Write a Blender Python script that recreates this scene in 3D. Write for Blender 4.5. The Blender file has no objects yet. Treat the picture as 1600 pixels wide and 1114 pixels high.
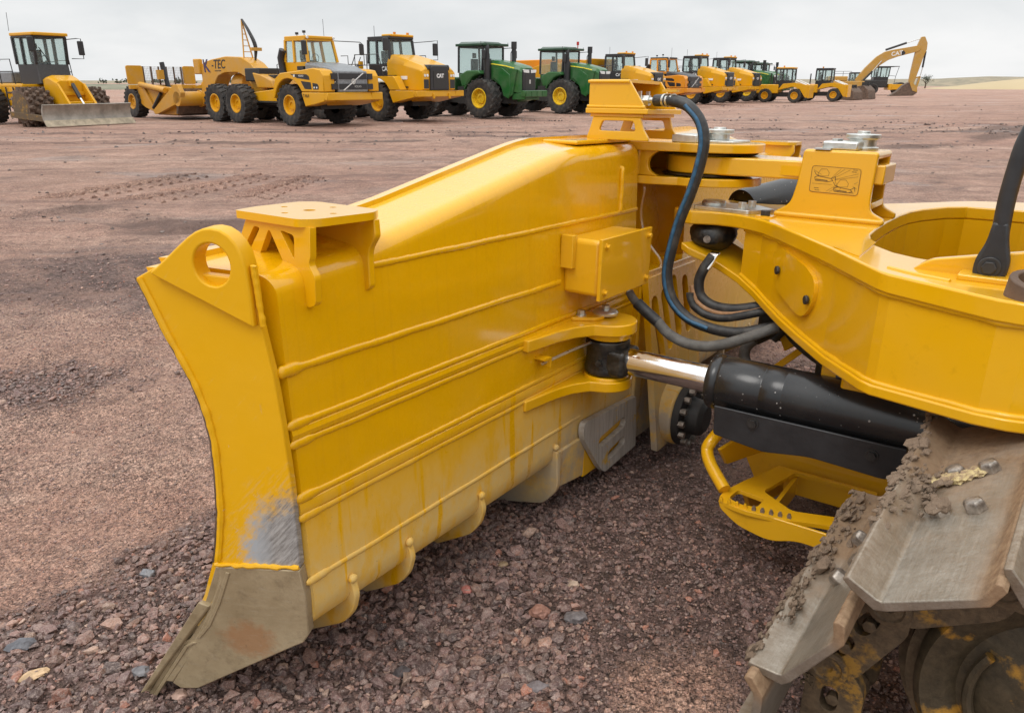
import bpy, bmesh, math, random
import numpy as np
from mathutils import Vector, Matrix, Quaternion, noise as mnoise
from mathutils.geometry import tessellate_polygon

random.seed(7)
scene = bpy.context.scene
COL = scene.collection
R = math.radians

# ------------------------------------------------------------------ camera
cam_data = bpy.data.cameras.new("camera")
cam = bpy.data.objects.new("camera", cam_data)
COL.objects.link(cam)
cam.location = (0, 0, 1.7)
cam.rotation_euler = (R(90 - 19.98), 0, 0)
cam_data.sensor_fit = 'HORIZONTAL'
cam_data.sensor_width = 36.0
cam_data.lens = 36.0 * 1180 / 1600
cam_data.clip_start = 0.05
cam_data.clip_end = 6000
scene.camera = cam

# ------------------------------------------------------------------ overcast sky
SUN_EL, SUN_AZ = R(58), R(222)          # azimuth clockwise from +Y: behind and left of the camera
world = bpy.data.worlds.new("World")
scene.world = world
world.use_nodes = True
nt = world.node_tree
nt.nodes.clear()
def wn(t, **k):
    n = nt.nodes.new(t)
    for a, b in k.items():
        setattr(n, a, b)
    return n
w_out = wn('ShaderNodeOutputWorld')
w_bg = wn('ShaderNodeBackground')
w_bg.inputs['Strength'].default_value = 0.1
w_sky = wn('ShaderNodeTexSky', sky_type='NISHITA')
w_sky.sun_disc = False
w_sky.sun_elevation = SUN_EL
w_sky.sun_rotation = SUN_AZ
w_tc = wn('ShaderNodeTexCoord')
w_map = wn('ShaderNodeMapping')
w_map.inputs['Scale'].default_value = (1.0, 1.0, 3.2)
w_n1 = wn('ShaderNodeTexNoise')
w_n1.inputs['Scale'].default_value = 3.4
w_n1.inputs['Detail'].default_value = 6
w_n1.inputs['Roughness'].default_value = 0.5
w_n1.inputs['Distortion'].default_value = 0.3
w_ramp = wn('ShaderNodeValToRGB')
w_ramp.color_ramp.elements[0].position = 0.30
w_ramp.color_ramp.elements[0].color = (6.7, 7.05, 7.25, 1)
w_ramp.color_ramp.elements[1].position = 0.68
w_ramp.color_ramp.elements[1].color = (9.5, 9.5, 9.5, 1)
w_sep = wn('ShaderNodeSeparateXYZ')
w_mr = wn('ShaderNodeMapRange')           # overcast skies brighten smoothly towards the zenith
w_mr.inputs['From Min'].default_value = 0.12
w_mr.inputs['From Max'].default_value = 1.0
w_mr.inputs['To Min'].default_value = 1.0
w_mr.inputs['To Max'].default_value = 2.4
w_mul = wn('ShaderNodeMixRGB', blend_type='MULTIPLY')
w_mul.inputs['Fac'].default_value = 1
w_mix = wn('ShaderNodeMixRGB')
w_mix.inputs['Fac'].default_value = 0.965
L = nt.links.new
L(w_tc.outputs['Generated'], w_map.inputs['Vector'])
L(w_map.outputs['Vector'], w_n1.inputs['Vector'])
L(w_n1.outputs['Fac'], w_ramp.inputs['Fac'])
L(w_tc.outputs['Generated'], w_sep.inputs[0])
L(w_sep.outputs['Z'], w_mr.inputs['Value'])
L(w_ramp.outputs['Color'], w_mul.inputs['Color1'])
L(w_mr.outputs['Result'], w_mul.inputs['Color2'])
L(w_sky.outputs['Color'], w_mix.inputs['Color1'])
L(w_mul.outputs['Color'], w_mix.inputs['Color2'])
L(w_mix.outputs['Color'], w_bg.inputs['Color'])
L(w_bg.outputs['Background'], w_out.inputs['Surface'])

sun_data = bpy.data.lights.new("sun", 'SUN')
sun_data.energy = 1.0
sun_data.angle = R(25)
sun_data.color = (1.0, 0.965, 0.92)
sun = bpy.data.objects.new("sun", sun_data)
COL.objects.link(sun)
sd = Vector((math.sin(SUN_AZ) * math.cos(SUN_EL), math.cos(SUN_AZ) * math.cos(SUN_EL), math.sin(SUN_EL)))
sun.rotation_euler = (-sd).to_track_quat('-Z', 'Y').to_euler()
sun.location = sd * 50

vs = scene.view_settings
vs.view_transform = 'Standard'
vs.look = 'None'
vs.gamma = 1
vs.use_curve_mapping = False
vs.exposure = 0.0

# ------------------------------------------------------------------ materials
class NT:
    """small node helper"""
    def __init__(s, name):
        s.m = bpy.data.materials.new(name)
        s.m.use_nodes = True
        s.t = s.m.node_tree
        s.b = s.t.nodes['Principled BSDF']
        s.tc = None
    def n(s, t, ins=None, **k):
        nd = s.t.nodes.new(t)
        for a, b in k.items():
            setattr(nd, a, b)
        for a, b in (ins or {}).items():
            s.set(nd.inputs[a], b)
        return nd
    def set(s, sock, v):
        if isinstance(v, bpy.types.NodeSocket):
            s.t.links.new(v, sock)
        else:
            sock.default_value = v
    def co(s, kind='Object'):
        if s.tc is None:
            s.tc = s.t.nodes.new('ShaderNodeTexCoord')
        return s.tc.outputs[kind]
    def noise(s, scale, detail=4, rough=0.55, vec=None, dist=0.0):
        return s.n('ShaderNodeTexNoise', {'Vector': vec or s.co(), 'Scale': scale, 'Detail': detail, 'Roughness': rough, 'Distortion': dist}).outputs['Fac']
    def mapv(s, scale=(1, 1, 1), loc=(0, 0, 0), rot=(0, 0, 0), vec=None):
        return s.n('ShaderNodeMapping', {'Vector': vec or s.co(), 'Scale': scale, 'Location': loc, 'Rotation': rot}).outputs['Vector']
    def ramp(s, fac, p0, p1, c0=0.0, c1=1.0):
        r = s.n('ShaderNodeMapRange', {'Value': fac, 'From Min': p0, 'From Max': p1, 'To Min': c0, 'To Max': c1})
        r.clamp = True
        return r.outputs['Result']
    def math(s, op, a, b=0.0):
        return s.n('ShaderNodeMath', {0: a, 1: b}, operation=op).outputs[0]
    def mix(s, f, a, b):
        def c(x): return x if isinstance(x, bpy.types.NodeSocket) else (x[0], x[1], x[2], 1)
        return s.n('ShaderNodeMixRGB', {'Fac': f, 'Color1': c(a), 'Color2': c(b)}).outputs['Color']
    def bump(s, h, strength=0.3, dist=0.01, prev=None):
        ins = {'Height': h, 'Strength': strength, 'Distance': dist}
        if prev is not None:
            ins['Normal'] = prev
        return s.n('ShaderNodeBump', ins).outputs['Normal']
    def out(s, color=None, rough=None, metal=None, normal=None, **k):
        if color is not None:
            s.set(s.b.inputs['Base Color'], color if isinstance(color, bpy.types.NodeSocket) else (color[0], color[1], color[2], 1))
        if rough is not None: s.set(s.b.inputs['Roughness'], rough)
        if metal is not None: s.set(s.b.inputs['Metallic'], metal)
        if normal is not None: s.set(s.b.inputs['Normal'], normal)
        for a, b in k.items():
            s.set(s.b.inputs[a.replace('_', ' ')], b)
        return s.m

YEL = (0.755, 0.392, 0.0008)
YEL_DUSTY = (0.62, 0.40, 0.12)
def paint(name, col, dusty=0.25, rough=0.32, dust_col=(0.42, 0.33, 0.22), grime=0.25, coat=0.35):
    m = NT(name)
    n1 = m.noise(1.7, 5, 0.6)
    n2 = m.noise(28, 4, 0.6)
    n3 = m.noise(150, 3, 0.6)
    f = m.math('MULTIPLY', m.ramp(n1, 0.40, 0.75), dusty)
    c = m.mix(f, col, dust_col)
    dk = m.mix(m.ramp(n2, 0.60, 0.78, 0, grime), c, tuple(x * 0.55 for x in col))
    chips = m.math('MULTIPLY', m.ramp(m.noise(75, 4, 0.75), 0.715, 0.74), m.ramp(m.noise(3.1, 4, 0.6), 0.48, 0.62, 0, 0.9))
    dk = m.mix(chips, dk, (0.12, 0.085, 0.05))
    r = m.math('ADD', m.ramp(n1, 0.3, 0.8, rough - 0.05, rough + 0.22), m.ramp(n3, 0.3, 0.7, -0.03, 0.05))
    nrm = m.bump(n3, 0.05, 0.004)
    nrm = m.bump(m.noise(9, 2, 0.5), 0.06, 0.02, nrm)
    return m.out(dk, r, 0.0, nrm, Specular_IOR_Level=0.2, Coat_Weight=coat, Coat_Roughness=0.09, Coat_IOR=1.45)

def flat(name, col, rough=0.5, metal=0.0, var=0.25, scale=12, bump=0.08, bscale=60):
    m = NT(name)
    n1 = m.noise(scale, 5, 0.6)
    c = m.mix(m.ramp(n1, 0.35, 0.7), tuple(x * (1 - var) for x in col), tuple(min(1, x * (1 + var)) for x in col))
    return m.out(c, m.ramp(n1, 0.3, 0.7, rough - 0.06, rough + 0.08), metal, m.bump(m.noise(bscale, 3), bump, 0.01))

M = {}
M['yellow'] = paint('yellow_paint', YEL, 0.08, coat=0.9)
M['yellow_far'] = paint('yellow_machine_paint', (0.66, 0.325, 0.004), 0.12, 0.36)
M['orange_far'] = paint('orange_machine_paint', (0.70, 0.265, 0.012), 0.2, 0.38)
M['scraper_yellow'] = paint('dusty_yellow_paint', (0.58, 0.28, 0.015), 0.35, 0.45)
M['green'] = paint('green_tractor_paint', (0.018, 0.105, 0.024), 0.25, 0.3, (0.20, 0.22, 0.16))
M['green_roof'] = paint('dark_green_paint', (0.012, 0.05, 0.022), 0.2, 0.35, (0.15, 0.18, 0.14))
M['stripe'] = flat('yellow_stripe', (0.75, 0.62, 0.03), 0.4)
M['rim_yellow'] = flat('rim_yellow', (0.72, 0.47, 0.015), 0.4)
M['black'] = flat('black_paint', (0.022, 0.022, 0.024), 0.38)
M['dark'] = flat('dark_machinery', (0.03, 0.028, 0.026), 0.6)
M['grey'] = flat('grey_panel', (0.20, 0.21, 0.22), 0.42)
M['charcoal'] = flat('charcoal_panel', (0.05, 0.052, 0.055), 0.45)
M['white'] = flat('white_paint', (0.75, 0.75, 0.73), 0.4, var=0.08)
M['zinc'] = flat('zinc_plated_steel', (0.62, 0.63, 0.60), 0.33, 0.85, 0.12, 40)
M['bright_steel'] = flat('polished_steel', (0.80, 0.79, 0.77), 0.09, 1.0, 0.04, 14, 0.02, 200)
M['print'] = flat('dark_print', (0.10, 0.055, 0.015), 0.5)
M['decal'] = flat('decal_film', (0.66, 0.36, 0.03), 0.3, var=0.04)
M['bolt_dark'] = flat('dark_bolt', (0.055, 0.052, 0.05), 0.4, 0.5)
M['bolt_steel'] = flat('worn_bolt_steel', (0.34, 0.30, 0.26), 0.42, 0.7, 0.45, 60)
M['rust'] = flat('rusty_steel', (0.13, 0.085, 0.06), 0.75, 0.1, 0.4, 6, 0.3, 40)
M['blade_steel'] = flat('bare_blade_steel', (0.30, 0.27, 0.23), 0.5, 0.35, 0.3, 2.5, 0.15, 50)
M['red_lens'] = flat('red_lens', (0.5, 0.02, 0.015), 0.2)
M['amber'] = flat('amber_lens', (0.7, 0.25, 0.02), 0.25)
M['lamp'] = flat('lamp_glass', (0.75, 0.76, 0.74), 0.1)
M['seat'] = flat('seat_cloth', (0.035, 0.035, 0.035), 0.8)

# rubber with dust
m = NT('dusty_tyre_rubber')
n = m.noise(5, 5, 0.65)
M['tyre'] = m.out(m.mix(m.ramp(n, 0.42, 0.72), (0.018, 0.018, 0.018), (0.075, 0.064, 0.054)), 0.72, 0, m.bump(m.noise(40), 0.2, 0.01))
m = NT('hose_rubber')
M['hose'] = m.out(m.mix(m.ramp(m.noise(25, 5), 0.45, 0.75), (0.022, 0.022, 0.023), (0.075, 0.07, 0.062)), 0.5, 0, m.bump(m.noise(300, 2), 0.15, 0.002))
M['hose_grey'] = flat('grey_braided_sleeve', (0.13, 0.125, 0.115), 0.6, 0, 0.25, 30, 0.4, 350)
M['hose_blue'] = flat('blue_hose_stripe', (0.025, 0.10, 0.19), 0.45, 0, 0.35, 40)
M['hose_tan'] = flat('tan_hose_sleeve', (0.38, 0.20, 0.09), 0.55, 0, 0.3, 40)

# cab glass: tinted, mostly see-through
m = NT('cab_glass')
m.b.inputs['Transmission Weight'].default_value = 0.92
M['glass'] = m.out((0.78, 0.86, 0.845), 0.03, 0.0, None, IOR=1.02, Specular_IOR_Level=0.9)
M['glass'].diffuse_color = (.7, .85, .85, 1)

# black cylinder paint with chips
m = NT('chipped_black_paint')
vor = m.n('ShaderNodeTexVoronoi', {'Vector': m.co(), 'Scale': 75.0})
cellr = m.n('ShaderNodeSeparateColor', {'Color': vor.outputs['Color']}).outputs[0]
thr = m.math('MULTIPLY', m.math('POWER', cellr, 5.0), 0.26)
chip = m.math('MULTIPLY', m.ramp(m.math('SUBTRACT', m.math('ADD', vor.outputs['Distance'], m.math('MULTIPLY', m.noise(160, 3), 0.12)), thr), 0.05, 0.08, 1, 0), m.ramp(m.noise(5.0, 4, 0.7), 0.47, 0.60))
base = m.mix(m.ramp(m.noise(3, 5), 0.4, 0.7), (0.011, 0.011, 0.012), (0.030, 0.029, 0.028))
M['cyl_black'] = m.out(m.mix(chip, base, (0.55, 0.53, 0.5)), 0.24, 0, m.bump(m.noise(60, 2), 0.05, 0.005))
# greasy castings
m = NT('greasy_black_casting')
g = m.noise(22, 6, 0.6)
M['grease'] = m.out(m.mix(m.ramp(g, 0.45, 0.7), (0.011, 0.010, 0.009), (0.045, 0.038, 0.028)), m.ramp(g, 0.3, 0.7, 0.22, 0.6), 0, m.bump(m.noise(45, 5), 0.5, 0.006))

# ------------------------------------------------------------------ mesh helpers
def arc(cx, cy, r, a0, a1, n=8, ry=None):
    ry = r if ry is None else ry
    return [(cx + r * math.cos(R(a0 + (a1 - a0) * i / n)), cy + ry * math.sin(R(a0 + (a1 - a0) * i / n))) for i in range(n + 1)]

def rounded(pts, r, n=4):
    """round every corner of a polygon; r is one radius or a list"""
    out = []
    N = len(pts)
    for i in range(N):
        rr = r[i] if isinstance(r, (list, tuple)) else r
        p = Vector((pts[i][0], pts[i][1])); a = Vector((pts[i - 1][0], pts[i - 1][1])); b = Vector((pts[(i + 1) % N][0], pts[(i + 1) % N][1]))
        if rr <= 0:
            out.append((p.x, p.y)); continue
        da, db = (a - p), (b - p)
        k = min(rr, da.length * 0.48, db.length * 0.48)
        s, e = p + da.normalized() * k, p + db.normalized() * k
        for j in range(n + 1):
            t = j / n
            q = s * (1 - t) ** 2 + p * 2 * t * (1 - t) + e * t * t
            out.append((q.x, q.y))
    return out

def slot(x0, y0, x1, y1, r, n=6):
    d = math.degrees(math.atan2(y1 - y0, x1 - x0))
    return arc(x0, y0, r, d + 90, d + 270, n) + arc(x1, y1, r, d - 90, d + 90, n)

class MB:
    def __init__(s, f=None):
        s.holed = False; s.v = []; s.f = []; s.fn = f or (lambda p: p)
    def add(s, vs, fs):
        o = len(s.v)
        s.v += [tuple(s.fn(p)) for p in vs]
        s.f += [tuple(i + o for i in q) for q in fs]
        return s
    def box(s, x0, x1, y0, y1, z0, z1):
        v = [(x, y, z) for z in (z0, z1) for y in (y0, y1) for x in (x0, x1)]
        return s.add(v, [(0, 2, 3, 1), (4, 5, 7, 6), (0, 1, 5, 4), (2, 6, 7, 3), (0, 4, 6, 2), (1, 3, 7, 5)])
    def hexa(s, p):
        """eight corners: bottom ring of 4, then top ring of 4"""
        return s.add(p, [(3, 2, 1, 0), (4, 5, 6, 7), (0, 1, 5, 4), (1, 2, 6, 5), (2, 3, 7, 6), (3, 0, 4, 7)])
    def prism(s, outer, fn, d0, d1, holes=()):
        loops = [list(outer)] + [list(h) for h in holes]
        flat_pts = [p for l in loops for p in l]
        n = len(flat_pts)
        if holes:
            s.holed = True
            tris = tessellate_polygon([[Vector((p[0], p[1], 0)) for p in l] for l in loops])
            caps = [tuple(t) for t in tris]
        else:
            caps = [tuple(range(n))]
        vs = [fn(p[0], p[1], d0) for p in flat_pts] + [fn(p[0], p[1], d1) for p in flat_pts]
        fs = list(caps) + [tuple(i + n for i in reversed(c)) for c in caps]
        o = 0
        for l in loops:
            k = len(l)
            for i in range(k):
                a, b = o + i, o + (i + 1) % k
                fs.append((a, b, b + n, a + n))
            o += k
        return s.add(vs, fs)
    def cyl(s, p0, p1, r0, r1=None, n=16, caps=True, rot=0.0):
        r1 = r0 if r1 is None else r1
        p0, p1 = Vector(p0), Vector(p1)
        d = (p1 - p0).normalized()
        u = d.orthogonal().normalized() if abs(d.z) > 0.99 else Vector((0, 0, 1)).cross(d).normalized()
        w = d.cross(u)
        vs = []
        for p, r in ((p0, r0), (p1, r1)):
            for i in range(n):
                a = 2 * math.pi * i / n + rot
                vs.append(tuple(p + (u * math.cos(a) + w * math.sin(a)) * r))
        fs = [(i, (i + 1) % n, n + (i + 1) % n, n + i) for i in range(n)]
        if caps:
            fs += [tuple(reversed(range(n))), tuple(range(n, 2 * n))]
        return s.add(vs, fs)
    def lathe(s, prof, p0, d, n=24, cap0=True, cap1=True):
        """prof: (radius, distance along d)"""
        p0, d = Vector(p0), Vector(d).normalized()
        u = d.orthogonal().normalized() if abs(d.z) > 0.99 else Vector((0, 0, 1)).cross(d).normalized()
        w = d.cross(u)
        vs = []; fs = []
        for r, h in prof:
            for i in range(n):
                a = 2 * math.pi * i / n
                vs.append(tuple(p0 + d * h + (u * math.cos(a) + w * math.sin(a)) * r))
        for k in range(len(prof) - 1):
            for i in range(n):
                j = (i + 1) % n
                fs.append((k * n + i, k * n + j, (k + 1) * n + j, (k + 1) * n + i))
        if cap0: fs.append(tuple(reversed(range(n))))
        if cap1: fs.append(tuple((len(prof) - 1) * n + i for i in range(n)))
        return s.add(vs, fs)
    def tube(s, pts, r, n=8, smooth=0, squash=None):
        pts = [Vector(p) for p in pts]
        if smooth:
            q = []
            P = [pts[0] * 2 - pts[1]] + pts + [pts[-1] * 2 - pts[-2]]
            for i in range(1, len(P) - 2):
                for j in range(smooth):
                    t = j / smooth
                    a, b, c, d = P[i - 1], P[i], P[i + 1], P[i + 2]
                    q.append(0.5 * ((2 * b) + (c - a) * t + (2 * a - 5 * b + 4 * c - d) * t * t + (3 * b - a - 3 * c + d) * t ** 3))
            pts = q + [pts[-1]]
        rs = r if isinstance(r, (list, tuple)) else [r] * len(pts)
        if len(rs) != len(pts):
            rs = [rs[min(len(rs) - 1, int(i * len(rs) / len(pts)))] for i in range(len(pts))]
        t0 = (pts[1] - pts[0]).normalized()
        u = t0.orthogonal().normalized() if abs(t0.z) > 0.95 else Vector((0, 0, 1)).cross(t0).normalized()
        vs = []; fs = []
        for i, p in enumerate(pts):
            t = (pts[min(i + 1, len(pts) - 1)] - pts[max(i - 1, 0)]).normalized()
            u = (u - t * u.dot(t)).normalized()
            w = t.cross(u)
            for k in range(n):
                a = 2 * math.pi * k / n
                vs.append(tuple(p + (u * math.cos(a) + w * math.sin(a)) * rs[i]))
        for i in range(len(pts) - 1):
            for k in range(n):
                j = (k + 1) % n
                fs.append((i * n + k, i * n + j, (i + 1) * n + j, (i + 1) * n + k))
        fs.append(tuple(reversed(range(n))))
        fs.append(tuple((len(pts) - 1) * n + k for k in range(n)))
        return s.add(vs, fs)
    def loft(s, rings, closed=True, caps=True):
        """rings: equal-length closed rings"""
        n = len(rings[0]); vs = [p for r_ in rings for p in r_]; fs = []
        for k in range(len(rings) - 1):
            for i in range(n if closed else n - 1):
                j = (i + 1) % n
                fs.append((k * n + i, k * n + j, (k + 1) * n + j, (k + 1) * n + i))
        if caps:
            fs.append(tuple(reversed(range(n)))); fs.append(tuple((len(rings) - 1) * n + i for i in range(n)))
        return s.add(vs, fs)
    def blob(s, c, rx, ry, rz, seed=0, rough=0.25, sub=2, rot=None):
        bm = bmesh.new()
        bmesh.ops.create_icosphere(bm, subdivisions=sub, radius=1)
        vs = []
        for v in bm.verts:
            k = 1 + rough * mnoise.noise(v.co * 1.7 + Vector((seed * 3.1, seed * 1.7, seed)))
            p = Vector((v.co.x * rx * k, v.co.y * ry * k, v.co.z * rz * k))
            if rot: p = rot @ p
            vs.append(tuple(Vector(c) + p))
        fs = [tuple(v.index for v in f.verts) for f in bm.faces]
        bm.free()
        return s.add(vs, fs)
    def build(s, name, mat, parent=None, bevel=0.0, seg=2, sharp=38, wn=False):
        me = bpy.data.meshes.new(name)
        me.from_pydata(s.v, [], s.f)
        bm = bmesh.new(); bm.from_mesh(me)
        bmesh.ops.remove_doubles(bm, verts=bm.verts, dist=1e-5)
        bmesh.ops.recalc_face_normals(bm, faces=bm.faces)
        if s.holed:
            bmesh.ops.dissolve_limit(bm, angle_limit=R(0.5), use_dissolve_boundaries=False, verts=[], edges=list(bm.edges))
        bm.to_mesh(me); bm.free()
        me.materials.append(M[mat] if isinstance(mat, str) else mat)
        me.polygons.foreach_set('use_smooth', [True] * len(me.polygons))
        me.set_sharp_from_angle(angle=R(sharp))
        o = bpy.data.objects.new(name, me)
        COL.objects.link(o)
        if parent is not None:
            o.parent = parent
        if bevel:
            b = o.modifiers.new('edge', 'BEVEL')
            b.width = bevel; b.segments = seg; b.limit_method = 'ANGLE'; b.angle_limit = R(32)
            b.harden_normals = False
        if bevel or wn:
            w = o.modifiers.new('normals', 'WEIGHTED_NORMAL'); w.keep_sharp = True; w.weight = 80
        return o

def thing(name, label, cat, loc=(0, 0, 0), rz=0.0, group=None):
    o = bpy.data.objects.new(name, None)
    COL.objects.link(o)
    o.location = loc; o.rotation_euler = (0, 0, rz)
    o['label'] = label; o['category'] = cat
    if group: o['group'] = group
    return o
def tag(o, label=None, cat=None, group=None, kind=None):
    if label: o['label'] = label
    if cat: o['category'] = cat
    if group: o['group'] = group
    if kind: o['kind'] = kind
    return o
def copy_obj(o, parent=None):
    c = o.copy(); COL.objects.link(c)
    if parent is not None: c.parent = parent
    return c
def copy_tree(o, parent=None):
    c = copy_obj(o, parent)
    for ch in list(o.children):
        copy_tree(ch, c)
    return c
def lettering(name, body, mat, parent, size, mtx, extrude=0.002, shear=0.0, bold=0.0, align='CENTER'):
    cu = bpy.data.curves.new(name, 'FONT')
    cu.body = body; cu.size = size; cu.extrude = extrude; cu.shear = shear; cu.offset = bold; cu.align_x = align; cu.align_y = 'CENTER'
    tmp = bpy.data.objects.new(name, cu)
    COL.objects.link(tmp)
    dg = bpy.context.evaluated_depsgraph_get()
    me = bpy.data.meshes.new_from_object(tmp.evaluated_get(dg))
    bpy.data.objects.remove(tmp)
    me.name = name
    me.materials.clear(); me.materials.append(M[mat])
    o = bpy.data.objects.new(name, me)
    COL.objects.link(o)
    o.parent = parent
    o.matrix_local = mtx
    return o

# ------------------------------------------------------------------ ground
rng = np.random.default_rng(11)
_perm = rng.random((256, 256))
def vnoise(x, y):
    xi = np.floor(x).astype(int); yi = np.floor(y).astype(int)
    fx = x - xi; fy = y - yi
    fx = fx * fx * (3 - 2 * fx); fy = fy * fy * (3 - 2 * fy)
    a = _perm[xi & 255, yi & 255]; b = _perm[(xi + 1) & 255, yi & 255]
    c = _perm[xi & 255, (yi + 1) & 255]; d = _perm[(xi + 1) & 255, (yi + 1) & 255]
    return (a * (1 - fx) + b * fx) * (1 - fy) + (c * (1 - fx) + d * fx) * fy - 0.5
def fbm(x, y, octv=4):
    s = 0; k = 1.0
    for i in range(octv):
        s = s + k * vnoise(x * 2 ** i + 17.3 * i, y * 2 ** i + 9.1 * i); k *= 0.5
    return s

def seg_dist(x, y, pts):
    d = np.full(np.shape(x), 1e9)
    for (ax, ay), (bx, by) in zip(pts[:-1], pts[1:]):
        vx, vy = bx - ax, by - ay
        t = np.clip(((x - ax) * vx + (y - ay) * vy) / (vx * vx + vy * vy), 0, 1)
        d = np.minimum(d, np.hypot(x - ax - t * vx, y - ay - t * vy))
    return d
RUTS = [[(-2, 26.5), (3, 25.2), (7, 25.4), (9.5, 26.3), (12.2, 27.7), (14.7, 28.2), (17.2, 28.9), (20.5, 32), (19, 36)],
        [(0, 37), (7.5, 36.2), (12, 37.6), (15.7, 36.2), (17.6, 34.8), (18.0, 33.2), (16.5, 31), (12, 30.2), (5, 29.4)],
        [(12, 58), (21, 59), (27, 56.3), (34, 60), (45, 55)],
        [(6, 20), (8, 20.6), (13, 22.8), (20, 30.5), (27, 38)],
        [(-8.2, 9.4), (-6.8, 10.1), (-6.1, 10.6), (-5.1, 9.85), (-4.3, 9.2), (-3.6, 9.5)],
        [(-16, 22.5), (-13.8, 22.9), (-11.4, 24.4), (-8.7, 22.9), (-6.7, 23.5), (-3, 24)],
        [(-22, 28), (-14, 27.4), (-8, 28.2), (0, 28), (6, 30)]]
def height(x, y):
    near = np.exp(-((x / 9) ** 2 + ((y - 4) / 9) ** 2))
    h = 0.055 * fbm(x * 0.35, y * 0.35, 3) + 0.028 * fbm(x * 2.1, y * 2.1, 3) * (0.4 + 0.6 * near)
    h = h + 0.006 * vnoise(x * 11, y * 11) * near
    for p in RUTS:
        d = seg_dist(x, y, p)
        h = h - 0.035 * np.exp(-(d / 0.22) ** 2) + 0.03 * np.exp(-((d - 0.42) / 0.16) ** 2) * (0.6 + 0.8 * vnoise(x * 3, y * 3))
    far = np.clip((np.hypot(x, y) - 60) / 60, 0, 1)
    return (h - 0.012) * (1 - far) + far * 0.25 * fbm(x * 0.02, y * 0.02, 2)

def axis(lo, hi, f0, f1, step, grow):
    a = list(np.arange(f0, f1, step))
    s = step; v = a[-1]
    while v < hi:
        s *= grow; v += s; a.append(v)
    s = step; v = f0
    while v > lo:
        s *= grow; v -= s; a.insert(0, v)
    return np.array(a)
gx = axis(-2500, 2500, -4.5, 5.0, 0.05, 1.055)
gy = axis(-12, 3500, 0.8, 8.0, 0.05, 1.021)
X, Y = np.meshgrid(gx, gy)
Zg = height(X, Y)
nx, ny = len(gx), len(gy)
me = bpy.data.meshes.new('ground')
vv = np.stack([X, Y, Zg], -1).reshape(-1, 3)
idx = np.arange(nx * ny).reshape(ny, nx)
qf = np.stack([idx[:-1, :-1], idx[:-1, 1:], idx[1:, 1:], idx[1:, :-1]], -1).reshape(-1, 4)
def fast_mesh(me, v, f):
    k = f.shape[1]
    me.vertices.add(len(v)); me.vertices.foreach_set('co', v.astype(np.float32).ravel())
    me.loops.add(f.size); me.loops.foreach_set('vertex_index', f.astype(np.int32).ravel())
    me.polygons.add(len(f)); me.polygons.foreach_set('loop_start', np.arange(0, f.size, k, dtype=np.int32))
    me.polygons.foreach_set('loop_total', np.full(len(f), k, dtype=np.int32))
    me.update(calc_edges=True); me.validate()
fast_mesh(me, vv, qf)
me.polygons.foreach_set('use_smooth', np.ones(len(qf), dtype=bool))

# gravel cover (0..1): loose gravel lies in patches, the traffic has packed the rest to fine dirt
PATCH = [(-0.5, 2.2, 1.3, 0.9, 1.0), (0.1, 2.9, 1.0, 1.0, 0.9), (-1.25, 1.85, 0.75, 0.6, 1.0), (-1.15, 2.6, 0.36, 0.45, 0.9), (0.75, 2.1, 0.95, 0.9, 0.85), (-0.2, 1.6, 1.4, 0.5, 0.95),
         (-2.75, 4.15, 0.6, 0.35, 0.5), (-4.2, 7.0, 1.5, 1.1, 0.38), (-2.6, 6.0, 1.1, 0.6, 0.3), (0.9, 3.4, 0.9, 0.9, 0.5), (-5.5, 5.2, 1.2, 0.6, 0.5), (1.5, 4.2, 1.0, 1.0, 0.45)]
def cover(x, y):
    g = np.zeros(np.shape(x))
    for px, py, sx, sy, k in PATCH:
        g = np.maximum(g, k * np.exp(-(((x - px) / sx) ** 2 + ((y - py) / sy) ** 2) ** 1.5))
    g = g + 0.42 * fbm(x * 1.3 + 40, y * 1.3, 4) + 0.30 * fbm(x * 6 + 11, y * 6, 3) + 0.10
    for px, py, r, k in ((0.46, 1.70, 0.16, 1.2), (-1.95, 2.75, 0.55, 0.55), (-1.6, 3.15, 0.5, 0.6), (0.60, 1.90, 0.10, 0.3)):
        g = g - k * np.exp(-((x - px) ** 2 + (y - py) ** 2) / r ** 2)
    return np.clip(g, 0, 1)

att = me.attributes.new('gravel', 'FLOAT', 'POINT')
att.data.foreach_set('value', cover(X, Y).ravel().astype(np.float32))
rut = np.zeros(X.shape)
for p in RUTS:
    d = seg_dist(X, Y, p)
    rut = np.maximum(rut, np.exp(-(d / 0.75) ** 2) * np.clip(0.7 + 1.1 * fbm(X * 0.7 + 5, Y * 0.7, 3), 0, 1))
att = me.attributes.new('rut', 'FLOAT', 'POINT')
att.data.foreach_set('value', rut.ravel().astype(np.float32))
m = NT('packed_red_dirt')
co = m.co('Object')
cov = m.n('ShaderNodeAttribute', attribute_name='gravel').outputs['Fac']
big = m.noise(0.16, 4, 0.6, co)
streak = m.noise(1.0, 5, 0.6, m.mapv((0.05, 0.38, 1)), 0.6)
mid = m.noise(1.5, 6, 0.65, co)
fine = m.noise(34, 5, 0.7, co)
grit = m.noise(160, 3, 0.7, co)
v1 = m.n('ShaderNodeTexVoronoi', {'Vector': co, 'Scale': 62.0})
v2 = m.n('ShaderNodeTexVoronoi', {'Vector': co, 'Scale': 26.0})
base = m.mix(m.ramp(big, 0.35, 0.65), (0.33, 0.195, 0.145), (0.385, 0.255, 0.190))
base = m.mix(m.ramp(streak, 0.47, 0.66, 0, 0.75), base, (0.46, 0.335, 0.265))
base = m.mix(m.ramp(mid, 0.5, 0.75, 0, 0.65), base, (0.235, 0.140, 0.108))
base = m.mix(m.ramp(m.noise(7, 6, 0.75, co), 0.44, 0.64, 0, 0.6), base, (0.20, 0.108, 0.083))
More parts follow.
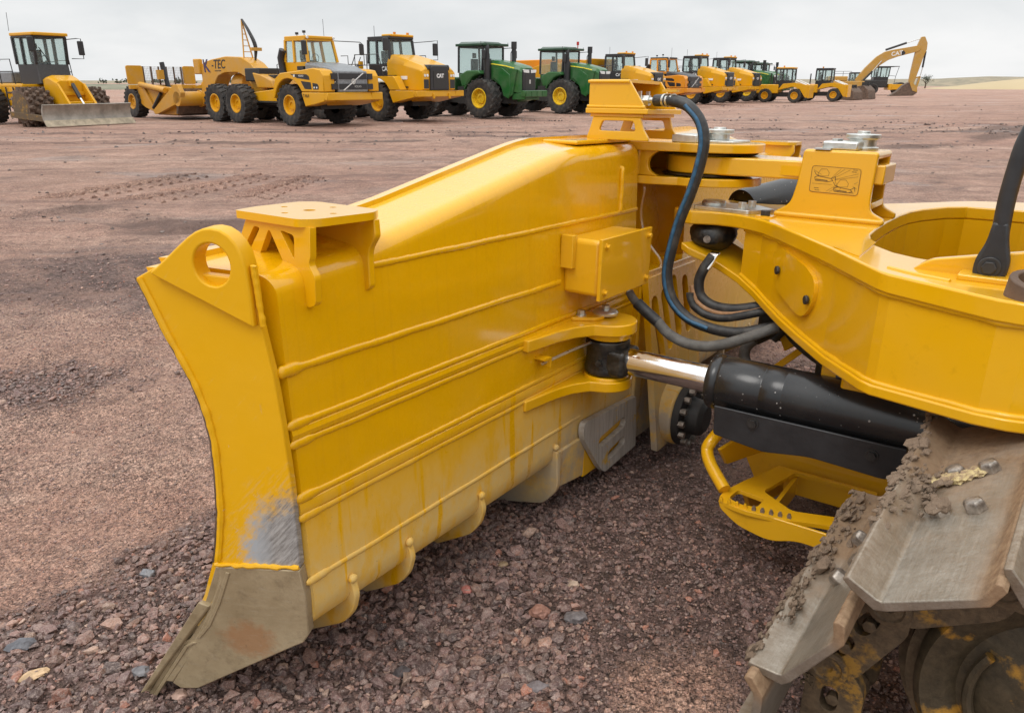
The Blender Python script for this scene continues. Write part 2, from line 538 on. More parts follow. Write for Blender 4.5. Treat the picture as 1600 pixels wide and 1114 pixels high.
base = m.mix(m.ramp(m.noise(4.1, 6, 0.7, m.mapv((1, 1, 1), (7, 3, 0))), 0.52, 0.72, 0, 0.6), base, (0.50, 0.365, 0.29))
base = m.mix(m.ramp(fine, 0.32, 0.50, 0.85, 0), base, (0.105, 0.066, 0.054))
base = m.mix(m.ramp(grit, 0.54, 0.70, 0, 0.75), base, (0.52, 0.40, 0.345))
v3 = m.n('ShaderNodeTexVoronoi', {'Vector': co, 'Scale': 88.0})
v4 = m.n('ShaderNodeTexVoronoi', {'Vector': co, 'Scale': 41.0})
cellv = m.n('ShaderNodeSeparateColor', {'Color': m.mix(0.35, v3.outputs['Color'], v4.outputs['Color'])}).outputs[0]
pk = m.math('MULTIPLY', m.ramp(cellv, 0.15, 0.85, 0.62, 1.42), m.ramp(v3.outputs['Distance'], 0.50, 0.78, 1.0, 0.42))  # cell rims darkened: shade in the gaps between pebbles, put into the colour
pk = m.math('MULTIPLY', pk, m.ramp(v4.outputs['Distance'], 0.60, 0.85, 1.0, 0.6))
grav = m.ramp(m.noise(0.9, 5, 0.7, m.mapv((1, 1, 1), (9, 2, 0))), 0.36, 0.60, 0.35, 1.0)
pkm = m.n('ShaderNodeMix', {0: grav, 2: 1.0, 3: pk}, data_type='FLOAT').outputs[0]
base = m.n('ShaderNodeVectorMath', {0: base, 1: m.n('ShaderNodeCombineXYZ', {0: m.math('MULTIPLY', pkm, 1.60), 1: m.math('MULTIPLY', pkm, 1.49), 2: m.math('MULTIPLY', pkm, 1.43)}).outputs[0]}, operation='MULTIPLY').outputs[0]
peb = m.mix(0.55, v1.outputs['Color'], v2.outputs['Color'])
pebv = m.n('ShaderNodeSeparateColor', {'Color': peb}).outputs[0]
pebc = m.mix(m.ramp(pebv, 0.2, 0.8), (0.11, 0.066, 0.060), (0.33, 0.215, 0.185))
pebc = m.mix(m.ramp(v2.outputs['Distance'], 0.50, 0.80, 0.35, 0.9), pebc, (0.042, 0.027, 0.021))  # dark gaps under and between stones painted in as shade
col = m.mix(m.ramp(cov, 0.15, 0.62, 0.12, 0.9), base, pebc)
rutn = m.n('ShaderNodeAttribute', attribute_name='rut').outputs['Fac']
col = m.mix(m.math('MULTIPLY', m.ramp(m.math('ADD', rutn, m.math('MULTIPLY', m.math('SUBTRACT', m.noise(3.0, 6, 0.7, co), 0.5), 1.2)), 0.35, 0.75), 0.75), col, (0.125, 0.075, 0.058))
lines = m.noise(1.0, 6, 0.7, m.mapv((0.09, 1.1, 1), (2, 5, 0), (0, 0, 0.12)), 0.4)
col = m.mix(m.math('MULTIPLY', m.ramp(lines, 0.54, 0.66, 0, 0.7), m.ramp(cov, 0.2, 0.5, 1, 0.2)), col, (0.175, 0.105, 0.083))
# damp patches where the rain has not dried
damp = m.math('MULTIPLY', m.ramp(m.noise(0.33, 4, 0.6, m.mapv((0.7, 1.3, 1), (3, 1, 0))), 0.56, 0.66), m.ramp(cov, 0.3, 0.6, 1, 0.3))
col = m.mix(m.math('MULTIPLY', damp, 0.22), col, (0.10, 0.068, 0.056))
hgt = m.math('ADD', m.math('MULTIPLY', grit, 0.35), m.math('MULTIPLY', fine, 0.8))
hgt = m.math('ADD', hgt, m.math('MULTIPLY', m.math('SUBTRACT', 1.0, v3.outputs['Distance']), m.math('MULTIPLY', grav, 0.7)))
hgt = m.math('ADD', hgt, m.math('MULTIPLY', m.math('SUBTRACT', 1.0, v2.outputs['Distance']), m.ramp(cov, 0.1, 0.6, 0.15, 0.9)))
nr = m.bump(hgt, 0.9, 0.03)
nr = m.bump(m.noise(2.2, 7, 0.72, co), 0.8, 0.18, nr)
M['ground'] = m.out(col, m.ramp(damp, 0, 1, 0.85, 0.36), 0, nr, Specular_IOR_Level=0.4)
me.materials.append(M['ground'])
ground = bpy.data.objects.new('ground', me)
COL.objects.link(ground)
tag(ground, 'reddish brown packed dirt yard with loose gravel patches', kind='structure')

# loose stones
m = NT('crushed_stone')
ca = m.n('ShaderNodeAttribute', attribute_name='tint').outputs['Color']
sp = m.noise(90, 4, 0.7)
c = m.mix(m.ramp(sp, 0.46, 0.70, 0, 0.6), ca, (0.46, 0.36, 0.31))
c = m.mix(m.ramp(m.noise(330, 3, 0.7), 0.56, 0.68, 0, 0.6), c, (0.62, 0.52, 0.46))  # pale specks painted in as small highlights on the stones
c = m.mix(m.ramp(m.noise(240, 3, 0.7, m.mapv((1, 1, 1), (3, 3, 3))), 0.54, 0.66, 0, 0.75), c, (0.045, 0.028, 0.022))
c = m.mix(m.ramp(m.noise(55, 3), 0.25, 0.45, 0.6, 0), c, (0.045, 0.034, 0.034))
M['stone'] = m.out(c, 0.5, 0, m.bump(m.noise(200, 4, 0.7), 0.7, 0.006), Specular_IOR_Level=0.45)
TINTS = np.array([(0.165, 0.115, 0.115), (0.215, 0.150, 0.145), (0.270, 0.185, 0.165), (0.13, 0.092, 0.095), (0.185, 0.125, 0.110),
                  (0.33, 0.235, 0.20), (0.105, 0.085, 0.088), (0.30, 0.150, 0.110), (0.235, 0.19, 0.185), (0.40, 0.325, 0.28)])
TINTS = TINTS * np.array([1.17, 0.95, 0.83])
TPROB = np.array([.17, .17, .12, .14, .13, .07, .07, .04, .06, .03]); TPROB = TPROB / TPROB.sum()
def ico(sub):
    bm = bmesh.new(); bmesh.ops.create_icosphere(bm, subdivisions=sub, radius=1)
    v = np.array([x.co[:] for x in bm.verts]); f = np.array([[y.index for y in x.verts] for x in bm.faces]); bm.free()
    return v, f
def stones(name, pos, size, sub, squash=0.68, jitter=0.26, seed=1, sink=0.25, lum=1.0):
    r = np.random.default_rng(seed)
    v0, f0 = ico(sub); n = len(pos); k = len(v0)
    V = np.repeat(v0[None], n, 0)
    # facet every stone: clip it by a few random planes
    for _ in range(7):
        d = r.normal(size=(n, 1, 3)); d /= np.linalg.norm(d, axis=2, keepdims=True)
        lim = r.uniform(0.30, 0.75, (n, 1))
        e = (V * d).sum(2) - lim
        V = V - d * np.clip(e, 0, None)[..., None]
    V = V * (1 + r.uniform(-jitter, jitter, (n, k, 1)) * 0.45)
    sc = size[:, None] * np.stack([r.uniform(0.8, 1.3, n), r.uniform(0.7, 1.1, n), r.uniform(0.5, 0.9, n) * squash / 0.68], 1)
    V = V * sc[:, None, :]
    az = r.uniform(0, 2 * np.pi, n); tl = r.normal(0, 0.28, n)
    ct, st = np.cos(tl)[:, None], np.sin(tl)[:, None]
    y = V[..., 1] * ct - V[..., 2] * st; z = V[..., 1] * st + V[..., 2] * ct; x = V[..., 0]
    ca, sa = np.cos(az)[:, None], np.sin(az)[:, None]
    V = np.stack([x * ca - y * sa, x * sa + y * ca, z], -1)
    zz = height(pos[:, 0], pos[:, 1]) + size * (0.5 - sink)
    V = V + np.stack([pos[:, 0], pos[:, 1], zz], 1)[:, None, :]
    Fa = (f0[None] + (np.arange(n) * k)[:, None, None]).reshape(-1, 3)
    me = bpy.data.meshes.new(name)
    fast_mesh(me, V.reshape(-1, 3), Fa)
    t = TINTS[r.choice(len(TINTS), n, p=TPROB)] * r.uniform(0.45, 1.25, (n, 1)) * lum
    cc = np.concatenate([np.repeat(t, k, 0), np.ones((n * k, 1))], 1)
    a = me.attributes.new('tint', 'FLOAT_COLOR', 'POINT'); a.data.foreach_set('color', cc.astype(np.float32).ravel())
    me.polygons.foreach_set('use_smooth', np.zeros(len(me.polygons), dtype=bool))
    me.materials.append(M['stone'])
    o = bpy.data.objects.new(name, me); COL.objects.link(o)
    return o
def scatter(n, xr, yr, prob, seed):
    r = np.random.default_rng(seed)
    p = np.stack([r.uniform(*xr, n), r.uniform(*yr, n)], 1)
    vis = np.abs(p[:, 0]) < 0.80 * p[:, 1] + 0.9
    p = p[vis]
    c = cover(p[:, 0], p[:, 1])
    keep = r.random(len(p)) < prob(c, p)
    return p[keep], c[keep]
p1, c1 = scatter(120000, (-3.6, 2.6), (1.1, 4.6), lambda c, p: np.clip((c - 0.22) * 2.2, 0, 1), 3)
r_ = np.random.default_rng(5)
s1 = np.clip(np.exp(r_.normal(np.log(0.0083), 0.5, len(p1))) * (0.7 + 0.5 * c1), 0.004, 0.036) * np.where(p1[:, 0] > 0.25, 0.62, 1.0)
g1 = tag(stones('gravel', p1, s1, 1, seed=21), 'loose purple brown crushed stone lying beneath and before the blade', kind='stuff')
p2, c2 = scatter(60000, (-9, 5), (3.6, 11), lambda c, p: np.clip((c - 0.12) * 1.0, 0, 0.8), 9)
s2 = np.clip(np.exp(r_.normal(np.log(0.0095), 0.45, len(p2))) * (0.6 + 0.6 * c2), 0.004, 0.03)
g2 = tag(stones('gravel', p2, s2, 1, seed=22, lum=1.25), 'thinner patches of crushed stone farther out on the yard', kind='stuff')
p3, c3 = scatter(80000, (-4.5, 2.8), (1.0, 6.0), lambda c, p: np.clip(0.55 - c * 0.2, 0.1, 1), 13)
g3 = tag(stones('grit', p3, np.random.default_rng(6).uniform(0.0025, 0.0070, len(p3)) * (0.8 + 0.12 * p3[:, 1]), 1, seed=23, lum=1.35), 'fine stone grit pressed into the dirt in the foreground', kind='stuff')

# mud clods thrown up beside the ruts
cp = []
for p in RUTS:
    for (ax, ay), (bx, by) in zip(p[:-1], p[1:]):
        ln = math.hypot(bx - ax, by - ay)
        for i in range(int(ln * 7)):
            t = random.random()
            if mnoise.noise(Vector((ax + (bx - ax) * t, ay + (by - ay) * t, 3)) * 0.5) < -0.08: continue
            s = random.choice((-1, 1)) * random.gauss(0.42, 0.2)
            nx_, ny_ = -(by - ay) / ln, (bx - ax) / ln
            cp.append((ax + (bx - ax) * t + nx_ * s, ay + (by - ay) * t + ny_ * s))
for i in range(500):
    y = random.uniform(7, 60); x = random.uniform(-0.75, 0.75) * y
    cp.append((x, y))
cp = np.array(cp)
cs = np.random.default_rng(8).uniform(0.018, 0.07, len(cp)) * (0.45 + np.clip(cp[:, 1] / 45, 0, 0.8))
keep_t, keep_p = TINTS.copy(), TPROB.copy()
TINTS = np.array([(0.13, 0.083, 0.066), (0.17, 0.115, 0.092), (0.105, 0.07, 0.06)]); TPROB = np.array([.4, .35, .25])
clods = tag(stones('mud_clods', cp, cs, 1, seed=31, sink=0.35), 'dark mud clods along the wheel ruts', kind='stuff')
TINTS, TPROB = keep_t, keep_p

# chevron tyre marks pressed into the dirt left of the blade
b = MB()
def tyre_print(p0, p1, w, step):
    p0, p1 = Vector((*p0, 0)), Vector((*p1, 0)); d = (p1 - p0); n = int(d.length / step); d.normalize()
    s = Vector((-d.y, d.x, 0))
    for i in range(n):
        c = p0 + d * (i * step)
        for sd_ in (-1, 1):
            a0 = c + s * (0.03 * sd_); a1 = c + s * (w * sd_) - d * 0.30
            hw = d * 0.045
            z0 = float(height(np.array(a0.x), np.array(a0.y))) + 0.002; z1 = float(height(np.array(a1.x), np.array(a1.y))) + 0.002
            t = 0.034 * random.uniform(0.7, 1.1)
            b.hexa([a0 - hw * 1.6 + Vector((0, 0, z0)), a0 + hw * 1.6 + Vector((0, 0, z0)), a1 + hw * 1.6 + Vector((0, 0, z1)), a1 - hw * 1.6 + Vector((0, 0, z1)),
                    a0 - hw * .4 + Vector((0, 0, z0 + t)), a0 + hw * .4 + Vector((0, 0, z0 + t)), a1 + hw * .4 + Vector((0, 0, z1 + t)), a1 - hw * .4 + Vector((0, 0, z1 + t))])
tyre_print((-6.9, 12.0), (-6.1, 15.6), 0.42, 0.27)
tyre_print((-5.6, 11.9), (-4.8, 15.4), 0.42, 0.27)
tyre_print((-4.1, 12.3), (-3.8, 15.2), 0.36, 0.27)
tag(b.build('tyre_print', 'ground', None, sharp=80), 'ribbed tyre prints pressed into the dirt', kind='stuff')

# separate stones one can pick out
def rock(x, y, s, col, label, seed, sq=(1.2, 1, 0.6), rz=0.0, rough=0.5):
    mm = NT('rock_' + str(seed))
    mat = mm.out(mm.mix(mm.ramp(mm.noise(40, 5), 0.4, 0.7), col, tuple(min(1, c * 1.7 + 0.03) for c in col)), 0.6, 0, mm.bump(mm.noise(60, 4), 0.5, 0.01))
    bb = MB(); bb.blob((0, 0, 0), s * sq[0], s * sq[1], s * sq[2], seed, rough, 2)
    o = bb.build('rock', mat, None, sharp=20)
    o.location = (x, y, float(height(np.array(x), np.array(y))) + s * sq[2] * 0.45); o.rotation_euler = (0, 0, rz)
    return tag(o, label, 'rock', 'single stones lying on the gravel')
rock(-0.345, 1.875, 0.026, (0.055, 0.045, 0.045), 'flat black stone on the gravel just below the blade end', 1, (1.2, 0.8, 0.45), 0.5)
rock(-0.035, 2.39, 0.020, (0.20, 0.135, 0.075), 'round flat tan stone in the shade under the blade', 2, (1.1, 0.9, 0.4), 0.3, 0.15)
rock(-1.455, 1.825, 0.030, (0.40, 0.27, 0.15), 'ochre slab of stone in the left foreground', 3, (1.4, 0.7, 0.3), 0.5)
rock(-1.575, 1.96, 0.031, (0.085, 0.085, 0.095), 'dark slate grey stone at the left edge of the foreground', 4, (1.3, 0.9, 0.6), 0.2)
rock(-1.35, 2.35, 0.024, (0.15, 0.15, 0.16), 'blue grey stone lying left of the worn end bit', 5, (1.2, 0.9, 0.7))
rock(-0.165, 2.24, 0.020, (0.30, 0.10, 0.075), 'brick red stone beneath the blade hooks', 6)
rock(0.095, 2.13, 0.031, (0.25, 0.125, 0.09), 'largest reddish brown stone on the shaded gravel', 7, (1.2, 1.0, 0.6))
rock(0.215, 2.10, 0.030, (0.12, 0.105, 0.105), 'grey lump of stone right of the reddish one', 8, (1.2, 0.9, 0.7))
rock(0.22, 2.27, 0.021, (0.32, 0.235, 0.17), 'pale buff stone behind the grey lump', 9, (1.2, 0.9, 0.6))
rock(-0.985, 1.765, 0.020, (0.33, 0.21, 0.16), 'pinkish stone beside the bottom of the end bit', 10)
rock(0.075, 1.80, 0.024, (0.115, 0.095, 0.095), 'dark grey stone at the bottom edge of the picture, right of the blade end', 11, (1.3, 0.9, 0.6))
rock(-1.14, 1.85, 0.022, (0.115, 0.11, 0.115), 'small charcoal stone in front of the cutting edge', 12)

# ------------------------------------------------------------------ the bulldozer
# machine frame: x = backwards along the machine, y = across it (away from the camera side), z = up; metres
DZ_U, DZ_W, DZ_Z = Vector((0.57690, 0.81616, -0.03249)), Vector((0.81660, -0.57721, 0.0)), Vector((0.018756, 0.026535, 0.999472))
DZ_O = Vector((-0.557242, 1.692373, 0.284177))
def D(p): return (p[1], p[0], p[2])      # (across, back, up) -> frame
def K(): return MB(D)
dozer = thing('bulldozer', 'large yellow bulldozer with angled blade, black hydraulic cylinder and muddy track in the foreground', 'bulldozer')
dozer.matrix_world = Matrix(((DZ_W.x, DZ_U.x, DZ_Z.x, DZ_O.x), (DZ_W.y, DZ_U.y, DZ_Z.y, DZ_O.y), (DZ_W.z, DZ_U.z, DZ_Z.z, DZ_O.z), (0, 0, 0, 1)))
AC = 2.2                                  # middle of the machine, across
def mir(p): return (2 * AC - p[0],) + tuple(p[1:])
ca_ = lambda p, q, d: (d, p, q)           # plane across = const: (back, up)
cz_ = lambda p, q, d: (p, q, d)           # plane up = const: (across, back)
cb_ = lambda p, q, d: (p, d, q)           # plane back = const: (across, up)

# --- paints that carry the wear of this machine
m = NT('blade_paint')
xyz = m.n('ShaderNodeSeparateXYZ', {0: m.co()})
n_big = m.noise(2.2, 5, 0.6); n_f = m.noise(30, 5, 0.65); n_g = m.noise(170, 3, 0.6)
zz = m.math('ADD', xyz.outputs['Z'], m.math('MULTIPLY', m.math('SUBTRACT', n_big, 0.5), 0.30))
dust = m.ramp(zz, 0.10, 0.42, 0.85, 0.0)
drip = m.noise(1.0, 3, 0.6, m.mapv((3, 15, 1.3)), 0.15)
patchy = m.ramp(m.noise(5.5, 6, 0.7, m.mapv((1, 1.6, 0.7))), 0.36, 0.50)
dust = m.math('MULTIPLY', dust, m.math('MULTIPLY', m.math('MULTIPLY', m.ramp(drip, 0.385, 0.43, 0, 1), m.ramp(n_f, 0.25, 0.6, 0.55, 1.0)), m.math('ADD', 0.25, m.math('MULTIPLY', patchy, 0.75))))
dust = m.math('MAXIMUM', dust, m.math('MULTIPLY', m.ramp(n_big, 0.5, 0.75), 0.05))
c = m.mix(dust, YEL, (0.66, 0.475, 0.19))
streak = m.ramp(m.noise(1.0, 4, 0.6, m.mapv((2, 60, 1.2))), 0.52, 0.68, 0, 0.22)
c = m.mix(m.math('MULTIPLY', streak, m.ramp(xyz.outputs['Z'], 0.2, 0.6, 0.2, 1)), c, (0.60, 0.285, 0.008))
spk = m.math('MULTIPLY', m.ramp(m.noise(120, 3, 0.7), 0.68, 0.74), m.ramp(xyz.outputs['Z'], 0.15, 0.5, 0.8, 0.12))
c = m.mix(spk, c, (0.14, 0.10, 0.06))
worn = m.math('MULTIPLY', m.math('MULTIPLY', m.ramp(xyz.outputs['Y'], 0.9, 1.4), m.ramp(xyz.outputs['Z'], 0.20, 0.02)), m.ramp(m.noise(6, 5, 0.7), 0.36, 0.55))
c = m.mix(m.math('MULTIPLY', worn, 0.8), c, (0.33, 0.30, 0.27))
low = m.math('MULTIPLY', m.ramp(m.math('ADD', xyz.outputs['Z'], m.math('MULTIPLY', n_f, 0.05)), -0.08, -0.20), 0.9)
c = m.mix(low, c, (0.26, 0.22, 0.17))
nr = m.bump(n_g, 0.06, 0.004); nr = m.bump(m.noise(7, 3, 0.5), 0.09, 0.03, nr)
m_ = NT('scraped_grey_plate'); q1 = m_.noise(9, 6, 0.7); q2 = m_.noise(1.0, 5, 0.7, m_.mapv((20, 60, 4)))
cq = m_.mix(m_.ramp(q2, 0.35, 0.65), (0.33, 0.295, 0.25), (0.52, 0.48, 0.43))
cq = m_.mix(m_.ramp(q1, 0.58, 0.66), cq, (0.60, 0.36, 0.04))
cq = m_.mix(m_.ramp(q2, 0.62, 0.72, 0, 0.8), cq, (0.07, 0.055, 0.045))
M['worn_plate'] = m_.out(cq, 0.5, 0.15, m_.bump(q1, 0.1, 0.005))
M['blade_paint'] = m.out(c, m.math('ADD', m.ramp(dust, 0, 0.8, 0.27, 0.62), m.ramp(n_f, 0.3, 0.7, -0.04, 0.06)), 0, nr, Specular_IOR_Level=0.2, Coat_Weight=m.ramp(dust, 0, 0.4, 0.95, 0.05), Coat_Roughness=0.09, Coat_IOR=1.45)

m = NT('blade_end_paint')
xyz = m.n('ShaderNodeSeparateXYZ', {0: m.co()})
n_big = m.noise(3.2, 5, 0.6); n_f = m.noise(26, 6, 0.7); n_g = m.noise(160, 3, 0.6)
dx = m.math('DIVIDE', m.math('ADD', m.math('ADD', xyz.outputs['X'], 0.045), m.math('MULTIPLY', m.math('SUBTRACT', xyz.outputs['Z'], 0.25), -0.22)), 0.085)
dz = m.math('DIVIDE', m.math('SUBTRACT', xyz.outputs['Z'], 0.265), 0.135)
dd = m.math('SQRT', m.math('ADD', m.math('MULTIPLY', dx, dx), m.math('MULTIPLY', dz, dz)))
scr = m.noise(1.0, 5, 0.75, m.mapv((16, 1, 120), vec=m.mapv((1, 1, 1), rot=(0, 0.9, 0))))
dd = m.math('ADD', dd, m.math('MULTIPLY', m.math('SUBTRACT', n_f, 0.5), 1.5))
dd = m.math('ADD', dd, m.math('MULTIPLY', m.math('SUBTRACT', scr, 0.5), 1.5))
bare = m.ramp(dd, 0.72, 1.28, 1, 0)
scuff = m.math('MULTIPLY', m.ramp(dd, 0.9, 2.1, 0.9, 0), m.ramp(scr, 0.5, 0.62))
chips = m.math('MULTIPLY', m.ramp(m.noise(24, 5, 0.7, m.mapv((1, 1, 0.6))), 0.66, 0.70), m.ramp(xyz.outputs['Z'], 0.75, 0.35, 0.0, 1))
bare = m.math('MAXIMUM', bare, m.math('MULTIPLY', chips, 0.9))
c = m.mix(m.ramp(n_big, 0.35, 0.7, 0, 0.25), YEL, (0.72, 0.42, 0.04))
c = m.mix(m.ramp(scr, 0.60, 0.74, 0, 0.35), c, (0.70, 0.47, 0.14))
c = m.mix(m.math('MULTIPLY', scuff, 0.6), c, (0.52, 0.45, 0.33))
marks = m.math('MULTIPLY', m.ramp(m.noise(1.0, 5, 0.8, m.mapv((30, 1, 9), vec=m.mapv((1, 1, 1), rot=(0, 0.5, 0)))), 0.70, 0.725), m.ramp(n_big, 0.5, 0.6))
c = m.mix(marks, c, (0.10, 0.07, 0.04))
steel = m.mix(m.ramp(scr, 0.35, 0.62), (0.20, 0.19, 0.175), (0.50, 0.50, 0.49))
steel = m.mix(m.ramp(m.math('ADD', xyz.outputs['X'], m.math('MULTIPLY', n_f, 0.05)), -0.085, -0.035), (0.46, 0.50, 0.53), steel)
c = m.mix(bare, c, steel)
nr = m.bump(n_g, 0.06, 0.004); nr = m.bump(m.noise(8, 3, 0.5), 0.12, 0.02, nr)
M['end_paint'] = m.out(c, m.ramp(bare, 0, 1, 0.34, 0.42), m.math('MULTIPLY', bare, 0.35), nr, Specular_IOR_Level=0.3)

m = NT('worn_end_bit')
n_big = m.noise(4, 5, 0.65); n_f = m.noise(40, 6, 0.7)
xyz = m.n('ShaderNodeSeparateXYZ', {0: m.co()})
dx = m.math('DIVIDE', m.math('ADD', xyz.outputs['X'], 0.15), 0.075); dz = m.math('DIVIDE', m.math('ADD', xyz.outputs['Z'], 0.055), 0.065)
dd = m.math('ADD', m.math('SQRT', m.math('ADD', m.math('MULTIPLY', dx, dx), m.math('MULTIPLY', dz, dz))), m.math('ADD', m.math('MULTIPLY', m.math('SUBTRACT', n_f, 0.5), 1.3), m.math('MULTIPLY', m.math('SUBTRACT', n_big, 0.5), 1.2)))
rustp = m.ramp(dd, 0.6, 1.1, 0.65, 0)
c = m.mix(m.ramp(n_big, 0.3, 0.7), (0.27, 0.20, 0.11), (0.48, 0.385, 0.245))
c = m.mix(m.ramp(m.noise(13, 6, 0.75), 0.5, 0.72, 0, 0.55), c, (0.13, 0.09, 0.05))
c = m.mix(rustp, c, (0.36, 0.17, 0.07))
c = m.mix(m.ramp(n_f, 0.60, 0.74, 0, 0.5), c, (0.08, 0.055, 0.035))
c = m.mix(m.ramp(m.noise(1.0, 4, 0.7, m.mapv((25, 25, 120), rot=(0, 0.6, 0))), 0.56, 0.72, 0, 0.4), c, (0.42, 0.36, 0.27))
M['end_bit'] = m.out(c, 0.5, 0.25, m.bump(m.noise(70, 5), 0.18, 0.006))

m = NT('worn_track_steel')
oi = m.n('ShaderNodeObjectInfo').outputs['Random']
off = m.n('ShaderNodeVectorMath', {0: m.co(), 1: (3.1, 1.7, 0)}, operation='ADD').outputs[0]
xyz = m.n('ShaderNodeSeparateXYZ', {0: m.co()})
n_big = m.noise(5, 6, 0.65, off); n_f = m.noise(45, 6, 0.7, off)
brush = m.noise(1.0, 4, 0.7, m.mapv((160, 14, 160), rot=(0, 0, 0.5)))
c = m.mix(m.ramp(brush, 0.3, 0.7), (0.30, 0.265, 0.215), (0.40, 0.365, 0.315))
c = m.mix(m.ramp(m.noise(11, 6, 0.75, off), 0.35, 0.65, 0.55, 0), c, (0.17, 0.135, 0.095))
c = m.mix(m.ramp(xyz.outputs['Z'], 0.052, 0.064, 0, 0.6), c, (0.50, 0.46, 0.40))
edge = m.math('ADD', xyz.outputs['Y'], m.math('MULTIPLY', m.math('SUBTRACT', n_big, 0.5), 0.5))
dirt = m.math('MAXIMUM', m.ramp(edge, 0.30, 0.56, 0.0, 0.9), m.ramp(m.math('ABSOLUTE', m.math('SUBTRACT', xyz.outputs['X'], 0.075)), 0.075, 0.14, 0, 0.75))
dirt = m.math('MULTIPLY', dirt, m.ramp(n_big, 0.28, 0.5, 0.55, 1))
c = m.mix(dirt, c, m.mix(m.ramp(n_f, 0.3, 0.7), (0.15, 0.085, 0.042), (0.30, 0.195, 0.11)))
c = m.mix(m.ramp(n_f, 0.64, 0.76, 0, 0.6), c, (0.08, 0.06, 0.045))
lip = m.math('MULTIPLY', m.ramp(m.math('ADD', xyz.outputs['X'], m.math('MULTIPLY', m.math('SUBTRACT', n_big, 0.5), 0.05)), 0.178, 0.218), 0.85)
c = m.mix(lip, c, m.mix(m.ramp(n_f, 0.3, 0.7), (0.17, 0.092, 0.045), (0.36, 0.235, 0.135)))
wall = m.math('MULTIPLY', m.ramp(m.math('ADD', xyz.outputs['X'], m.math('MULTIPLY', m.math('SUBTRACT', n_big, 0.5), 0.06)), 0.03, -0.03), m.ramp(n_f, 0.35, 0.6, 0.2, 0.75))
c = m.mix(wall, c, (0.15, 0.105, 0.065))
c = m.mix(m.ramp(n_big, 0.50, 0.72, 0, 0.5), c, (0.25, 0.155, 0.085))
M['shoe_steel'] = m.out(c, m.ramp(dirt, 0, 0.8, 0.36, 0.75), m.ramp(dirt, 0, 0.7, 0.55, 0.05), m.bump(m.math('ADD', n_f, m.math('MULTIPLY', brush, 0.3)), 0.3, 0.008))
m = NT('muddy_track_casting')
n_big = m.noise(5, 6, 0.65); n_f = m.noise(40, 6, 0.7)
c = m.mix(m.ramp(n_f, 0.3, 0.7), (0.06, 0.040, 0.022), (0.165, 0.112, 0.062))
c = m.mix(m.math('MULTIPLY', m.ramp(n_big, 0.54, 0.62), m.ramp(n_f, 0.4, 0.55, 0, 0.85)), c, (0.38, 0.20, 0.025))
M['muddy'] = m.out(c, 0.7, 0.05, m.bump(n_f, 0.45, 0.012))
m = NT('dried_mud')
n_f = m.noise(60, 6, 0.7)
M['mud'] = m.out(m.mix(n_f, (0.13, 0.09, 0.06), (0.30, 0.215, 0.15)), 0.95, 0, m.bump(n_f, 0.8, 0.015))
m = NT('idler_face')
n_big = m.noise(6, 6, 0.6); n_f = m.noise(35, 6, 0.7)
c = m.mix(m.ramp(n_f, 0.3, 0.7), (0.042, 0.032, 0.018), (0.10, 0.075, 0.042))
c = m.mix(m.ramp(n_big, 0.60, 0.66), c, (0.46, 0.235, 0.03))
M['idler'] = m.out(c, 0.55, 0.2, m.bump(n_f, 0.3, 0.01))

# --- blade shell --------------------------------------------------------------
ZT = [(-0.3, 0.972), (0.28, 1.016), (1.30, 1.224), (1.42, 1.240), (2.2, 1.244)]
def interp(T, x):
    for (x0, y0), (x1, y1) in zip(T[:-1], T[1:]):
        if x <= x1:
            return y0 + (y1 - y0) * max(0, (x - x0)) / (x1 - x0)
    return T[-1][1]
def zt(a):
    up = 0.035 * max(0.0, a - AC)
    a = a if a <= AC else 2 * AC - a
    return interp(ZT, a) + up
FRONT = [(-0.293, 0.977), (-0.277, 0.923), (-0.255, 0.85), (-0.228, 0.779), (-0.207, 0.717), (-0.190, 0.64), (-0.182, 0.561), (-0.185, 0.47), (-0.193, 0.355), (-0.209, 0.256), (-0.222, 0.189), (-0.255, 0.08), (-0.30, -0.03)]
def shear(a, b): return a + 0.515 * min(b, 0) * max(0.0, 1 - max(a, 0) / 0.6) if a <= AC else a - 0.515 * min(b, 0) * max(0.0, 1 - max(2 * AC - a, 0) / 0.6)
def section(a):
    t = zt(a)
    k = (t) / 0.977
    s = [(-0.24, -0.03), (-0.09, -0.03), (-0.055, -0.022), (-0.022, 0.0), (-0.006, 0.03), (-0.004, 0.07)]
    for z in (0.145, 0.34, 0.55, 0.745, t - 0.085):
        s.append((-0.0399 * z, z))
    b0 = -0.0399 * (t - 0.062)
    s += [(b0 - 0.055 + p, t - 0.066 + q) for p, q in arc(0, 0, 0.055, 4, 76, 7)]
    s += [(b0 - 0.066, t - 0.009), (-0.262, t + 0.004), (-0.265, t + 0.018), (-0.305, t + 0.016)]
    for b, z in FRONT[1:-1]:
        zz_ = z * k if z > 0.56 else z
        s.append((b, zz_))
    return s
def shell(a_list):
    return [[(shear(a, b), b, z) for b, z in section(a)] for a in a_list]
blade = K().loft(shell([0.031, 0.06, 0.15, 0.28, 0.35, 0.45, 0.6, 0.85, 1.1, 1.25, 1.32, 1.42, 1.6, 1.93])).build('blade', 'blade_paint', dozer, sharp=28, wn=True)
K().loft(shell([2.47, 2.8, 2.98, 3.08, 3.15, 3.4, 3.7, 3.8, 3.95, 4.05, 4.12, 4.25, 4.34, 4.369])).build('back_panel', 'blade_paint', blade, sharp=28, wn=True)
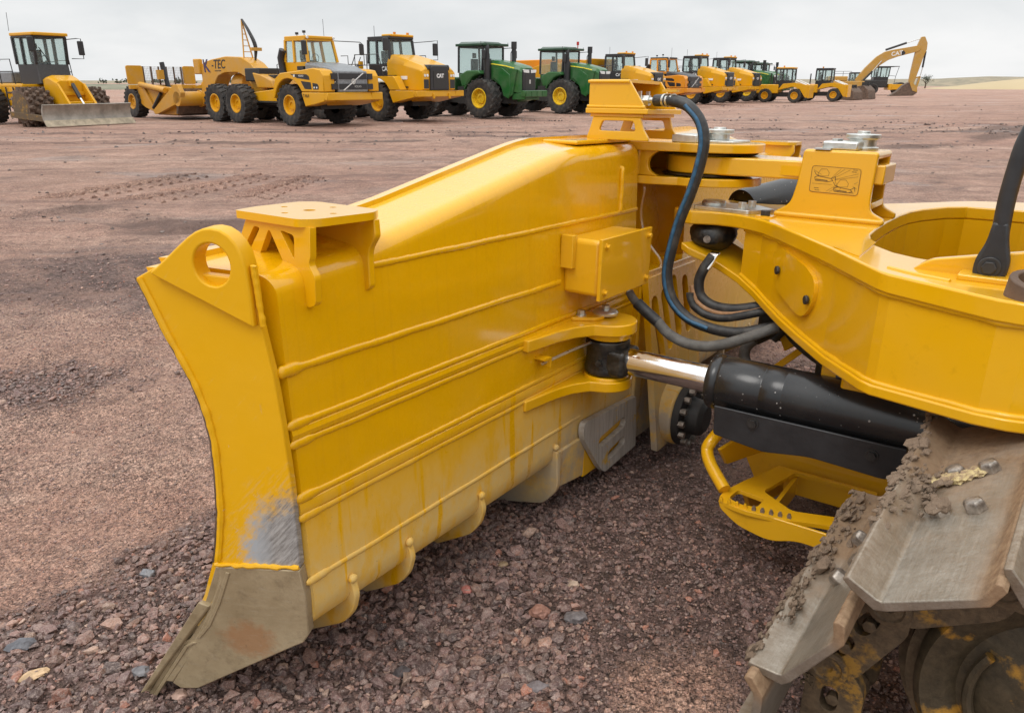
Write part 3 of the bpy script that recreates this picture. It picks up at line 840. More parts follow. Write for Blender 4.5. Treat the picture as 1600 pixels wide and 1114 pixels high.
# front plate across the whole width
fr = []
for a in (0.004, 0.3, 0.6, 1.3, 1.42, 1.9, 2.5, 2.98, 3.1, 3.8, 4.1, 4.396):
    t = zt(a); k = t / 0.977
    pts = [(b, (z * k if z > 0.56 else z)) for b, z in FRONT]
    ring = [(shear(a, b - 0.012), b - 0.012, z) for b, z in pts] + [(shear(a, b + 0.02), b + 0.02, z) for b, z in reversed(pts)]
    fr.append(ring)
K().loft(fr).build('moldboard', 'blade_paint', blade, sharp=28, wn=True)
# cutting edge: two bolted layers along the bottom
def strip(name, prof, mat, ext=0.0):
    rings = []
    for a in (-ext, 0.3, 0.6, 2.2, 3.8, 4.1, 4.4 + ext):
        rings.append([(shear(a, b), b, z) for b, z in prof])
    return K().loft(rings).build(name, mat, blade, bevel=0.003)
strip('cutting_edge', [(-0.275, 0.06), (-0.247, 0.05), (-0.455, -0.272), (-0.475, -0.285)], 'end_bit', 0.01)
strip('edge_backing', [(-0.235, 0.07), (-0.205, 0.06), (-0.385, -0.235), (-0.415, -0.235)], 'end_bit')
# end plates (flared outward at the front)
nE = (-0.889, 0.458)
def ep(side):
    def f(s, h, d):
        p = (-0.458 * s + nE[0] * d - 0.0325 * h, -0.889 * s + nE[1] * d, -0.0149 * s + 0.9995 * h)
        return p if side == 0 else mir(p)
    return f
for side in (0, 1):
    F = ep(side)
    outer = [(0.335, 0.980), (0.314, 0.923), (0.289, 0.85), (0.259, 0.779), (0.235, 0.717), (0.216, 0.64), (0.207, 0.561), (0.210, 0.47), (0.219, 0.355), (0.237, 0.256), (0.252, 0.193), (0.005, 0.203), (0.004, 0.439), (0.010, 0.618), (0.019, 0.754), (0.036, 0.880), (0.045, 0.985), (0.285, 1.006)]
    K().prism(outer, F, -0.030, 0.0).build('end_plate', 'end_paint', blade, bevel=0.003)
    eye = [(0.285, 0.998), (0.272, 1.008), (0.238, 1.035), (0.207, 1.061), (0.177, 1.085), (0.158, 1.097), (0.138, 1.105), (0.118, 1.107), (0.097, 1.103), (0.078, 1.091), (0.062, 1.072), (0.051, 1.047), (0.045, 1.017), (0.042, 0.95), (0.042, 0.875)]
    hole = [(0.127 + 0.044 * math.cos(2 * math.pi * i / 28), 1.022 + 0.050 * math.sin(2 * math.pi * i / 28)) for i in range(28)]
    K().prism(eye, F, -0.040, 0.020, [hole]).build('lifting_eye', 'end_paint', blade, bevel=0.005, seg=3)
    eb = [(0.236, 0.187), (0.240, 0.143), (0.282, 0.044), (0.314, -0.014), (0.361, -0.098), (0.440, -0.235), (0.415, -0.252), (0.362, -0.246), (0.058, -0.063), (0.018, -0.040), (0.0, -0.010), (-0.003, 0.106), (0.006, 0.197)]
    K().prism(eb, F, -0.034, 0.004).build('end_bit', 'end_bit', blade, bevel=0.004)
    fe = outer[:11]
    K().prism([(s_ + 0.0015, h_) for s_, h_ in fe] + [(s_ + 0.006, h_ + 0.001) for s_, h_ in reversed(fe)], F, -0.04, -0.004).build('front_edge', 'rust', blade)
    # stacked wear strips on the front of the end bit
    for (o, i, d0, d1) in ((0.0, 0.020, -0.06, -0.006), (0.020, 0.034, -0.05, 0.001), (0.034, 0.046, -0.04, 0.007)):
        q = [(0.251, 0.178), (0.292, 0.075), (0.333, -0.006), (0.372, -0.054)]
        q2 = [(0.385, -0.070), (0.413, -0.088), (0.492, -0.206), (0.545, -0.286)]
        for w in (q, q2):
            poly = [(s - o, h - o * 0.15) for s, h in w] + [(s - i, h - i * 0.15) for s, h in reversed(w)]
            K().prism(poly, F, d0, d1).build('wear_strip', 'end_bit', blade, bevel=0.002)
    w = MB(D); rr = random.Random(3)
    pts = [F(0.248 - i * 0.0120, 0.192 + 0.0006 * i + rr.uniform(-.002, .002), 0.001) for i in range(21)]
    w.tube(pts, [0.006 + rr.uniform(-0.002, 0.003) for _ in pts], 8)
    w.build('weld_bead', 'yellow', blade)
    w = MB(D)
    pts = []
    for (s0, h0), (s1, h1) in zip(outer[:10], outer[1:11]):
        for j in range(5): pts.append(F(s0 + (s1 - s0) * j / 5 - 0.012, h0 + (h1 - h0) * j / 5, -0.002))
    w.tube(pts, [0.010 + rr.uniform(-0.0015, 0.002) for _ in pts], 8)
    w.build('weld_bead', 'end_paint', blade)
    w = MB(D)
    pts = [F(0.036 - 0.0004 * i + rr.uniform(-.001, .001), 1.02 - i * 0.0076, 0.002) for i in range(20)]
    w.tube(pts, [0.0075 + rr.uniform(-0.001, 0.001) for _ in pts], 8)
    w.build('weld_bead', 'end_paint', blade)

# horizontal weld seams on the back
def weld(a0, a1, h, r=0.011, fat=True, seed=0, off=0.0, mat='blade_paint', bow=0.0, name='weld_bead'):
    rr = random.Random(seed); n = int((a1 - a0) / 0.009); pts = []; rs = []
    for i in range(n + 1):
        a = a0 + (a1 - a0) * i / n
        z = h + bow * math.sin(math.pi * i / n) + 0.002 * mnoise.noise(Vector((a * 6, seed, h * 9)))
        pts.append((a, -0.0399 * z + off, z * 0.9992))
        rs.append(r * (1 + 0.16 * mnoise.noise(Vector((a * 22, seed * 3.3, 1))) + rr.uniform(-0.07, 0.07)))
        if fat and i < 9:
            rs[-1] *= (0.7, 1.4, 1.5, 1.5, 1.52, 1.55, 1.5, 1.4, 1.15)[i]
    w = MB(D); w.tube(pts, rs, 12)
    n0 = 12
    for i, p in enumerate(pts):                       # flatten against the plate
        for k in range(n0):
            v = w.v[i * n0 + k]; b0 = p[1] - off
            w.v[i * n0 + k] = (b0 + (v[0] - b0) * 0.62, v[1], v[2])
    return w.build(name, mat, blade, sharp=60)
weld(0.31, 1.93, 0.959, 0.0092, False, 1)
weld(-0.01, 1.30, 0.745, 0.0110, True, 2)
weld(0.0, 1.92, 0.600, 0.0101, True, 3)
weld(0.002, 1.92, 0.547, 0.0092, True, 4)
weld(0.004, 1.92, 0.394, 0.0101, True, 5)
weld(0.006, 1.92, 0.338, 0.0092, True, 6)
weld(0.008, 1.46, 0.145, 0.0083, True, 7)
for h0, h1 in ((0.555, 0.592), (0.346, 0.386)):
    b = K()
    hh = [(h0, 0), (h0 + 0.005, 0.006), ((h0 + h1) / 2, 0.009), (h1 - 0.005, 0.006), (h1, 0)]
    b.loft([[(a, -0.0399 * z + o - 0.002, z) for z, o in hh] + [(a, -0.0399 * h1 - 0.02, h1), (a, -0.0399 * h0 - 0.02, h0)] for a in (0.01, 1.92)])
    b.build('reinforcing_strip', 'blade_paint', blade, sharp=25)
# upright seam and corner cap at the end of the plateau
rr = random.Random(4)
w = MB(D); pts = [(1.775 + rr.uniform(-.002, .002), -0.038 - 0.0 * i, 0.965 + 0.0115 * i) for i in range(16)]
pts += [(1.775, -0.047 - 0.1 * math.sin(R(k * 18)), 1.142 + 0.1 * (1 - math.cos(R(k * 18))) * 0.99) for k in range(1, 5)]
w.tube(pts, [0.010 + rr.uniform(-.001, .002) for _ in pts], 8); w.build('weld_bead', 'blade_paint', blade, sharp=60)
K().box(1.50, 1.95, -0.26, -0.10, 1.236, 1.252).build('top_pad', 'blade_paint', blade, bevel=0.006)

# gusset plates under the blade
G = rounded([(-0.03, 0.075), (0.0, 0.072), (0.016, 0.024), (-0.002, -0.038), (-0.045, -0.095), (-0.20, -0.192), (-0.31, -0.192), (-0.25, -0.02)], [0, 0.008, 0.02, 0.02, 0.03, 0, 0, 0])
for a, s in ((0.17, 1), (0.41, 1), (0.78, 1), (3.62, 1), (3.99, 1), (4.23, 1)):
    K().prism(G, ca_, a - 0.011, a + 0.011).build('gusset', 'blade_paint', blade, bevel=0.004)
G2 = rounded([(-0.03, 0.066), (0.014, 0.062), (0.022, -0.108), (-0.047, -0.19), (-0.31, -0.262), (-0.26, -0.02)], [0, 0.006, 0.035, 0.03, 0, 0])
for a in (1.27, 3.13):
    K().prism(G2, ca_, a - 0.012, a + 0.012).build('gusset', 'blade_paint', blade, bevel=0.004)
for a in (0.17, 0.41, 0.78, 1.27):
    K().blob((a - 0.006, 0.004, 0.078), 0.015, 0.012, 0.015, int(a * 50), 0.2, 2).build('weld_bead', 'blade_paint', blade)

# slotted wear plate near the middle
sp = rounded([(1.445, 0.128), (1.93, 0.098), (1.94, -0.155), (1.635, -0.172), (1.585, -0.128), (1.44, 0.06)], [0.05, 0.01, 0, 0.02, 0.02, 0.03])
h1 = slot(1.60, -0.012, 1.80, 0.010, 0.027); h2 = slot(1.685, -0.103, 1.80, -0.084, 0.024)
bp = lambda p, q, d: (p, -0.0399 * q + d + 0.006 * (1 if q < 0 else 1), q * 0.9992)
K().prism(sp, bp, 0.0, 0.026, [h1, h2]).build('wear_plate', 'worn_plate', blade, bevel=0.004)
K().box(1.50, 1.925, -0.06, 0.004, -0.150, 0.10).build('backing_plate', 'yellow', blade)
K().hexa([(1.30, -0.15, -0.13), (1.64, -0.15, -0.165), (1.64, 0.0, -0.165), (1.30, 0.0, -0.12), (1.30, -0.15, 0.05), (1.64, -0.15, 0.05), (1.64, 0.006, 0.05), (1.30, 0.006, 0.05)]).build('skid_plate', 'blade_paint', blade, bevel=0.006)

# centre bay: ribs, slotted centre plate, trunnion
b = K(); b.box(1.90, 2.50, -0.245, -0.20, 0.55, 1.10); b.build('bay_back', 'blade_paint', blade)
for a, bo in ((2.0, 0.0), (2.16, 0.02)):
    rib = [(-0.21, 1.09), (-0.16, 1.09), (-0.13 + bo, 1.03), (-0.15 + bo, 0.92), (-0.12 + bo, 0.80), (-0.02 + bo, 0.70), (0.0, 0.60), (-0.21, 0.60)]
    K().prism(rounded(rib, [0, .02, .03, .08, .08, .03, 0, 0]), ca_, a - 0.012, a + 0.012).build('rib', 'blade_paint', blade, bevel=0.003)
cpl = lambda p, q, d: (p, 0.03 + (0.66 - q) * 0.14 + d, q)
slots = [slot(2.04, 0.28, 1.985, 0.54, 0.032), slot(2.13, 0.32, 2.085, 0.56, 0.028), slot(2.235, 0.36, 2.20, 0.60, 0.032), slot(2.35, 0.36, 2.33, 0.58, 0.032)]
K().prism([(1.93, 0.66), (2.47, 0.66), (2.47, -0.15), (1.93, -0.15)], cpl, -0.02, 0.012, slots).build('centre_plate', 'blade_paint', blade, bevel=0.003)
K().box(1.92, 2.48, -0.22, 0.03, 0.655, 0.685).build('shelf', 'blade_paint', blade, bevel=0.004)
K().box(1.925, 2.475, -0.2, 0.0, -0.15, 0.64).build('bay_core', 'blade_paint', blade)
w = MB(D); pts = [(1.935, 0.005 + 0.0 * i, 0.62 - 0.03 * i) for i in range(26)]; w.tube(pts, 0.011, 8); w.build('weld_bead', 'blade_paint', blade)
K().lathe([(0.155, 0.0), (0.155, 0.08), (0.148, 0.09)], (2.12, 0.10, -0.01), (0, 1, 0), 36).build('trunnion_ring', 'blade_paint', blade, bevel=0.004)
fl = K().lathe([(0.148, 0.0), (0.148, 0.035), (0.12, 0.04), (0.09, 0.04), (0.085, 0.10), (0.06, 0.12)], (2.12, 0.19, -0.01), (0, 1, 0), 36).build('trunnion_flange', 'dark', dozer, bevel=0.003)
for i in range(14):
    t = 2 * math.pi * i / 14
    bo = K().cyl((2.12 + 0.132 * math.cos(t), 0.222, -0.01 + 0.132 * math.sin(t)), (2.12 + 0.132 * math.cos(t), 0.252, -0.01 + 0.132 * math.sin(t)), 0.016, n=6).build('bolt', 'bolt_steel', fl)

# --- bracket with bolt plate on the near end, and its twin on the far end -------
def mount(mm):
    fn = (lambda p, q, d: (d, p, q)) if not mm else (lambda p, q, d: (2 * AC - d, p, q))
    fz = cz_ if not mm else (lambda p, q, d: (2 * AC - p, q, d))
    plate = rounded([(0.105, -0.395), (0.20, -0.405), (0.46, -0.335), (0.47, -0.115), (0.43, -0.105), (0.335, -0.035), (0.11, -0.055), (0.085, -0.10)], [0.02, 0.03, 0.04, 0.02, 0.01, 0.05, 0.04, 0.02])
    plate = rounded([(0.085, -0.275), (0.16, -0.295), (0.31, -0.295), (0.345, -0.26), (0.345, -0.02), (0.30, 0.012), (0.12, 0.0), (0.085, -0.03)], [0.01, 0.02, 0.03, 0.02, 0.012, 0.03, 0.03, 0.02])
    holes = [[(x + r * math.cos(2 * math.pi * i / 14), y + r * math.sin(2 * math.pi * i / 14)) for i in range(14)] for x, y, r in ((0.21, -0.135, 0.016), (0.21, -0.235, 0.009), (0.21, -0.045, 0.009), (0.135, -0.14, 0.009), (0.29, -0.135, 0.009))]
    top = K().prism(plate, fz, 1.090, 1.110, holes).build('mounting_bracket', 'yellow', dozer, bevel=0.003)
    leg = rounded([(-0.005, 1.090), (-0.010, 1.02), (-0.018, 1.0), (0.002, 0.97), (-0.002, 0.90), (-0.030, 0.888), (-0.056, 0.905), (-0.064, 0.95), (-0.10, 0.966), (-0.270, 0.982), (-0.285, 1.03), (-0.25, 1.090)], [0, 0, .01, .01, .01, .01, .02, .03, .03, 0, 0, 0])
    tri = [rounded([(-0.219, 1.074), (-0.196, 1.071), (-0.246, 1.008), (-0.262, 1.020)], 0.008), rounded([(-0.160, 1.074), (-0.212, 0.992), (-0.111, 0.989)], 0.012), rounded([(-0.118, 1.074), (-0.070, 1.005), (-0.066, 1.066)], 0.010)]
    K().prism(leg, fn, 0.098, 0.118, tri).build('bracket_leg', 'yellow', top, bevel=0.003)
    leg2 = rounded([(0.006, 1.090), (0.010, 1.045), (-0.020, 1.005), (-0.018, 0.905), (-0.045, 0.888), (-0.060, 0.915), (-0.078, 0.968), (-0.14, 0.985), (-0.275, 0.99), (-0.275, 1.090)], [0, .01, .02, .01, .015, .02, .03, .02, 0, 0])
    K().prism(leg2, fn, 0.300, 0.322).build('bracket_leg', 'yellow', top, bevel=0.003)
    K().hexa([fn(-0.275, 0.985, 0.118), fn(-0.255, 0.985, 0.118), fn(-0.255, 0.985, 0.30), fn(-0.275, 0.985, 0.30), fn(-0.265, 1.09, 0.118), fn(-0.245, 1.09, 0.118), fn(-0.245, 1.09, 0.30), fn(-0.265, 1.09, 0.30)]).build('bracket_web', 'yellow', top, bevel=0.002)
    for a0, pts in ((0.098, [(-0.27, 0.984), (-0.10, 0.972), (-0.066, 0.955), (-0.058, 0.91), (-0.042, 0.892)]), (0.300, [(-0.14, 0.990), (-0.078, 0.974), (-0.062, 0.915), (-0.055, 0.895)])):
        w = MB(D); w.tube([fn(p, q, a0 - 0.003) for p, q in pts], 0.010, 8, 5); w.build('weld_bead', 'yellow', top)
    return top
mount(False)
far = mount(True)
far.location.z = 0.07

# --- junction box ---------------------------------------------------------------
jb = K().box(1.325, 1.715, -0.035, 0.122, 0.70, 0.912).build('junction_box', 'yellow', dozer, bevel=0.018, seg=3)
K().box(1.312, 1.728, 0.122, 0.137, 0.690, 0.922).build('box_cover', 'yellow', jb, bevel=0.003)
K().box(1.30, 1.33, -0.033, 0.02, 0.80, 0.925).build('mounting_tab', 'yellow', jb, bevel=0.003)
for a in (1.345, 1.695):
    for z in (0.72, 0.892):
        K().cyl((a, 0.137, z), (a, 0.140, z), 0.013, n=16).cyl((a, 0.140, z), (a, 0.152, z), 0.0095, n=6).build('bolt', 'yellow', jb)

# --- clevis lugs for the angle cylinder -------------------------------------------
PA, PB = 1.50, 0.085
lug_u = [(1.045, -0.03), (1.045, 0.004), (1.12, 0.012), (1.22, 0.022), (1.31, 0.045), (1.38, 0.085)] + arc(PA, PB, 0.112, 150, 0, 10) + [(1.63, -0.03)]
lug_u = [(a, b) for a, b in lug_u]
lu = K().prism(lug_u, cz_, 0.532, 0.578).build('cylinder_lug', 'yellow', dozer, bevel=0.005)
ll = K().prism([(a, b - 0.005) for a, b in lug_u], cz_, 0.300, 0.343).build('cylinder_lug', 'yellow', dozer, bevel=0.005)
K().cyl((PA, PB, 0.505), (PA, PB, 0.534), 0.088, 0.095, 28).build('boss', 'yellow', lu, bevel=0.003)
K().cyl((PA, PB, 0.342), (PA, PB, 0.352), 0.092, 0.088, 28).build('boss', 'yellow', ll, bevel=0.002)
K().prism(rounded([(1.37, -0.02), (1.46, -0.045), (1.53, 0.02), (1.49, 0.075), (1.43, 0.07)], 0.02), cz_, 0.578, 0.592).build('keeper_plate', 'yellow', lu, bevel=0.003)
K().lathe([(0.050, 0), (0.052, 0.010), (0.046, 0.016), (0.020, 0.020)], (PA + 0.02, PB - 0.03, 0.588), (0, 0, 1), 24).build('pin_cap', 'zinc', lu)
K().cyl((PA + 0.02, PB - 0.03, 0.607), (PA + 0.02, PB - 0.03, 0.624), 0.017, n=6).build('bolt', 'zinc', lu)
K().cyl((1.425, -0.002, 0.592), (1.425, -0.002, 0.597), 0.020, n=18).cyl((1.425, -0.002, 0.597), (1.425, -0.002, 0.614), 0.0155, n=6).build('bolt', 'zinc', lu)

# --- angle cylinder ------------------------------------------------------------------
CZ = 0.418
eyec = K().lathe([(0.070, 0), (0.088, 0.008), (0.090, 0.03), (0.084, 0.05), (0.084, 0.10), (0.090, 0.125), (0.088, 0.145), (0.070, 0.153)], (PA, PB, 0.352), (0, 0, 1), 20).build('rod_eye', 'grease', dozer, bevel=0.004)
K().box(PA - 0.075, PA + 0.075, PB + 0.02, PB + 0.112, CZ - 0.058, CZ + 0.052).build('eye_boss', 'grease', eyec, bevel=0.02, seg=3)
K().cyl((PA - 0.083, PB + 0.01, CZ - 0.005), (PA - 0.094, PB + 0.012, CZ - 0.005), 0.014, n=6).build('grease_fitting', 'grease', eyec)
rod = K().cyl((PA, PB + 0.10, CZ), (PA, 0.60, CZ), 0.0525, n=40).build('cylinder_rod', 'bright_steel', dozer)
bar = K().lathe([(0.058, 0.0), (0.098, 0.004), (0.104, 0.014), (0.104, 0.040), (0.099, 0.046), (0.1015, 0.052), (0.1015, 0.200), (0.1005, 0.202), (0.1005, 0.206), (0.1015, 0.208), (0.1015, 0.275), (0.1008, 0.277), (0.1015, 0.280), (0.1015, 1.05), (0.108, 1.06), (0.108, 1.12)], (PA, 0.528, CZ), (0, 1, 0), 48).build('cylinder_barrel', 'cyl_black', dozer, sharp=50)
K().cyl((PA, 1.64, CZ), (PA, 1.95, CZ), 0.06, n=20).build('barrel_mount', 'grease', bar)
gd = K().prism(rounded([(0.585, 0.365), (0.592, 0.255), (0.775, 0.236), (0.93, 0.262), (1.17, 0.252), (1.215, 0.275), (1.215, 0.372)], [0, .012, .02, .03, .02, .02, 0]), ca_, PA - 0.112, PA - 0.100)
gd = gd.build('cylinder_guard', 'black', dozer, bevel=0.003)
K().box(PA - 0.101, PA - 0.02, 0.60, 1.19, 0.305, 0.318).build('guard_flange', 'black', gd)
for b_, z_ in ((0.73, 0.335), (1.12, 0.325)):
    K().cyl((PA - 0.112, b_, z_), (PA - 0.116, b_, z_), 0.021, n=20).cyl((PA - 0.116, b_, z_), (PA - 0.127, b_, z_), 0.015, n=6).build('bolt', 'bolt_dark', gd)
K().tube([(PA + 0.03, 0.95, CZ + 0.10), (PA + 0.03, 1.2, CZ + 0.125), (PA + 0.03, 1.7, CZ + 0.135)], 0.013, 10, 4).build('oil_pipe', 'black', bar)
# thin spring rod from the eye to a bent tab
tb = K().box(1.12, 1.165, -0.02, 0.03, 0.487, 0.494).box(1.158, 1.165, -0.02, 0.03, 0.455, 0.494).build('spring_tab', 'yellow', dozer)
K().tube([(1.135, 0.006, 0.468), (1.30, 0.03, 0.482), (1.42, 0.05, 0.49)], 0.006, 8).build('spring_rod', 'zinc', tb)

# --- C-frame ---------------------------------------------------------------------------
NEAR = [(2.02, 0.10), (1.955, 0.15), (1.945, 0.21), (1.965, 0.25), (1.985, 0.31), (1.975, 0.39), (1.93, 0.47), (1.88, 0.535), (1.80, 0.605), (1.40, 0.905), (1.36, 0.930), (1.13, 1.085), (1.095, 1.120), (0.955, 1.378), (0.945, 1.45), (0.98, 1.60), (1.05, 1.80), (1.10, 2.3)]
zP0, zP1 = 0.915, 0.970
opening = [(1.715, 0.955), (1.80, 0.935), (1.955, 0.925), (2.2, 0.92), (2.45, 0.925), (2.62, 0.94), (2.75, 0.972), (2.93, 1.05), (3.0, 1.12), (3.02, 1.35), (2.9, 1.9), (1.5, 1.9), (1.40, 1.35), (1.385, 1.22), (1.41, 1.14), (1.46, 1.07), (1.56, 1.0), (1.65, 0.965)]
outer = NEAR + [mir(p) for p in reversed(NEAR)]
cf = K().prism(outer, cz_, zP0, zP1, [opening]).build('c_frame', 'yellow', dozer, bevel=0.006)
# inner walls of the opening
ring = opening
b = K()
for i in range(len(ring)):
    p, q = Vector(ring[i]), Vector(ring[(i + 1) % len(ring)])
    if p.y > 1.5 and q.y > 1.5: continue
    nrm = Vector((-(q - p).y, (q - p).x)).normalized() * 0.025
    c0 = sum((Vector(r_) for r_ in ring), Vector((0, 0))) / len(ring)
    if (p - c0).dot(nrm) < 0: nrm = -nrm
    b.hexa([(p.x, p.y, 0.55), (q.x, q.y, 0.55), (q.x + nrm.x, q.y + nrm.y, 0.55), (p.x + nrm.x, p.y + nrm.y, 0.55), (p.x, p.y, 0.914), (q.x, q.y, 0.914), (q.x + nrm.x, q.y + nrm.y, 0.914), (p.x + nrm.x, p.y + nrm.y, 0.914)])
b.build('inner_wall', 'yellow', cf)
FL = [(1.955, 0.17, 0.835), (1.945, 0.21, 0.815), (1.985, 0.28, 0.782), (1.985, 0.35, 0.752), (1.965, 0.425, 0.722), (1.90, 0.515, 0.688), (1.80, 0.605, 0.660), (1.69, 0.69, 0.644), (1.55, 0.795, 0.634), (1.40, 0.905, 0.630), (1.36, 0.930, 0.632), (1.13, 1.085, 0.652), (1.095, 1.120, 0.656), (0.955, 1.378, 0.684), (0.945, 1.45, 0.688), (0.98, 1.60, 0.69), (1.05, 1.80, 0.69), (1.10, 2.3, 0.69)]
for sgn in (0, 1):
    mm = (lambda p: p) if sgn == 0 else mir
    tops, rings = [], []
    for a, b_, z in FL:
        k = 0.34 if b_ < 0.9 else 0.25
        ia = min(a + k, AC) ; ib = b_ + (0.02 if b_ > 0.4 else 0)
        rings.append([mm((a, b_, z)), mm((ia, ib + 0.10, z)), mm((ia, ib + 0.10, z - 0.032)), mm((a, b_, z - 0.032))])
    K().loft(rings).build('bottom_flange', 'yellow', cf, bevel=0.005)
    web = [q for q in FL if q[1] >= 0.42]
    wr = []
    P2 = [Vector((q[0], q[1])) for q in web]
    for i, (a, b_, z) in enumerate(web):
        t = (P2[min(i + 1, len(P2) - 1)] - P2[max(i - 1, 0)]).normalized()
        n2 = Vector((-t.y, t.x))
        if n2.x < 0: n2 = -n2
        i0, i1 = P2[i] + n2 * 0.016, P2[i] + n2 * 0.046
        wr.append([mm((i0.x, i0.y, z - 0.004)), mm((i0.x, i0.y, 0.918)), mm((i1.x, i1.y, 0.918)), mm((i1.x, i1.y, z - 0.004))])
    K().loft(wr).build('side_web', 'yellow', cf, sharp=4)
    for zoff, k in ((0.0, 0), (0.0, 1)):
        w = MB(D); pts = []; rs = []
        for i in range(len(wr) - 1):
            for j in range(8):
                p0, p1 = Vector(wr[i][k]), Vector(wr[i + 1][k])
                p = p0 + (p1 - p0) * (j / 8)
                p.z += 0.006 if k == 0 else -0.005
                p.z += 0.002 * mnoise.noise(p * 14)
                pts.append(tuple(p)); rs.append(0.0095 * (1 + 0.3 * mnoise.noise(p * 19)))
        w.tube(pts, rs, 8); w.build('weld_bead', 'yellow', cf, sharp=60)
    # recessed cover with two dark bolts
    w0, w1 = Vector((1.748, 0.640, 0)), Vector((1.335, 0.942, 0))
    tt = (w1 - w0).normalized(); nn = Vector((-tt.y, tt.x, 0)); nn = nn if nn.x < 0 else -nn
    def wl(u, z, d): 
        p = w0 + tt * u + nn * (d - 0.012)
        return mm((p.x, p.y, z))
    cov_ = rounded([(-0.08, 0.865), (0.02, 0.895), (0.25, 0.872), (0.335, 0.845), (0.335, 0.76), (0.27, 0.700), (0.20, 0.700), (0.0, 0.735)], [.03, .02, .03, .05, .04, .04, .03, .03])
    cp_ = K().prism(cov_, wl, -0.012, 0.0025).build('cover_plate', 'yellow', cf)
    for u, z in ((0.012, 0.812), (0.305, 0.772)):
        K().cyl(wl(u, z, 0.006), wl(u, z, 0.018), 0.0165, n=8).build('bolt', 'bolt_dark', cp_, bevel=0.003)
# pins and hardware on the nose of the frame
np_ = K().prism(rounded([(2.02, 0.185), (2.20, 0.17), (2.22, 0.40), (2.12, 0.50), (1.995, 0.43)], .01), cz_, 0.970, 0.986).build('pin_retainer', 'zinc', cf, bevel=0.002)
K().lathe([(0.05, 0), (0.052, 0.012), (0.046, 0.020)], (2.10, 0.245, 0.985), (0, 0, 1), 22).build('pin_cap', 'zinc', np_)
for a, b_ in ((2.05, 0.385), (2.13, 0.40)):
    K().cyl((a, b_, 0.986), (a, b_, 1.012), 0.019, n=6).build('bolt', 'zinc', np_, bevel=0.002)
for a, b_ in ((1.985, 0.505), (2.12, 0.555)):
    K().box(a - 0.03, a + 0.03, b_ - 0.03, b_ + 0.035, 0.970, 0.976).build('weld_pad', 'yellow', cf)
    K().cyl((a, b_, 0.976), (a, b_, 0.996), 0.021, n=6).build('bolt', 'bolt_dark', cf, bevel=0.002)
K().hexa([(1.72, 0.93, 0.970), (1.60, 0.99, 0.970), (1.30, 1.00, 0.970), (1.42, 0.90, 0.970), (1.72, 0.93, 0.974), (1.60, 0.99, 0.974), (1.30, 1.0, 0.974), (1.42, 0.90, 0.974)]).build('weld_strip', 'yellow', cf)
w = MB(D); w.tube([(1.19, 1.10, 0.968), (1.14, 1.17, 0.968), (1.10, 1.26, 0.968)], 0.008, 8, 6); w.build('weld_bead', 'yellow', cf)
# upright lug plate with the black grab handle
K().prism(rounded([(1.15, 0.965), (1.19, 1.0), (1.33, 1.030), (1.50, 1.065), (1.9, 1.09), (1.9, 0.965)], [0, .02, .05, .05, 0, 0]), ca_, 1.225, 1.255).build('lug_plate', 'yellow', cf, bevel=0.004)
K().box(1.14, 1.225, 1.27, 1.62, 0.968, 0.985).build('lug_foot', 'yellow', cf, bevel=0.004)
K().lathe([(0.07, 0.0), (0.07, 0.06), (0.052, 0.062), (0.052, 0.0)], (1.03, 1.45, 0.955), (-0.2, 0.1, 1), 24).build('hose_collar', 'rust', cf, bevel=0.003)
hd = MB(D)
hp = [(1.195, 1.342, 1.085), (1.195, 1.340, 1.17), (1.195, 1.344, 1.25), (1.195, 1.352, 1.32), (1.195, 1.372, 1.375), (1.195, 1.415, 1.42), (1.195, 1.49, 1.445), (1.195, 1.9, 1.46)]
hd.tube(hp, 0.0205, 14, 6)
handle = hd.build('grab_handle', 'black', dozer)
K().prism(rounded([(1.300, 0.965), (1.372, 0.965), (1.380, 1.02), (1.366, 1.065), (1.358, 1.12), (1.322, 1.12), (1.316, 1.065), (1.298, 1.02)], [.025, .025, .03, .02, 0, 0, .02, .03]), ca_, 1.175, 1.213).build('handle_foot', 'black', handle, bevel=0.008)
K().cyl((1.177, 1.335, 1.005), (1.170, 1.335, 1.005), 0.027, n=24).cyl((1.170, 1.335, 1.005), (1.158, 1.335, 1.005), 0.018, n=6).build('bolt', 'bolt_dark', handle, bevel=0.002)

# --- block with the hydraulic decal, on the frame ----------------------------------------
side = rounded([(0.600, 1.232), (0.872, 1.232), (0.868, 1.06), (0.872, 1.015), (0.925, 0.990), (0.925, 0.968), (0.52, 0.968), (0.52, 0.990), (0.572, 1.02), (0.590, 1.10)], [.012, .012, .1, .04, .006, 0, 0, .006, .03, .1])
bk = K().prism(side, ca_, 2.065, 2.092).build('link_bracket', 'yellow', dozer, bevel=0.005)
K().prism(side, ca_, 2.315, 2.342).build('side_plate', 'yellow', bk, bevel=0.005)
K().box(2.067, 2.34, 0.598, 0.874, 1.206, 1.236).build('top_plate', 'yellow', bk, bevel=0.014, seg=3)
K().box(2.093, 2.314, 0.60, 0.872, 1.02, 1.045).build('inner_plate', 'yellow', bk, bevel=0.003)
K().box(2.052, 2.075, 0.515, 0.93, 0.968, 0.990).build('weld_bead', 'yellow', bk, bevel=0.009, seg=3)
K().cyl((2.2, 0.735, 1.0), (2.2, 0.735, 1.21), 0.055, n=24).build('pin', 'zinc', bk)
K().cyl((2.2, 0.735, 1.05), (2.2, 0.735, 1.064), 0.075, n=24).build('seal_ring', 'grease', bk)
K().box(2.09, 2.25, 0.66, 0.79, 1.236, 1.268).build('pin_retainer', 'zinc', bk, bevel=0.006)
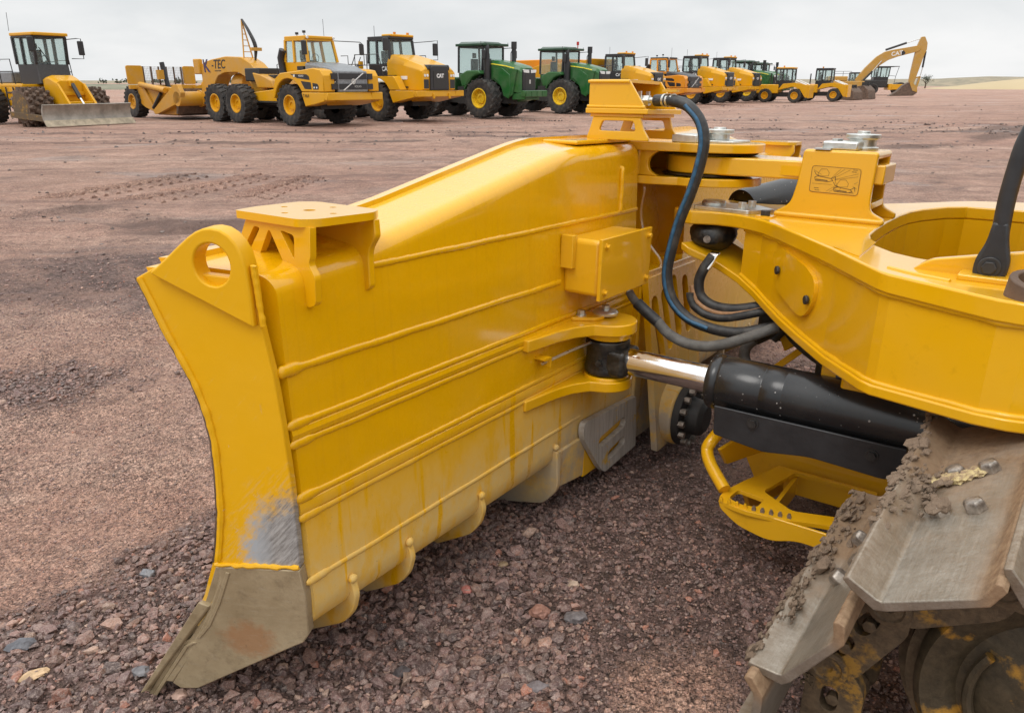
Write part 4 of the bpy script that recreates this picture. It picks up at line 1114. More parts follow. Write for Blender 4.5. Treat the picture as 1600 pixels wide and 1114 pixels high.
K().lathe([(0.062, 0), (0.062, 0.010), (0.052, 0.010), (0.052, 0.04), (0.064, 0.042), (0.064, 0.058), (0.024, 0.060), (0.024, 0.07)], (2.24, 0.775, 1.236), (0, 0, 1), 24).build('pin_cap', 'zinc', bk, bevel=0.002)
K().cyl((2.15, 0.70, 1.268), (2.15, 0.70, 1.276), 0.022, n=6).build('bolt', 'zinc', bk)
K().box(2.06, 2.10, 0.64, 0.70, 1.236, 1.242).build('weld_pad', 'zinc', bk)
# decal: film with printed line drawing
dc = K().prism(rounded([(0.640, 1.075), (0.822, 1.071), (0.822, 1.172), (0.640, 1.176)], 0.012), ca_, 2.0632, 2.065).build('decal', 'decal', bk)
b = K()
def stroke(pts, w=0.0013):
    for (x0, y0), (x1, y1) in zip(pts[:-1], pts[1:]):
        d = Vector((x1 - x0, y1 - y0));
        if d.length < 1e-6: continue
        d.normalize(); n2 = Vector((-d.y, d.x)) * w * 0.5
        e = d * w * 0.4
        q = [(x0 - e.x - n2.x, y0 - e.y - n2.y), (x1 + e.x - n2.x, y1 + e.y - n2.y), (x1 + e.x + n2.x, y1 + e.y + n2.y), (x0 - e.x + n2.x, y0 - e.y + n2.y)]
        b.add([ca_(p, z, 2.0626) for p, z in q], [(0, 1, 2, 3)])
def dl(u, v): return (0.645 + 0.172 * u, 1.170 - 0.092 * v)
fr_ = rounded([(0.641, 1.076), (0.821, 1.072), (0.821, 1.171), (0.641, 1.175)], 0.012)
stroke(fr_ + fr_[:1], 0.0016)
def sk(*uv, w=0.0012): stroke([dl(*p) for p in uv], w)
for (u0, v0, u1, v1) in ((0.42, 0.42, 0.60, 0.02), (0.44, 0.43, 0.68, 0.02), (0.46, 0.44, 0.80, 0.04), (0.50, 0.46, 0.98, 0.18), (0.50, 0.48, 0.98, 0.30), (0.02, 0.68, 0.45, 0.68), (0.02, 0.12, 0.2, 0.30), (0.55, 0.70, 0.35, 0.97), (0.60, 0.74, 0.42, 0.98), (0.66, 0.78, 0.60, 0.98), (0.92, 0.60, 0.99, 0.52), (0.90, 0.70, 0.99, 0.80), (0.50, 0.48, 0.56, 0.72)):
    sk((u0, v0), (u1, v1), w=0.0009)
for ox, oy in ((0.02, 0.0), (0.46, 0.40)):      # two little tractors
    sk((ox + .10, oy + .25), (ox + .16, oy + .07), (ox + .28, oy + .06), (ox + .34, oy + .20), (ox + .33, oy + .34), (ox + .12, oy + .36), (ox + .10, oy + .25))
    sk((ox + .04, oy + .42), (ox + .10, oy + .36), (ox + .40, oy + .44), (ox + .44, oy + .52), (ox + .34, oy + .58), (ox + .06, oy + .55), (ox + .04, oy + .42), w=0.0022)
    sk((ox + .02, oy + .18), (ox + .06, oy + .30), (ox + .14, oy + .36), w=0.002); sk((ox + .40, oy + .44), (ox + .48, oy + .34), (ox + .50, oy + .50), w=0.002)
    sk((ox + .08, oy + .50), (ox + .32, oy + .53), w=0.0034)
for u, v in ((0.86, 0.04), (0.84, 0.12), (0.08, 0.86), (0.10, 0.95), (0.84, 0.97)):
    sk((u, v), (u + 0.035, v), w=0.002); sk((u + 0.05, v), (u + 0.09, v), w=0.002)
b.build('print', 'print', dc)

# --- upper clevis on the blade and the link to the block ------------------------------------
cl = [(1.94, -0.30), (1.94, 0.02), (1.975, 0.12)] + arc(2.2, 0.16, 0.235, 180, 0, 14) + [(2.425, 0.12), (2.46, 0.02), (2.46, -0.30)]
cu_ = K().prism(cl, cz_, 1.204, 1.240).build('upper_clevis', 'yellow', dozer, bevel=0.004)
K().prism([p if p[1] > -0.25 else (p[0], -0.22) for p in cl], cz_, 1.066, 1.100).build('clevis_plate', 'yellow', cu_, bevel=0.004)
K().prism(rounded([(-0.29, 1.205), (0.03, 1.205), (-0.01, 1.18), (-0.02, 1.15), (-0.01, 1.12), (0.03, 1.10), (-0.22, 1.10)], [0, 0, .03, .03, .03, 0, 0]), ca_, 1.965, 1.99).build('clevis_web', 'yellow', cu_, bevel=0.003)
K().box(2.41, 2.44, -0.29, 0.0, 1.10, 1.205).build('clevis_web', 'yellow', cu_)
w = MB(D); w.tube([(1.962, -0.06, 1.105 + .02 * i) for i in range(6)], 0.007, 8); w.build('weld_bead', 'yellow', cu_)
K().cyl((2.2, 0.16, 1.06), (2.2, 0.16, 1.245), 0.05, n=22).build('pin', 'zinc', cu_)
K().box(2.02, 2.20, 0.06, 0.17, 1.240, 1.273).build('pin_retainer', 'zinc', cu_, bevel=0.004)
K().box(2.10, 2.32, 0.10, 0.30, 1.240, 1.250).build('pin_plate', 'zinc', cu_, bevel=0.002)
K().lathe([(0.045, 0), (0.045, 0.026), (0.062, 0.028), (0.062, 0.044), (0.026, 0.045), (0.026, 0.053)], (2.2, 0.20, 1.25), (0, 0, 1), 22).build('pin_cap', 'zinc', cu_, bevel=0.002)
tongue = [(2.31, 0.90), (2.09, 0.90), (2.08, 0.55), (2.05, 0.34)] + arc(2.2, 0.16, 0.175, 165, 375, 16) + [(2.35, 0.34), (2.32, 0.55)]
lk = K().prism(tongue, cz_, 1.115, 1.188).build('pitch_link', 'yellow', dozer, bevel=0.006)
K().prism([(2.085, 0.44), (2.078, 0.44), (2.072, 0.60), (2.084, 0.60)], cz_, 1.130, 1.168).build('link_rib', 'yellow', lk)
for z0, z1, r in ((1.1005, 1.114, 0.185), (1.189, 1.2035, 0.20)):
    K().lathe([(r - 0.04, 0), (r, 0.002), (r + 0.012, (z1 - z0) * 0.5), (r, z1 - z0 - 0.002), (r - 0.04, z1 - z0)], (2.2, 0.16, z0), (0, 0, 1), 30).build('seal_ring', 'grease', lk)

# --- tall hollow bracket carrying a hose fitting ------------------------------------------------
tb_n = [(-0.196, 1.482), (-0.02, 1.482), (0.060, 1.372), (-0.196, 1.372)]
tbk = K().prism(tb_n, ca_, 1.745, 1.757).build('tall_bracket', 'yellow', dozer, bevel=0.002)
K().prism(tb_n, ca_, 2.038, 2.05).build('side_plate', 'yellow', tbk, bevel=0.002)
K().box(1.757, 2.038, -0.196, -0.02, 1.470, 1.482).build('roof_plate', 'yellow', tbk)
K().box(1.757, 2.038, -0.196, -0.186, 1.372, 1.470).build('back_plate', 'yellow', tbk)
for z, r in ((1.474, 0.006), (1.378, 0.007)):
    K().tube([(1.743, -0.20, z), (1.743, (-0.015 if z > 1.4 else 0.06), z)], r, 8).build('folded_edge', 'yellow', tbk)
K().prism([(1.735, -0.205), (1.735, 0.075), (2.065, 0.075), (2.065, -0.205)], cz_, 1.352, 1.372).build('base_plate', 'yellow', tbk, bevel=0.003)
K().prism([(1.75, -0.19), (1.75, 0.05), (2.05, 0.05), (2.05, -0.19)], cz_, 1.338, 1.352).build('base_plate', 'yellow', tbk, bevel=0.003)
legp = rounded([(-0.175, 1.338), (0.040, 1.338), (0.050, 1.30), (0.078, 1.262), (0.078, 1.250), (-0.20, 1.250), (-0.20, 1.262), (-0.185, 1.30)], [0, 0, .05, .01, 0, 0, .01, .05])
lh = rounded([(-0.13, 1.325), (0.010, 1.325), (0.022, 1.285), (-0.145, 1.285)], 0.012)
for a in (1.755, 2.035):
    K().prism(legp, ca_, a - 0.008, a + 0.008, [lh]).build('bracket_leg', 'yellow', tbk, bevel=0.003)
# fitting, clamp and hoses
ft = K().cyl((1.84, -0.02, 1.405), (1.84, 0.085, 1.405), 0.012, n=12).cyl((1.84, 0.0, 1.405), (1.84, 0.03, 1.405), 0.021, n=6).build('hose_fitting', 'zinc', dozer)
K().box(1.81, 1.82, -0.01, 0.004, 1.385, 1.44).box(1.885, 1.895, -0.01, 0.004, 1.385, 1.44).build('fitting_plate', 'zinc', ft)
HS = [(1.84, 0.055, 1.405), (1.83, 0.10, 1.406), (1.81, 0.144, 1.405), (1.80, 0.212, 1.387), (1.80, 0.268, 1.331), (1.80, 0.291, 1.256), (1.80, 0.282, 1.164), (1.80, 0.258, 1.064), (1.80, 0.220, 0.947), (1.80, 0.195, 0.826), (1.80, 0.185, 0.718), (1.80, 0.217, 0.619), (1.80, 0.294, 0.552), (1.80, 0.394, 0.526), (1.80, 0.501, 0.527), (1.82, 0.60, 0.555), (1.95, 0.75, 0.60)]
h1_ = MB(D).tube(HS, 0.0225, 14, 8).build('hydraulic_hose', 'hose', dozer)
MB(D).tube([(a - 0.0195, b_ - 0.0045, z + 0.0025) for a, b_, z in HS[3:14]], 0.0085, 10, 8).build('hose_stripe', 'hose_blue', h1_)
for i in range(3):
    K().lathe([(0.020, 0), (0.0255, 0.001), (0.0255, 0.011), (0.020, 0.012)], (1.829 - 0.006 * i, 0.098 + 0.019 * i, 1.406), (-0.3, 1, 0), 20).build('hose_clamp', 'zinc', h1_)
K().box(1.80, 1.83, 0.10, 0.16, 1.437, 1.446).build('clamp_tail', 'decal', h1_)
K().cyl((1.84, 0.06, 1.405), (1.834, 0.095, 1.406), 0.0235, n=18).build('ferrule', 'black', h1_)
h2_ = MB(D).tube([(1.70, 0.197, 0.548), (1.70, 0.258, 0.499), (1.70, 0.344, 0.474), (1.70, 0.438, 0.482), (1.72, 0.537, 0.520), (1.80, 0.66, 0.58)], 0.0215, 14, 8).build('sleeved_hose', 'hose_grey', dozer)
MB(D).tube([(1.70, 0.065, 0.648), (1.70, 0.085, 0.622), (1.70, 0.121, 0.590)], 0.017, 12, 3).build('conduit', 'hose_grey', h2_)
MB(D).tube([(1.70, 0.050, 0.672), (1.70, 0.070, 0.640)], 0.012, 6).build('conduit_nut', 'zinc', h2_)
MB(D).tube([(1.70, 0.105, 0.606), (1.70, 0.150, 0.575), (1.70, 0.205, 0.540)], 0.0235, 12, 3).build('rubber_boot', 'hose', h2_)
h3_ = MB(D).tube([(1.92, 0.33, 0.80), (1.90, 0.304, 0.745), (1.90, 0.288, 0.688), (1.90, 0.302, 0.629), (1.90, 0.362, 0.595), (1.90, 0.458, 0.597), (1.92, 0.58, 0.63), (2.0, 0.7, 0.65)], 0.0215, 14, 8).build('hydraulic_hose', 'hose', dozer)
bx = K().hexa([(1.885, 0.285, 0.742), (1.935, 0.277, 0.742), (1.935, 0.325, 0.742), (1.885, 0.335, 0.742), (1.908, 0.315, 0.812), (1.958, 0.307, 0.812), (1.958, 0.350, 0.812), (1.908, 0.360, 0.812)]).build('hose_shield', 'bright_steel', h3_, bevel=0.008)
K().hexa([(1.885, 0.302, 0.765), (1.897, 0.296, 0.765), (1.897, 0.312, 0.765), (1.885, 0.326, 0.765), (1.894, 0.316, 0.796), (1.906, 0.312, 0.796), (1.906, 0.330, 0.796), (1.894, 0.343, 0.796)]).build('shield_dark_inset', 'dark', h3_)  # dark inset painted for the shaded hole of the shield
MB(D).tube([(1.88, 0.262, 0.64), (1.88, 0.269, 0.612), (1.88, 0.293, 0.580), (1.88, 0.352, 0.556), (1.88, 0.435, 0.560), (1.90, 0.587, 0.612), (2.0, 0.7, 0.64)], 0.0175, 12, 8).build('hydraulic_hose', 'hose', dozer)
MB(D).tube([(1.89, 0.262, 0.67), (1.885, 0.280, 0.628), (1.885, 0.30, 0.600), (1.885, 0.356, 0.576), (1.885, 0.44, 0.578), (1.90, 0.587, 0.625)], 0.011, 10, 8).build('tan_hose', 'hose_tan', dozer)
MB(D).tube([(1.95, 0.66, 0.54), (1.90, 0.612, 0.524), (1.90, 0.551, 0.485), (1.90, 0.517, 0.437), (1.90, 0.524, 0.382), (1.90, 0.582, 0.340)], 0.0225, 14, 8).build('sleeved_hose', 'hose_grey', dozer)
MB(D).tube([(1.86, 0.56, 0.50), (1.95, 0.68, 0.58), (2.05, 0.80, 0.66)], 0.03, 10, 4).build('hydraulic_hose', 'hose', dozer)
MB(D).tube([(1.90, 0.62, 0.50), (1.93, 0.70, 0.60), (2.05, 0.85, 0.70)], 0.022, 10, 4).build('hydraulic_hose', 'hose', dozer)
# leaning yellow link with dark valve block below the frame
vb = K().hexa([(1.95, 0.66, 0.44), (2.05, 0.66, 0.44), (2.05, 0.76, 0.52), (1.95, 0.76, 0.52), (1.95, 0.63, 0.50), (2.05, 0.63, 0.50), (2.05, 0.73, 0.60), (1.95, 0.73, 0.60)]).build('valve_block', 'yellow', dozer, bevel=0.006)
K().hexa([(1.94, 0.70, 0.535), (2.06, 0.70, 0.535), (2.06, 0.80, 0.60), (1.94, 0.80, 0.60), (1.94, 0.67, 0.575), (2.06, 0.67, 0.575), (2.06, 0.77, 0.645), (1.94, 0.77, 0.645)]).build('valve_cover', 'dark', vb, bevel=0.004)
for i in range(3):
    K().cyl((1.935, 0.70 + .035 * i, 0.575 + .025 * i), (1.95, 0.70 + .035 * i, 0.575 + .025 * i), 0.013, n=8).build('bolt', 'zinc', vb)
K().hexa([(1.90, 0.585, 0.335), (1.93, 0.585, 0.335), (1.93, 0.60, 0.315), (1.90, 0.60, 0.315), (1.90, 0.775, 0.535), (1.93, 0.775, 0.535), (1.93, 0.795, 0.515), (1.90, 0.795, 0.515)]).build('diagonal_bar', 'yellow', dozer, bevel=0.003)
# cylinder eye and tilt cylinder under the frame nose
te = MB(D).blob((2.08, 0.262, 0.862), 0.105, 0.10, 0.072, 5, 0.10, 3).build('tilt_cylinder_eye', 'grease', dozer, sharp=80)
K().cyl((2.10, 0.25, 0.80), (2.10, 0.25, 0.93), 0.05, n=20).build('pin', 'zinc', te)
K().cyl((1.985, 0.275, 0.855), (1.972, 0.277, 0.855), 0.016, n=8).build('grease_fitting', 'bolt_steel', te)
K().cyl((2.16, 0.27, 0.862), (2.45, 0.25, 0.915), 0.045, n=20).build('tilt_rod', 'grease', te)
tc = K().lathe([(0.05, 0), (0.092, 0.004), (0.095, 0.02), (0.095, 0.62), (0.05, 0.64)], (2.46, 0.245, 0.93), (0.90, 0.42, 0.14), 32).build('tilt_cylinder', 'cyl_black', dozer, sharp=50)

K().box(2.0, 2.40, 0.52, 1.0, 0.46, 0.80).build('dark_cavity_block', 'dark', dozer, bevel=0.02)  # dark block put in for the black, shaded cavity under the nose
for i in range(6):
    K().cyl((1.99, 0.56 + 0.07 * i, 0.50 + 0.04 * (i % 3)), (2.01, 0.56 + 0.07 * i, 0.50 + 0.04 * (i % 3)), 0.022, n=10).build('port_plug', 'grease', dozer)
K().box(1.87, 2.75, 0.80, 1.50, -0.05, 0.54).build('dark_gap_box', 'dark', dozer, bevel=0.03)  # dark box added to darken the gap below the frame
K().box(1.45, 1.70, 0.98, 1.08, 0.50, 0.66).build('frame_bracket', 'yellow', dozer, bevel=0.01)
for a in (1.52, 1.60):
    K().box(a, a + 0.02, 0.90, 0.98, 0.50, 0.66).build('frame_bracket', 'yellow', dozer, bevel=0.004)
MB(D).tube([(1.95, 0.70, 0.62), (1.85, 0.80, 0.56), (1.75, 0.95, 0.52), (1.7, 1.2, 0.5)], 0.018, 10, 5).build('hydraulic_hose', 'hose', dozer)
MB(D).tube([(1.98, 0.62, 0.56), (1.90, 0.72, 0.50), (1.80, 0.88, 0.46), (1.75, 1.1, 0.45)], 0.018, 10, 5).build('hydraulic_hose', 'hose', dozer)
# --- lower step bracket of the frame ---------------------------------------------------------------
wallp = [(0.60, 0.235), (0.72, 0.10), (0.78, 0.075), (1.25, 0.175), (1.25, -0.15), (0.60, -0.15)]
sb = K().prism([(0.56, 0.34), (1.5, 0.40), (1.5, -0.10), (0.66, -0.10), (0.58, 0.05)], ca_, 1.80, 1.83).build('step_bracket', 'yellow', dozer, bevel=0.004)
def K2(): return MB(lambda p: D((p[0] - 0.055, p[1] + 0.017, p[2] + 0.03)))
shelf_o = rounded([(1.395, 0.635), (1.47, 0.632), (1.60, 0.665), (1.70, 0.70), (1.81, 0.735), (1.81, 1.10), (1.47, 1.10), (1.44, 0.98), (1.39, 0.86), (1.37, 0.73)], [.03, .01, .02, .02, 0, 0, 0, .04, .05, .05])
sh1 = rounded([(1.43, 0.665), (1.515, 0.672), (1.500, 0.775), (1.425, 0.77), (1.41, 0.72)], 0.018)
sh2 = rounded([(1.56, 0.750), (1.79, 0.805), (1.79, 1.06), (1.53, 1.03), (1.475, 0.88)], 0.022)
K2().prism(shelf_o, cz_, -0.016, 0.0, [sh1, sh2]).build('step_plate', 'yellow', sb, bevel=0.003)
skirt = rounded([(0.64, -0.001), (1.12, -0.001), (1.12, -0.065), (1.03, -0.066), (0.925, -0.062), (0.84, -0.098), (0.72, -0.076), (0.65, -0.030)], [0, 0, 0, .02, .04, .05, .03, .03])
K2().prism(skirt, lambda p, q, d: (1.40 + d, p, q), -0.012, 0.0).build('step_skirt', 'yellow', sb, bevel=0.003)
K2().hexa([(1.60, 0.685, -0.11), (1.80, 0.745, -0.11), (1.80, 0.765, -0.11), (1.60, 0.705, -0.11), (1.55, 0.67, -0.02), (1.80, 0.745, -0.02), (1.80, 0.765, -0.02), (1.55, 0.69, -0.02)]).build('step_rib', 'yellow', sb, bevel=0.002)
K2().hexa([(1.52, 0.80, -0.10), (1.80, 0.80, -0.10), (1.80, 0.815, -0.10), (1.52, 0.815, -0.10), (1.50, 0.80, -0.02), (1.80, 0.80, -0.02), (1.80, 0.815, -0.02), (1.50, 0.815, -0.02)]).build('step_rib', 'yellow', sb)
rr = random.Random(9)
for i in range(9):                                   # bent teeth along the grip edge
    t = i / 8
    a, b_ = 1.392 + 0.03 * t * t, 0.645 + 0.235 * t
    K2().hexa([(a - .010, b_, 0.0), (a + .010, b_ - .006, 0.0), (a + .012, b_ + .010, 0.0), (a - .008, b_ + .014, 0.0), (a - .010, b_ + .002, 0.018 + rr.uniform(-.006, .006)), (a + .004, b_, 0.014), (a + .006, b_ + .006, 0.014), (a - .006, b_ + .008, 0.018)]).build('grip_tooth', 'yellow' if i < 4 else 'mud', sb)
MB(D).tube([(1.70, 0.60, 0.235), (1.60, 0.572, 0.215), (1.52, 0.545, 0.165), (1.50, 0.540, 0.130), (1.46, 0.575, 0.095), (1.40, 0.655, 0.045)], 0.024, 12, 6).build('guard_tube', 'yellow', sb)
K().box(1.50, 1.56, 0.548, 0.585, 0.23, 0.36).build('guard_upright', 'yellow', sb, bevel=0.012)
K().hexa([(1.58, 0.585, 0.06), (1.78, 0.66, 0.06), (1.78, 0.675, 0.06), (1.58, 0.60, 0.06), (1.52, 0.57, 0.14), (1.78, 0.665, 0.20), (1.78, 0.68, 0.20), (1.52, 0.585, 0.14)]).build('guard_gusset', 'yellow', sb, bevel=0.002)
K().cyl((1.79, 0.64, 0.22), (1.77, 0.64, 0.22), 0.022, n=10).build('bolt', 'dark', sb)

# --- near track ---------------------------------------------------------------------------------------
A1, A2 = 0.36, 1.16
IC = (1.685, 0.165)                                    # idler centre (back, up)
# shoe profile in its own frame: x along the pitch, z outward
SHOE = [(-0.036, 0.062), (-0.022, 0.066), (0.012, 0.010), (0.020, 0.004), (0.192, 0.0), (0.205, 0.004), (0.236, 0.028), (0.246, 0.023), (0.248, 0.008), (0.208, -0.020), (0.020, -0.020), (-0.005, -0.014), (-0.030, 0.036)]
def shoe_mesh():
    b = MB()
    b.loft([[(x, y, z) for x, z in SHOE] for y in (0.0, 0.2, 0.4, 0.6, A2 - A1)])
    return b.build('track_shoe', 'shoe_steel', dozer, bevel=0.003)
shoe0 = shoe_mesh()
def bolt_mesh():
    b = MB(); b.lathe([(0.0235, 0), (0.0235, 0.018), (0.019, 0.026), (0.010, 0.029)], (0, 0, 0), (0, 0, 1), 6)
    return b.build('bolt', 'bolt_steel', shoe0, bevel=0.002)
bolt0 = bolt_mesh()
BP = [(0.060, 0.335), (0.135, 0.335), (0.060, 0.515), (0.135, 0.515)]
bolt0.location = (BP[0][0], BP[0][1], 0.0)
for x, y in BP[1:]:
    c_ = copy_obj(bolt0, shoe0); c_.location = (x, y, 0.0); c_.rotation_euler = (0, 0, x * 40)
TILT = Vector((0, 1, 0)).rotation_difference(Vector((0.055, 1, 0.1375)))
def place_shoe(o, b_, z, ang, a):
    o.rotation_mode = 'QUATERNION'
    o.location = (b_, a, z); o.rotation_quaternion = TILT @ Quaternion((0, 1, 0), -R(ang))
place_shoe(shoe0, 1.299, 0.448, 31, A1)
def another(b_, z, ang, a):
    o = copy_tree(shoe0, dozer); place_shoe(o, b_, z, ang, a); return o
near0 = another(1.146, 0.182, 60, A1)
another(1.536, 0.556, 9, A1)
another(1.79, 0.59, 0, A1); another(2.045, 0.59, 0, A1)
another(1.10, -0.06, 88, A1)
for (b_, z, ang) in ((1.299, 0.448, 31), (1.146, 0.182, 60), (1.10, -0.06, 88), (1.520, 0.547, 9), (1.757, 0.575, 0), (1.99, 0.575, 0), (2.225, 0.575, 0)):
    another(b_ - 0.03, z - 0.12, ang, 2 * AC - A2)
# links, pins, idler of the near track
def link(bm_, c, ang, a0, a1, mat='muddy', windows=True):
    ca, sa = math.cos(R(ang)), math.sin(R(ang))
    def fn(p, q, d): return (d, c[0] + p * ca - q * sa, c[1] + p * sa + q * ca)
    out = rounded([(-0.145, -0.055), (-0.10, -0.095), (0.10, -0.095), (0.145, -0.055), (0.145, 0.010), (0.105, 0.040), (-0.105, 0.040), (-0.145, 0.010)], 0.03)
    hs = [slot(-0.062, -0.020, -0.030, -0.020, 0.020), slot(0.030, -0.020, 0.062, -0.020, 0.020)] if windows else []
    o = K().prism(out, fn, a0, a1, hs).build('track_link', mat, dozer, bevel=0.006)
    for h in ((-0.115, -0.035),):
        pc = fn(h[0], h[1], a0)
        K().lathe([(0.046, 0), (0.046, 0.012), (0.034, 0.014), (0.030, 0.010), (0.012, 0.010), (0.008, 0.004)], (pc[0], pc[1], pc[2]), (-1, 0, 0), 26).build('pin_end', mat, o)
    for x in (-0.046, 0.046):
        pc = fn(x, -0.028, a0 + 0.02)
        K().lathe([(0.016, 0), (0.016, 0.022), (0.011, 0.024)], pc, (-1, 0, 0), 6).build('nut', mat, o)
    return o
def chain(a0, a1, win=True):
    link(None, (1.395, 0.405), 31, a0, a1, windows=win)
    link(None, (1.235, 0.215), 62, a0 + 0.002, a1, windows=win)
    link(None, (1.205, -0.04), 90, a0, a1, windows=win)
    link(None, (1.62, 0.505), 8, a0 + 0.002, a1, windows=win)
chain(0.585, 0.625)
chain(0.90, 0.94, False)
b = K(); b.lathe([(0.05, 0.0), (0.09, -0.02), (0.13, -0.02), (0.17, 0.005), (0.215, 0.018), (0.24, 0.0), (0.285, -0.014), (0.300, 0.0), (0.300, 0.26), (0.05, 0.28)], (IC[0], IC[1], 0) if False else (0.62, IC[0], IC[1]), (1, 0, 0), 56)
idl = b.build('idler_wheel', 'idler', dozer, sharp=50)
K().lathe([(0.322, 0.0), (0.322, 0.05), (0.345, 0.055), (0.345, 0.145), (0.322, 0.15), (0.322, 0.20)], (0.66, IC[0], IC[1]), (1, 0, 0), 56).build('idler_rim', 'muddy', idl)
K().tube([(0.615, IC[0] + 0.19 * math.cos(R(t)), IC[1] + 0.19 * math.sin(R(t))) for t in range(150, 216, 6)], 0.012, 8).build('cast_rib', 'idler', idl)
lettering('part_number', '248-2307', 'muddy', dozer, 0.045, Matrix.Translation((1.172, 0.584, 0.10)) @ Matrix.Rotation(R(90), 4, 'X') @ Matrix.Rotation(R(90), 4, 'Z'), 0.003)
# mud on the shoes
def mud(parent, name, pts, s, seed):
    b = MB(); rr = random.Random(seed)
    for (x, y, z) in pts:
        k = min(2.4, rr.lognormvariate(-0.55, 0.55)) * s
        b.blob((x, y, z), k * rr.uniform(.8, 1.5), k * rr.uniform(.8, 1.8), k * rr.uniform(.4, .8), rr.randint(0, 99), 0.7, 1)
    o = b.build(name, 'mud', parent, sharp=20); o['kind'] = 'stuff'; return o
rr = random.Random(12)
pts = [(-0.030 + rr.gauss(0, .007), rr.uniform(0.22, 0.80), 0.064 + rr.gauss(0, .004)) for _ in range(230)] + [(-0.012 + rr.gauss(0, .01), rr.gauss(0.42, 0.07), 0.040 + rr.gauss(0, .012)) for _ in range(90)] + [(0.02 + rr.gauss(0, .012), rr.gauss(0.44, 0.05), 0.012 + rr.uniform(0, .02)) for _ in range(50)]
mud(shoe0, 'mud', pts, 0.0085, 1)
pts = [(-0.030 + rr.gauss(0, .006), rr.uniform(0.02, 0.78), 0.062 + rr.gauss(0, .004)) for _ in range(240)] + [(-0.012 + rr.gauss(0, .008), rr.gauss(0.36, 0.08), 0.045 + rr.gauss(0, .01)) for _ in range(90)] + [(-0.005 + rr.gauss(0, .01), rr.gauss(0.20, 0.03), 0.045 + rr.gauss(0, .008)) for _ in range(40)] + [(-0.005 + rr.gauss(0, .008), rr.uniform(.4, .78), 0.035 + rr.gauss(0, .012)) for _ in range(120)]
mud(near0, 'mud', pts, 0.0085, 2)
# dried yellow mud cake beside the far bolt
b = MB()
for i in range(16):
    t = i / 15
    b.blob((0.02 + 0.10 * t, 0.475 + 0.03 * t + rr.gauss(0, .006), 0.012 - 0.004 * t), 0.018, 0.022, 0.012 * (1 - 0.4 * t), i, 0.6, 2)
m = NT('pale_dry_mud'); nn_ = m.noise(20, 5, 0.7)
M['pale_mud'] = m.out(m.mix(m.ramp(nn_, 0.42, 0.55), (0.30, 0.21, 0.13), (0.62, 0.50, 0.24)), 0.9, 0, m.bump(m.noise(70, 5), 0.6, 0.01))
b.build('mud_cake', 'pale_mud', shoe0, sharp=20)
b = MB(); b.blob((0.060, 0.335, 0.020), 0.026, 0.028, 0.016, 3, 0.5, 2); b.build('mud_cake', 'mud', shoe0, sharp=20)

# --- hull behind (stands to the right of the picture, shades the blade) ---------------------------------
K().box(1.38, 3.02, 2.0, 4.6, 0.15, 1.05).build('hull', 'yellow', dozer, bevel=0.03)
K().prism(rounded([(1.56, 1.10), (1.58, 1.85), (1.75, 2.0), (3.6, 2.05), (3.6, 1.06), (2.2, 1.06)], [.03, .06, .1, .03, 0, 0]), ca_, 1.58, 2.82).build('engine_hood', 'yellow', dozer, bevel=0.03)
K().box(1.66, 2.74, 1.545, 1.575, 1.16, 1.80).build('radiator_grille', 'black', dozer, bevel=0.01)
K().box(1.45, 2.95, 3.6, 5.0, 1.06, 2.6).build('operator_cab', 'black', dozer, bevel=0.05)
for a in (0.66, 2 * AC - 0.86):
    K().box(a, a + 0.2, 1.75, 4.4, 0.05, 0.38).build('track_frame', 'muddy', dozer, bevel=0.02)

# ------------------------------------------------------------------ parked machines
# every machine: x forward, y to its left, z up, origin on the ground under the front axle
_wc = {}
def tyre_mesh(r, w, rr_, lugs, style):
    k = ('t', r, w, rr_, lugs, style)
    if k not in _wc:
        b = MB()
        b.lathe([(rr_, -w * .40), (rr_ + (r - rr_) * .5, -w * .5), (r * .93, -w * .46), (r * .945, -w * .3), (r * .945, w * .3), (r * .93, w * .46), (rr_ + (r - rr_) * .5, w * .5), (rr_, w * .40)], (0, 0, 0), (0, 1, 0), 40, False, False)
        for i in range(lugs):
            for sd_ in (-1, 1):
                t = 2 * math.pi * (i + (0.5 if sd_ > 0 else 0)) / lugs
                sk_ = (0.22 if style == 'ag' else 0.10) * sd_
                def pt(th, rad, y): return (rad * math.cos(th), y, rad * math.sin(th))
                hw = (0.055 if style == 'ag' else 0.085) * 2 * math.pi / lugs * 3.0
                y0, y1 = (0.02 * w * sd_, 0.50 * w * sd_)
                t0, t1 = t, t + sk_ * 1.2
                b.hexa([pt(t0 - hw, r * .93, y0), pt(t0 + hw, r * .93, y0), pt(t1 + hw, r * .90, y1), pt(t1 - hw, r * .90, y1), pt(t0 - hw * .7, r, y0), pt(t0 + hw * .7, r, y0), pt(t1 + hw * .7, r * .985, y1), pt(t1 - hw * .7, r * .985, y1)])
        o = b.build('wheel', 'tyre', None, sharp=30); _wc[k] = o.data
        bpy.data.objects.remove(o)
    return _wc[k]
def rim_mesh(rr_, w, mat):
    k = ('r', rr_, w, mat)
    if k not in _wc:
        b = MB()
        b.lathe([(rr_ * 1.03, 0.40 * w), (rr_ * 1.03, 0.43 * w), (rr_ * .93, 0.44 * w), (rr_ * .86, 0.36 * w), (rr_ * .82, 0.20 * w), (rr_ * .55, 0.16 * w), (rr_ * .50, 0.24 * w), (rr_ * .30, 0.26 * w), (rr_ * .28, 0.20 * w)], (0, 0, 0), (0, 1, 0), 28, False, True)
        for i in range(12):
            t = 2 * math.pi * i / 12
            b.cyl((rr_ * .68 * math.cos(t), .16 * w, rr_ * .68 * math.sin(t)), (rr_ * .68 * math.cos(t), .21 * w, rr_ * .68 * math.sin(t)), rr_ * .05, n=6)
        o = b.build('rim', mat, None, sharp=30); _wc[k] = o.data
        bpy.data.objects.remove(o)
    return _wc[k]
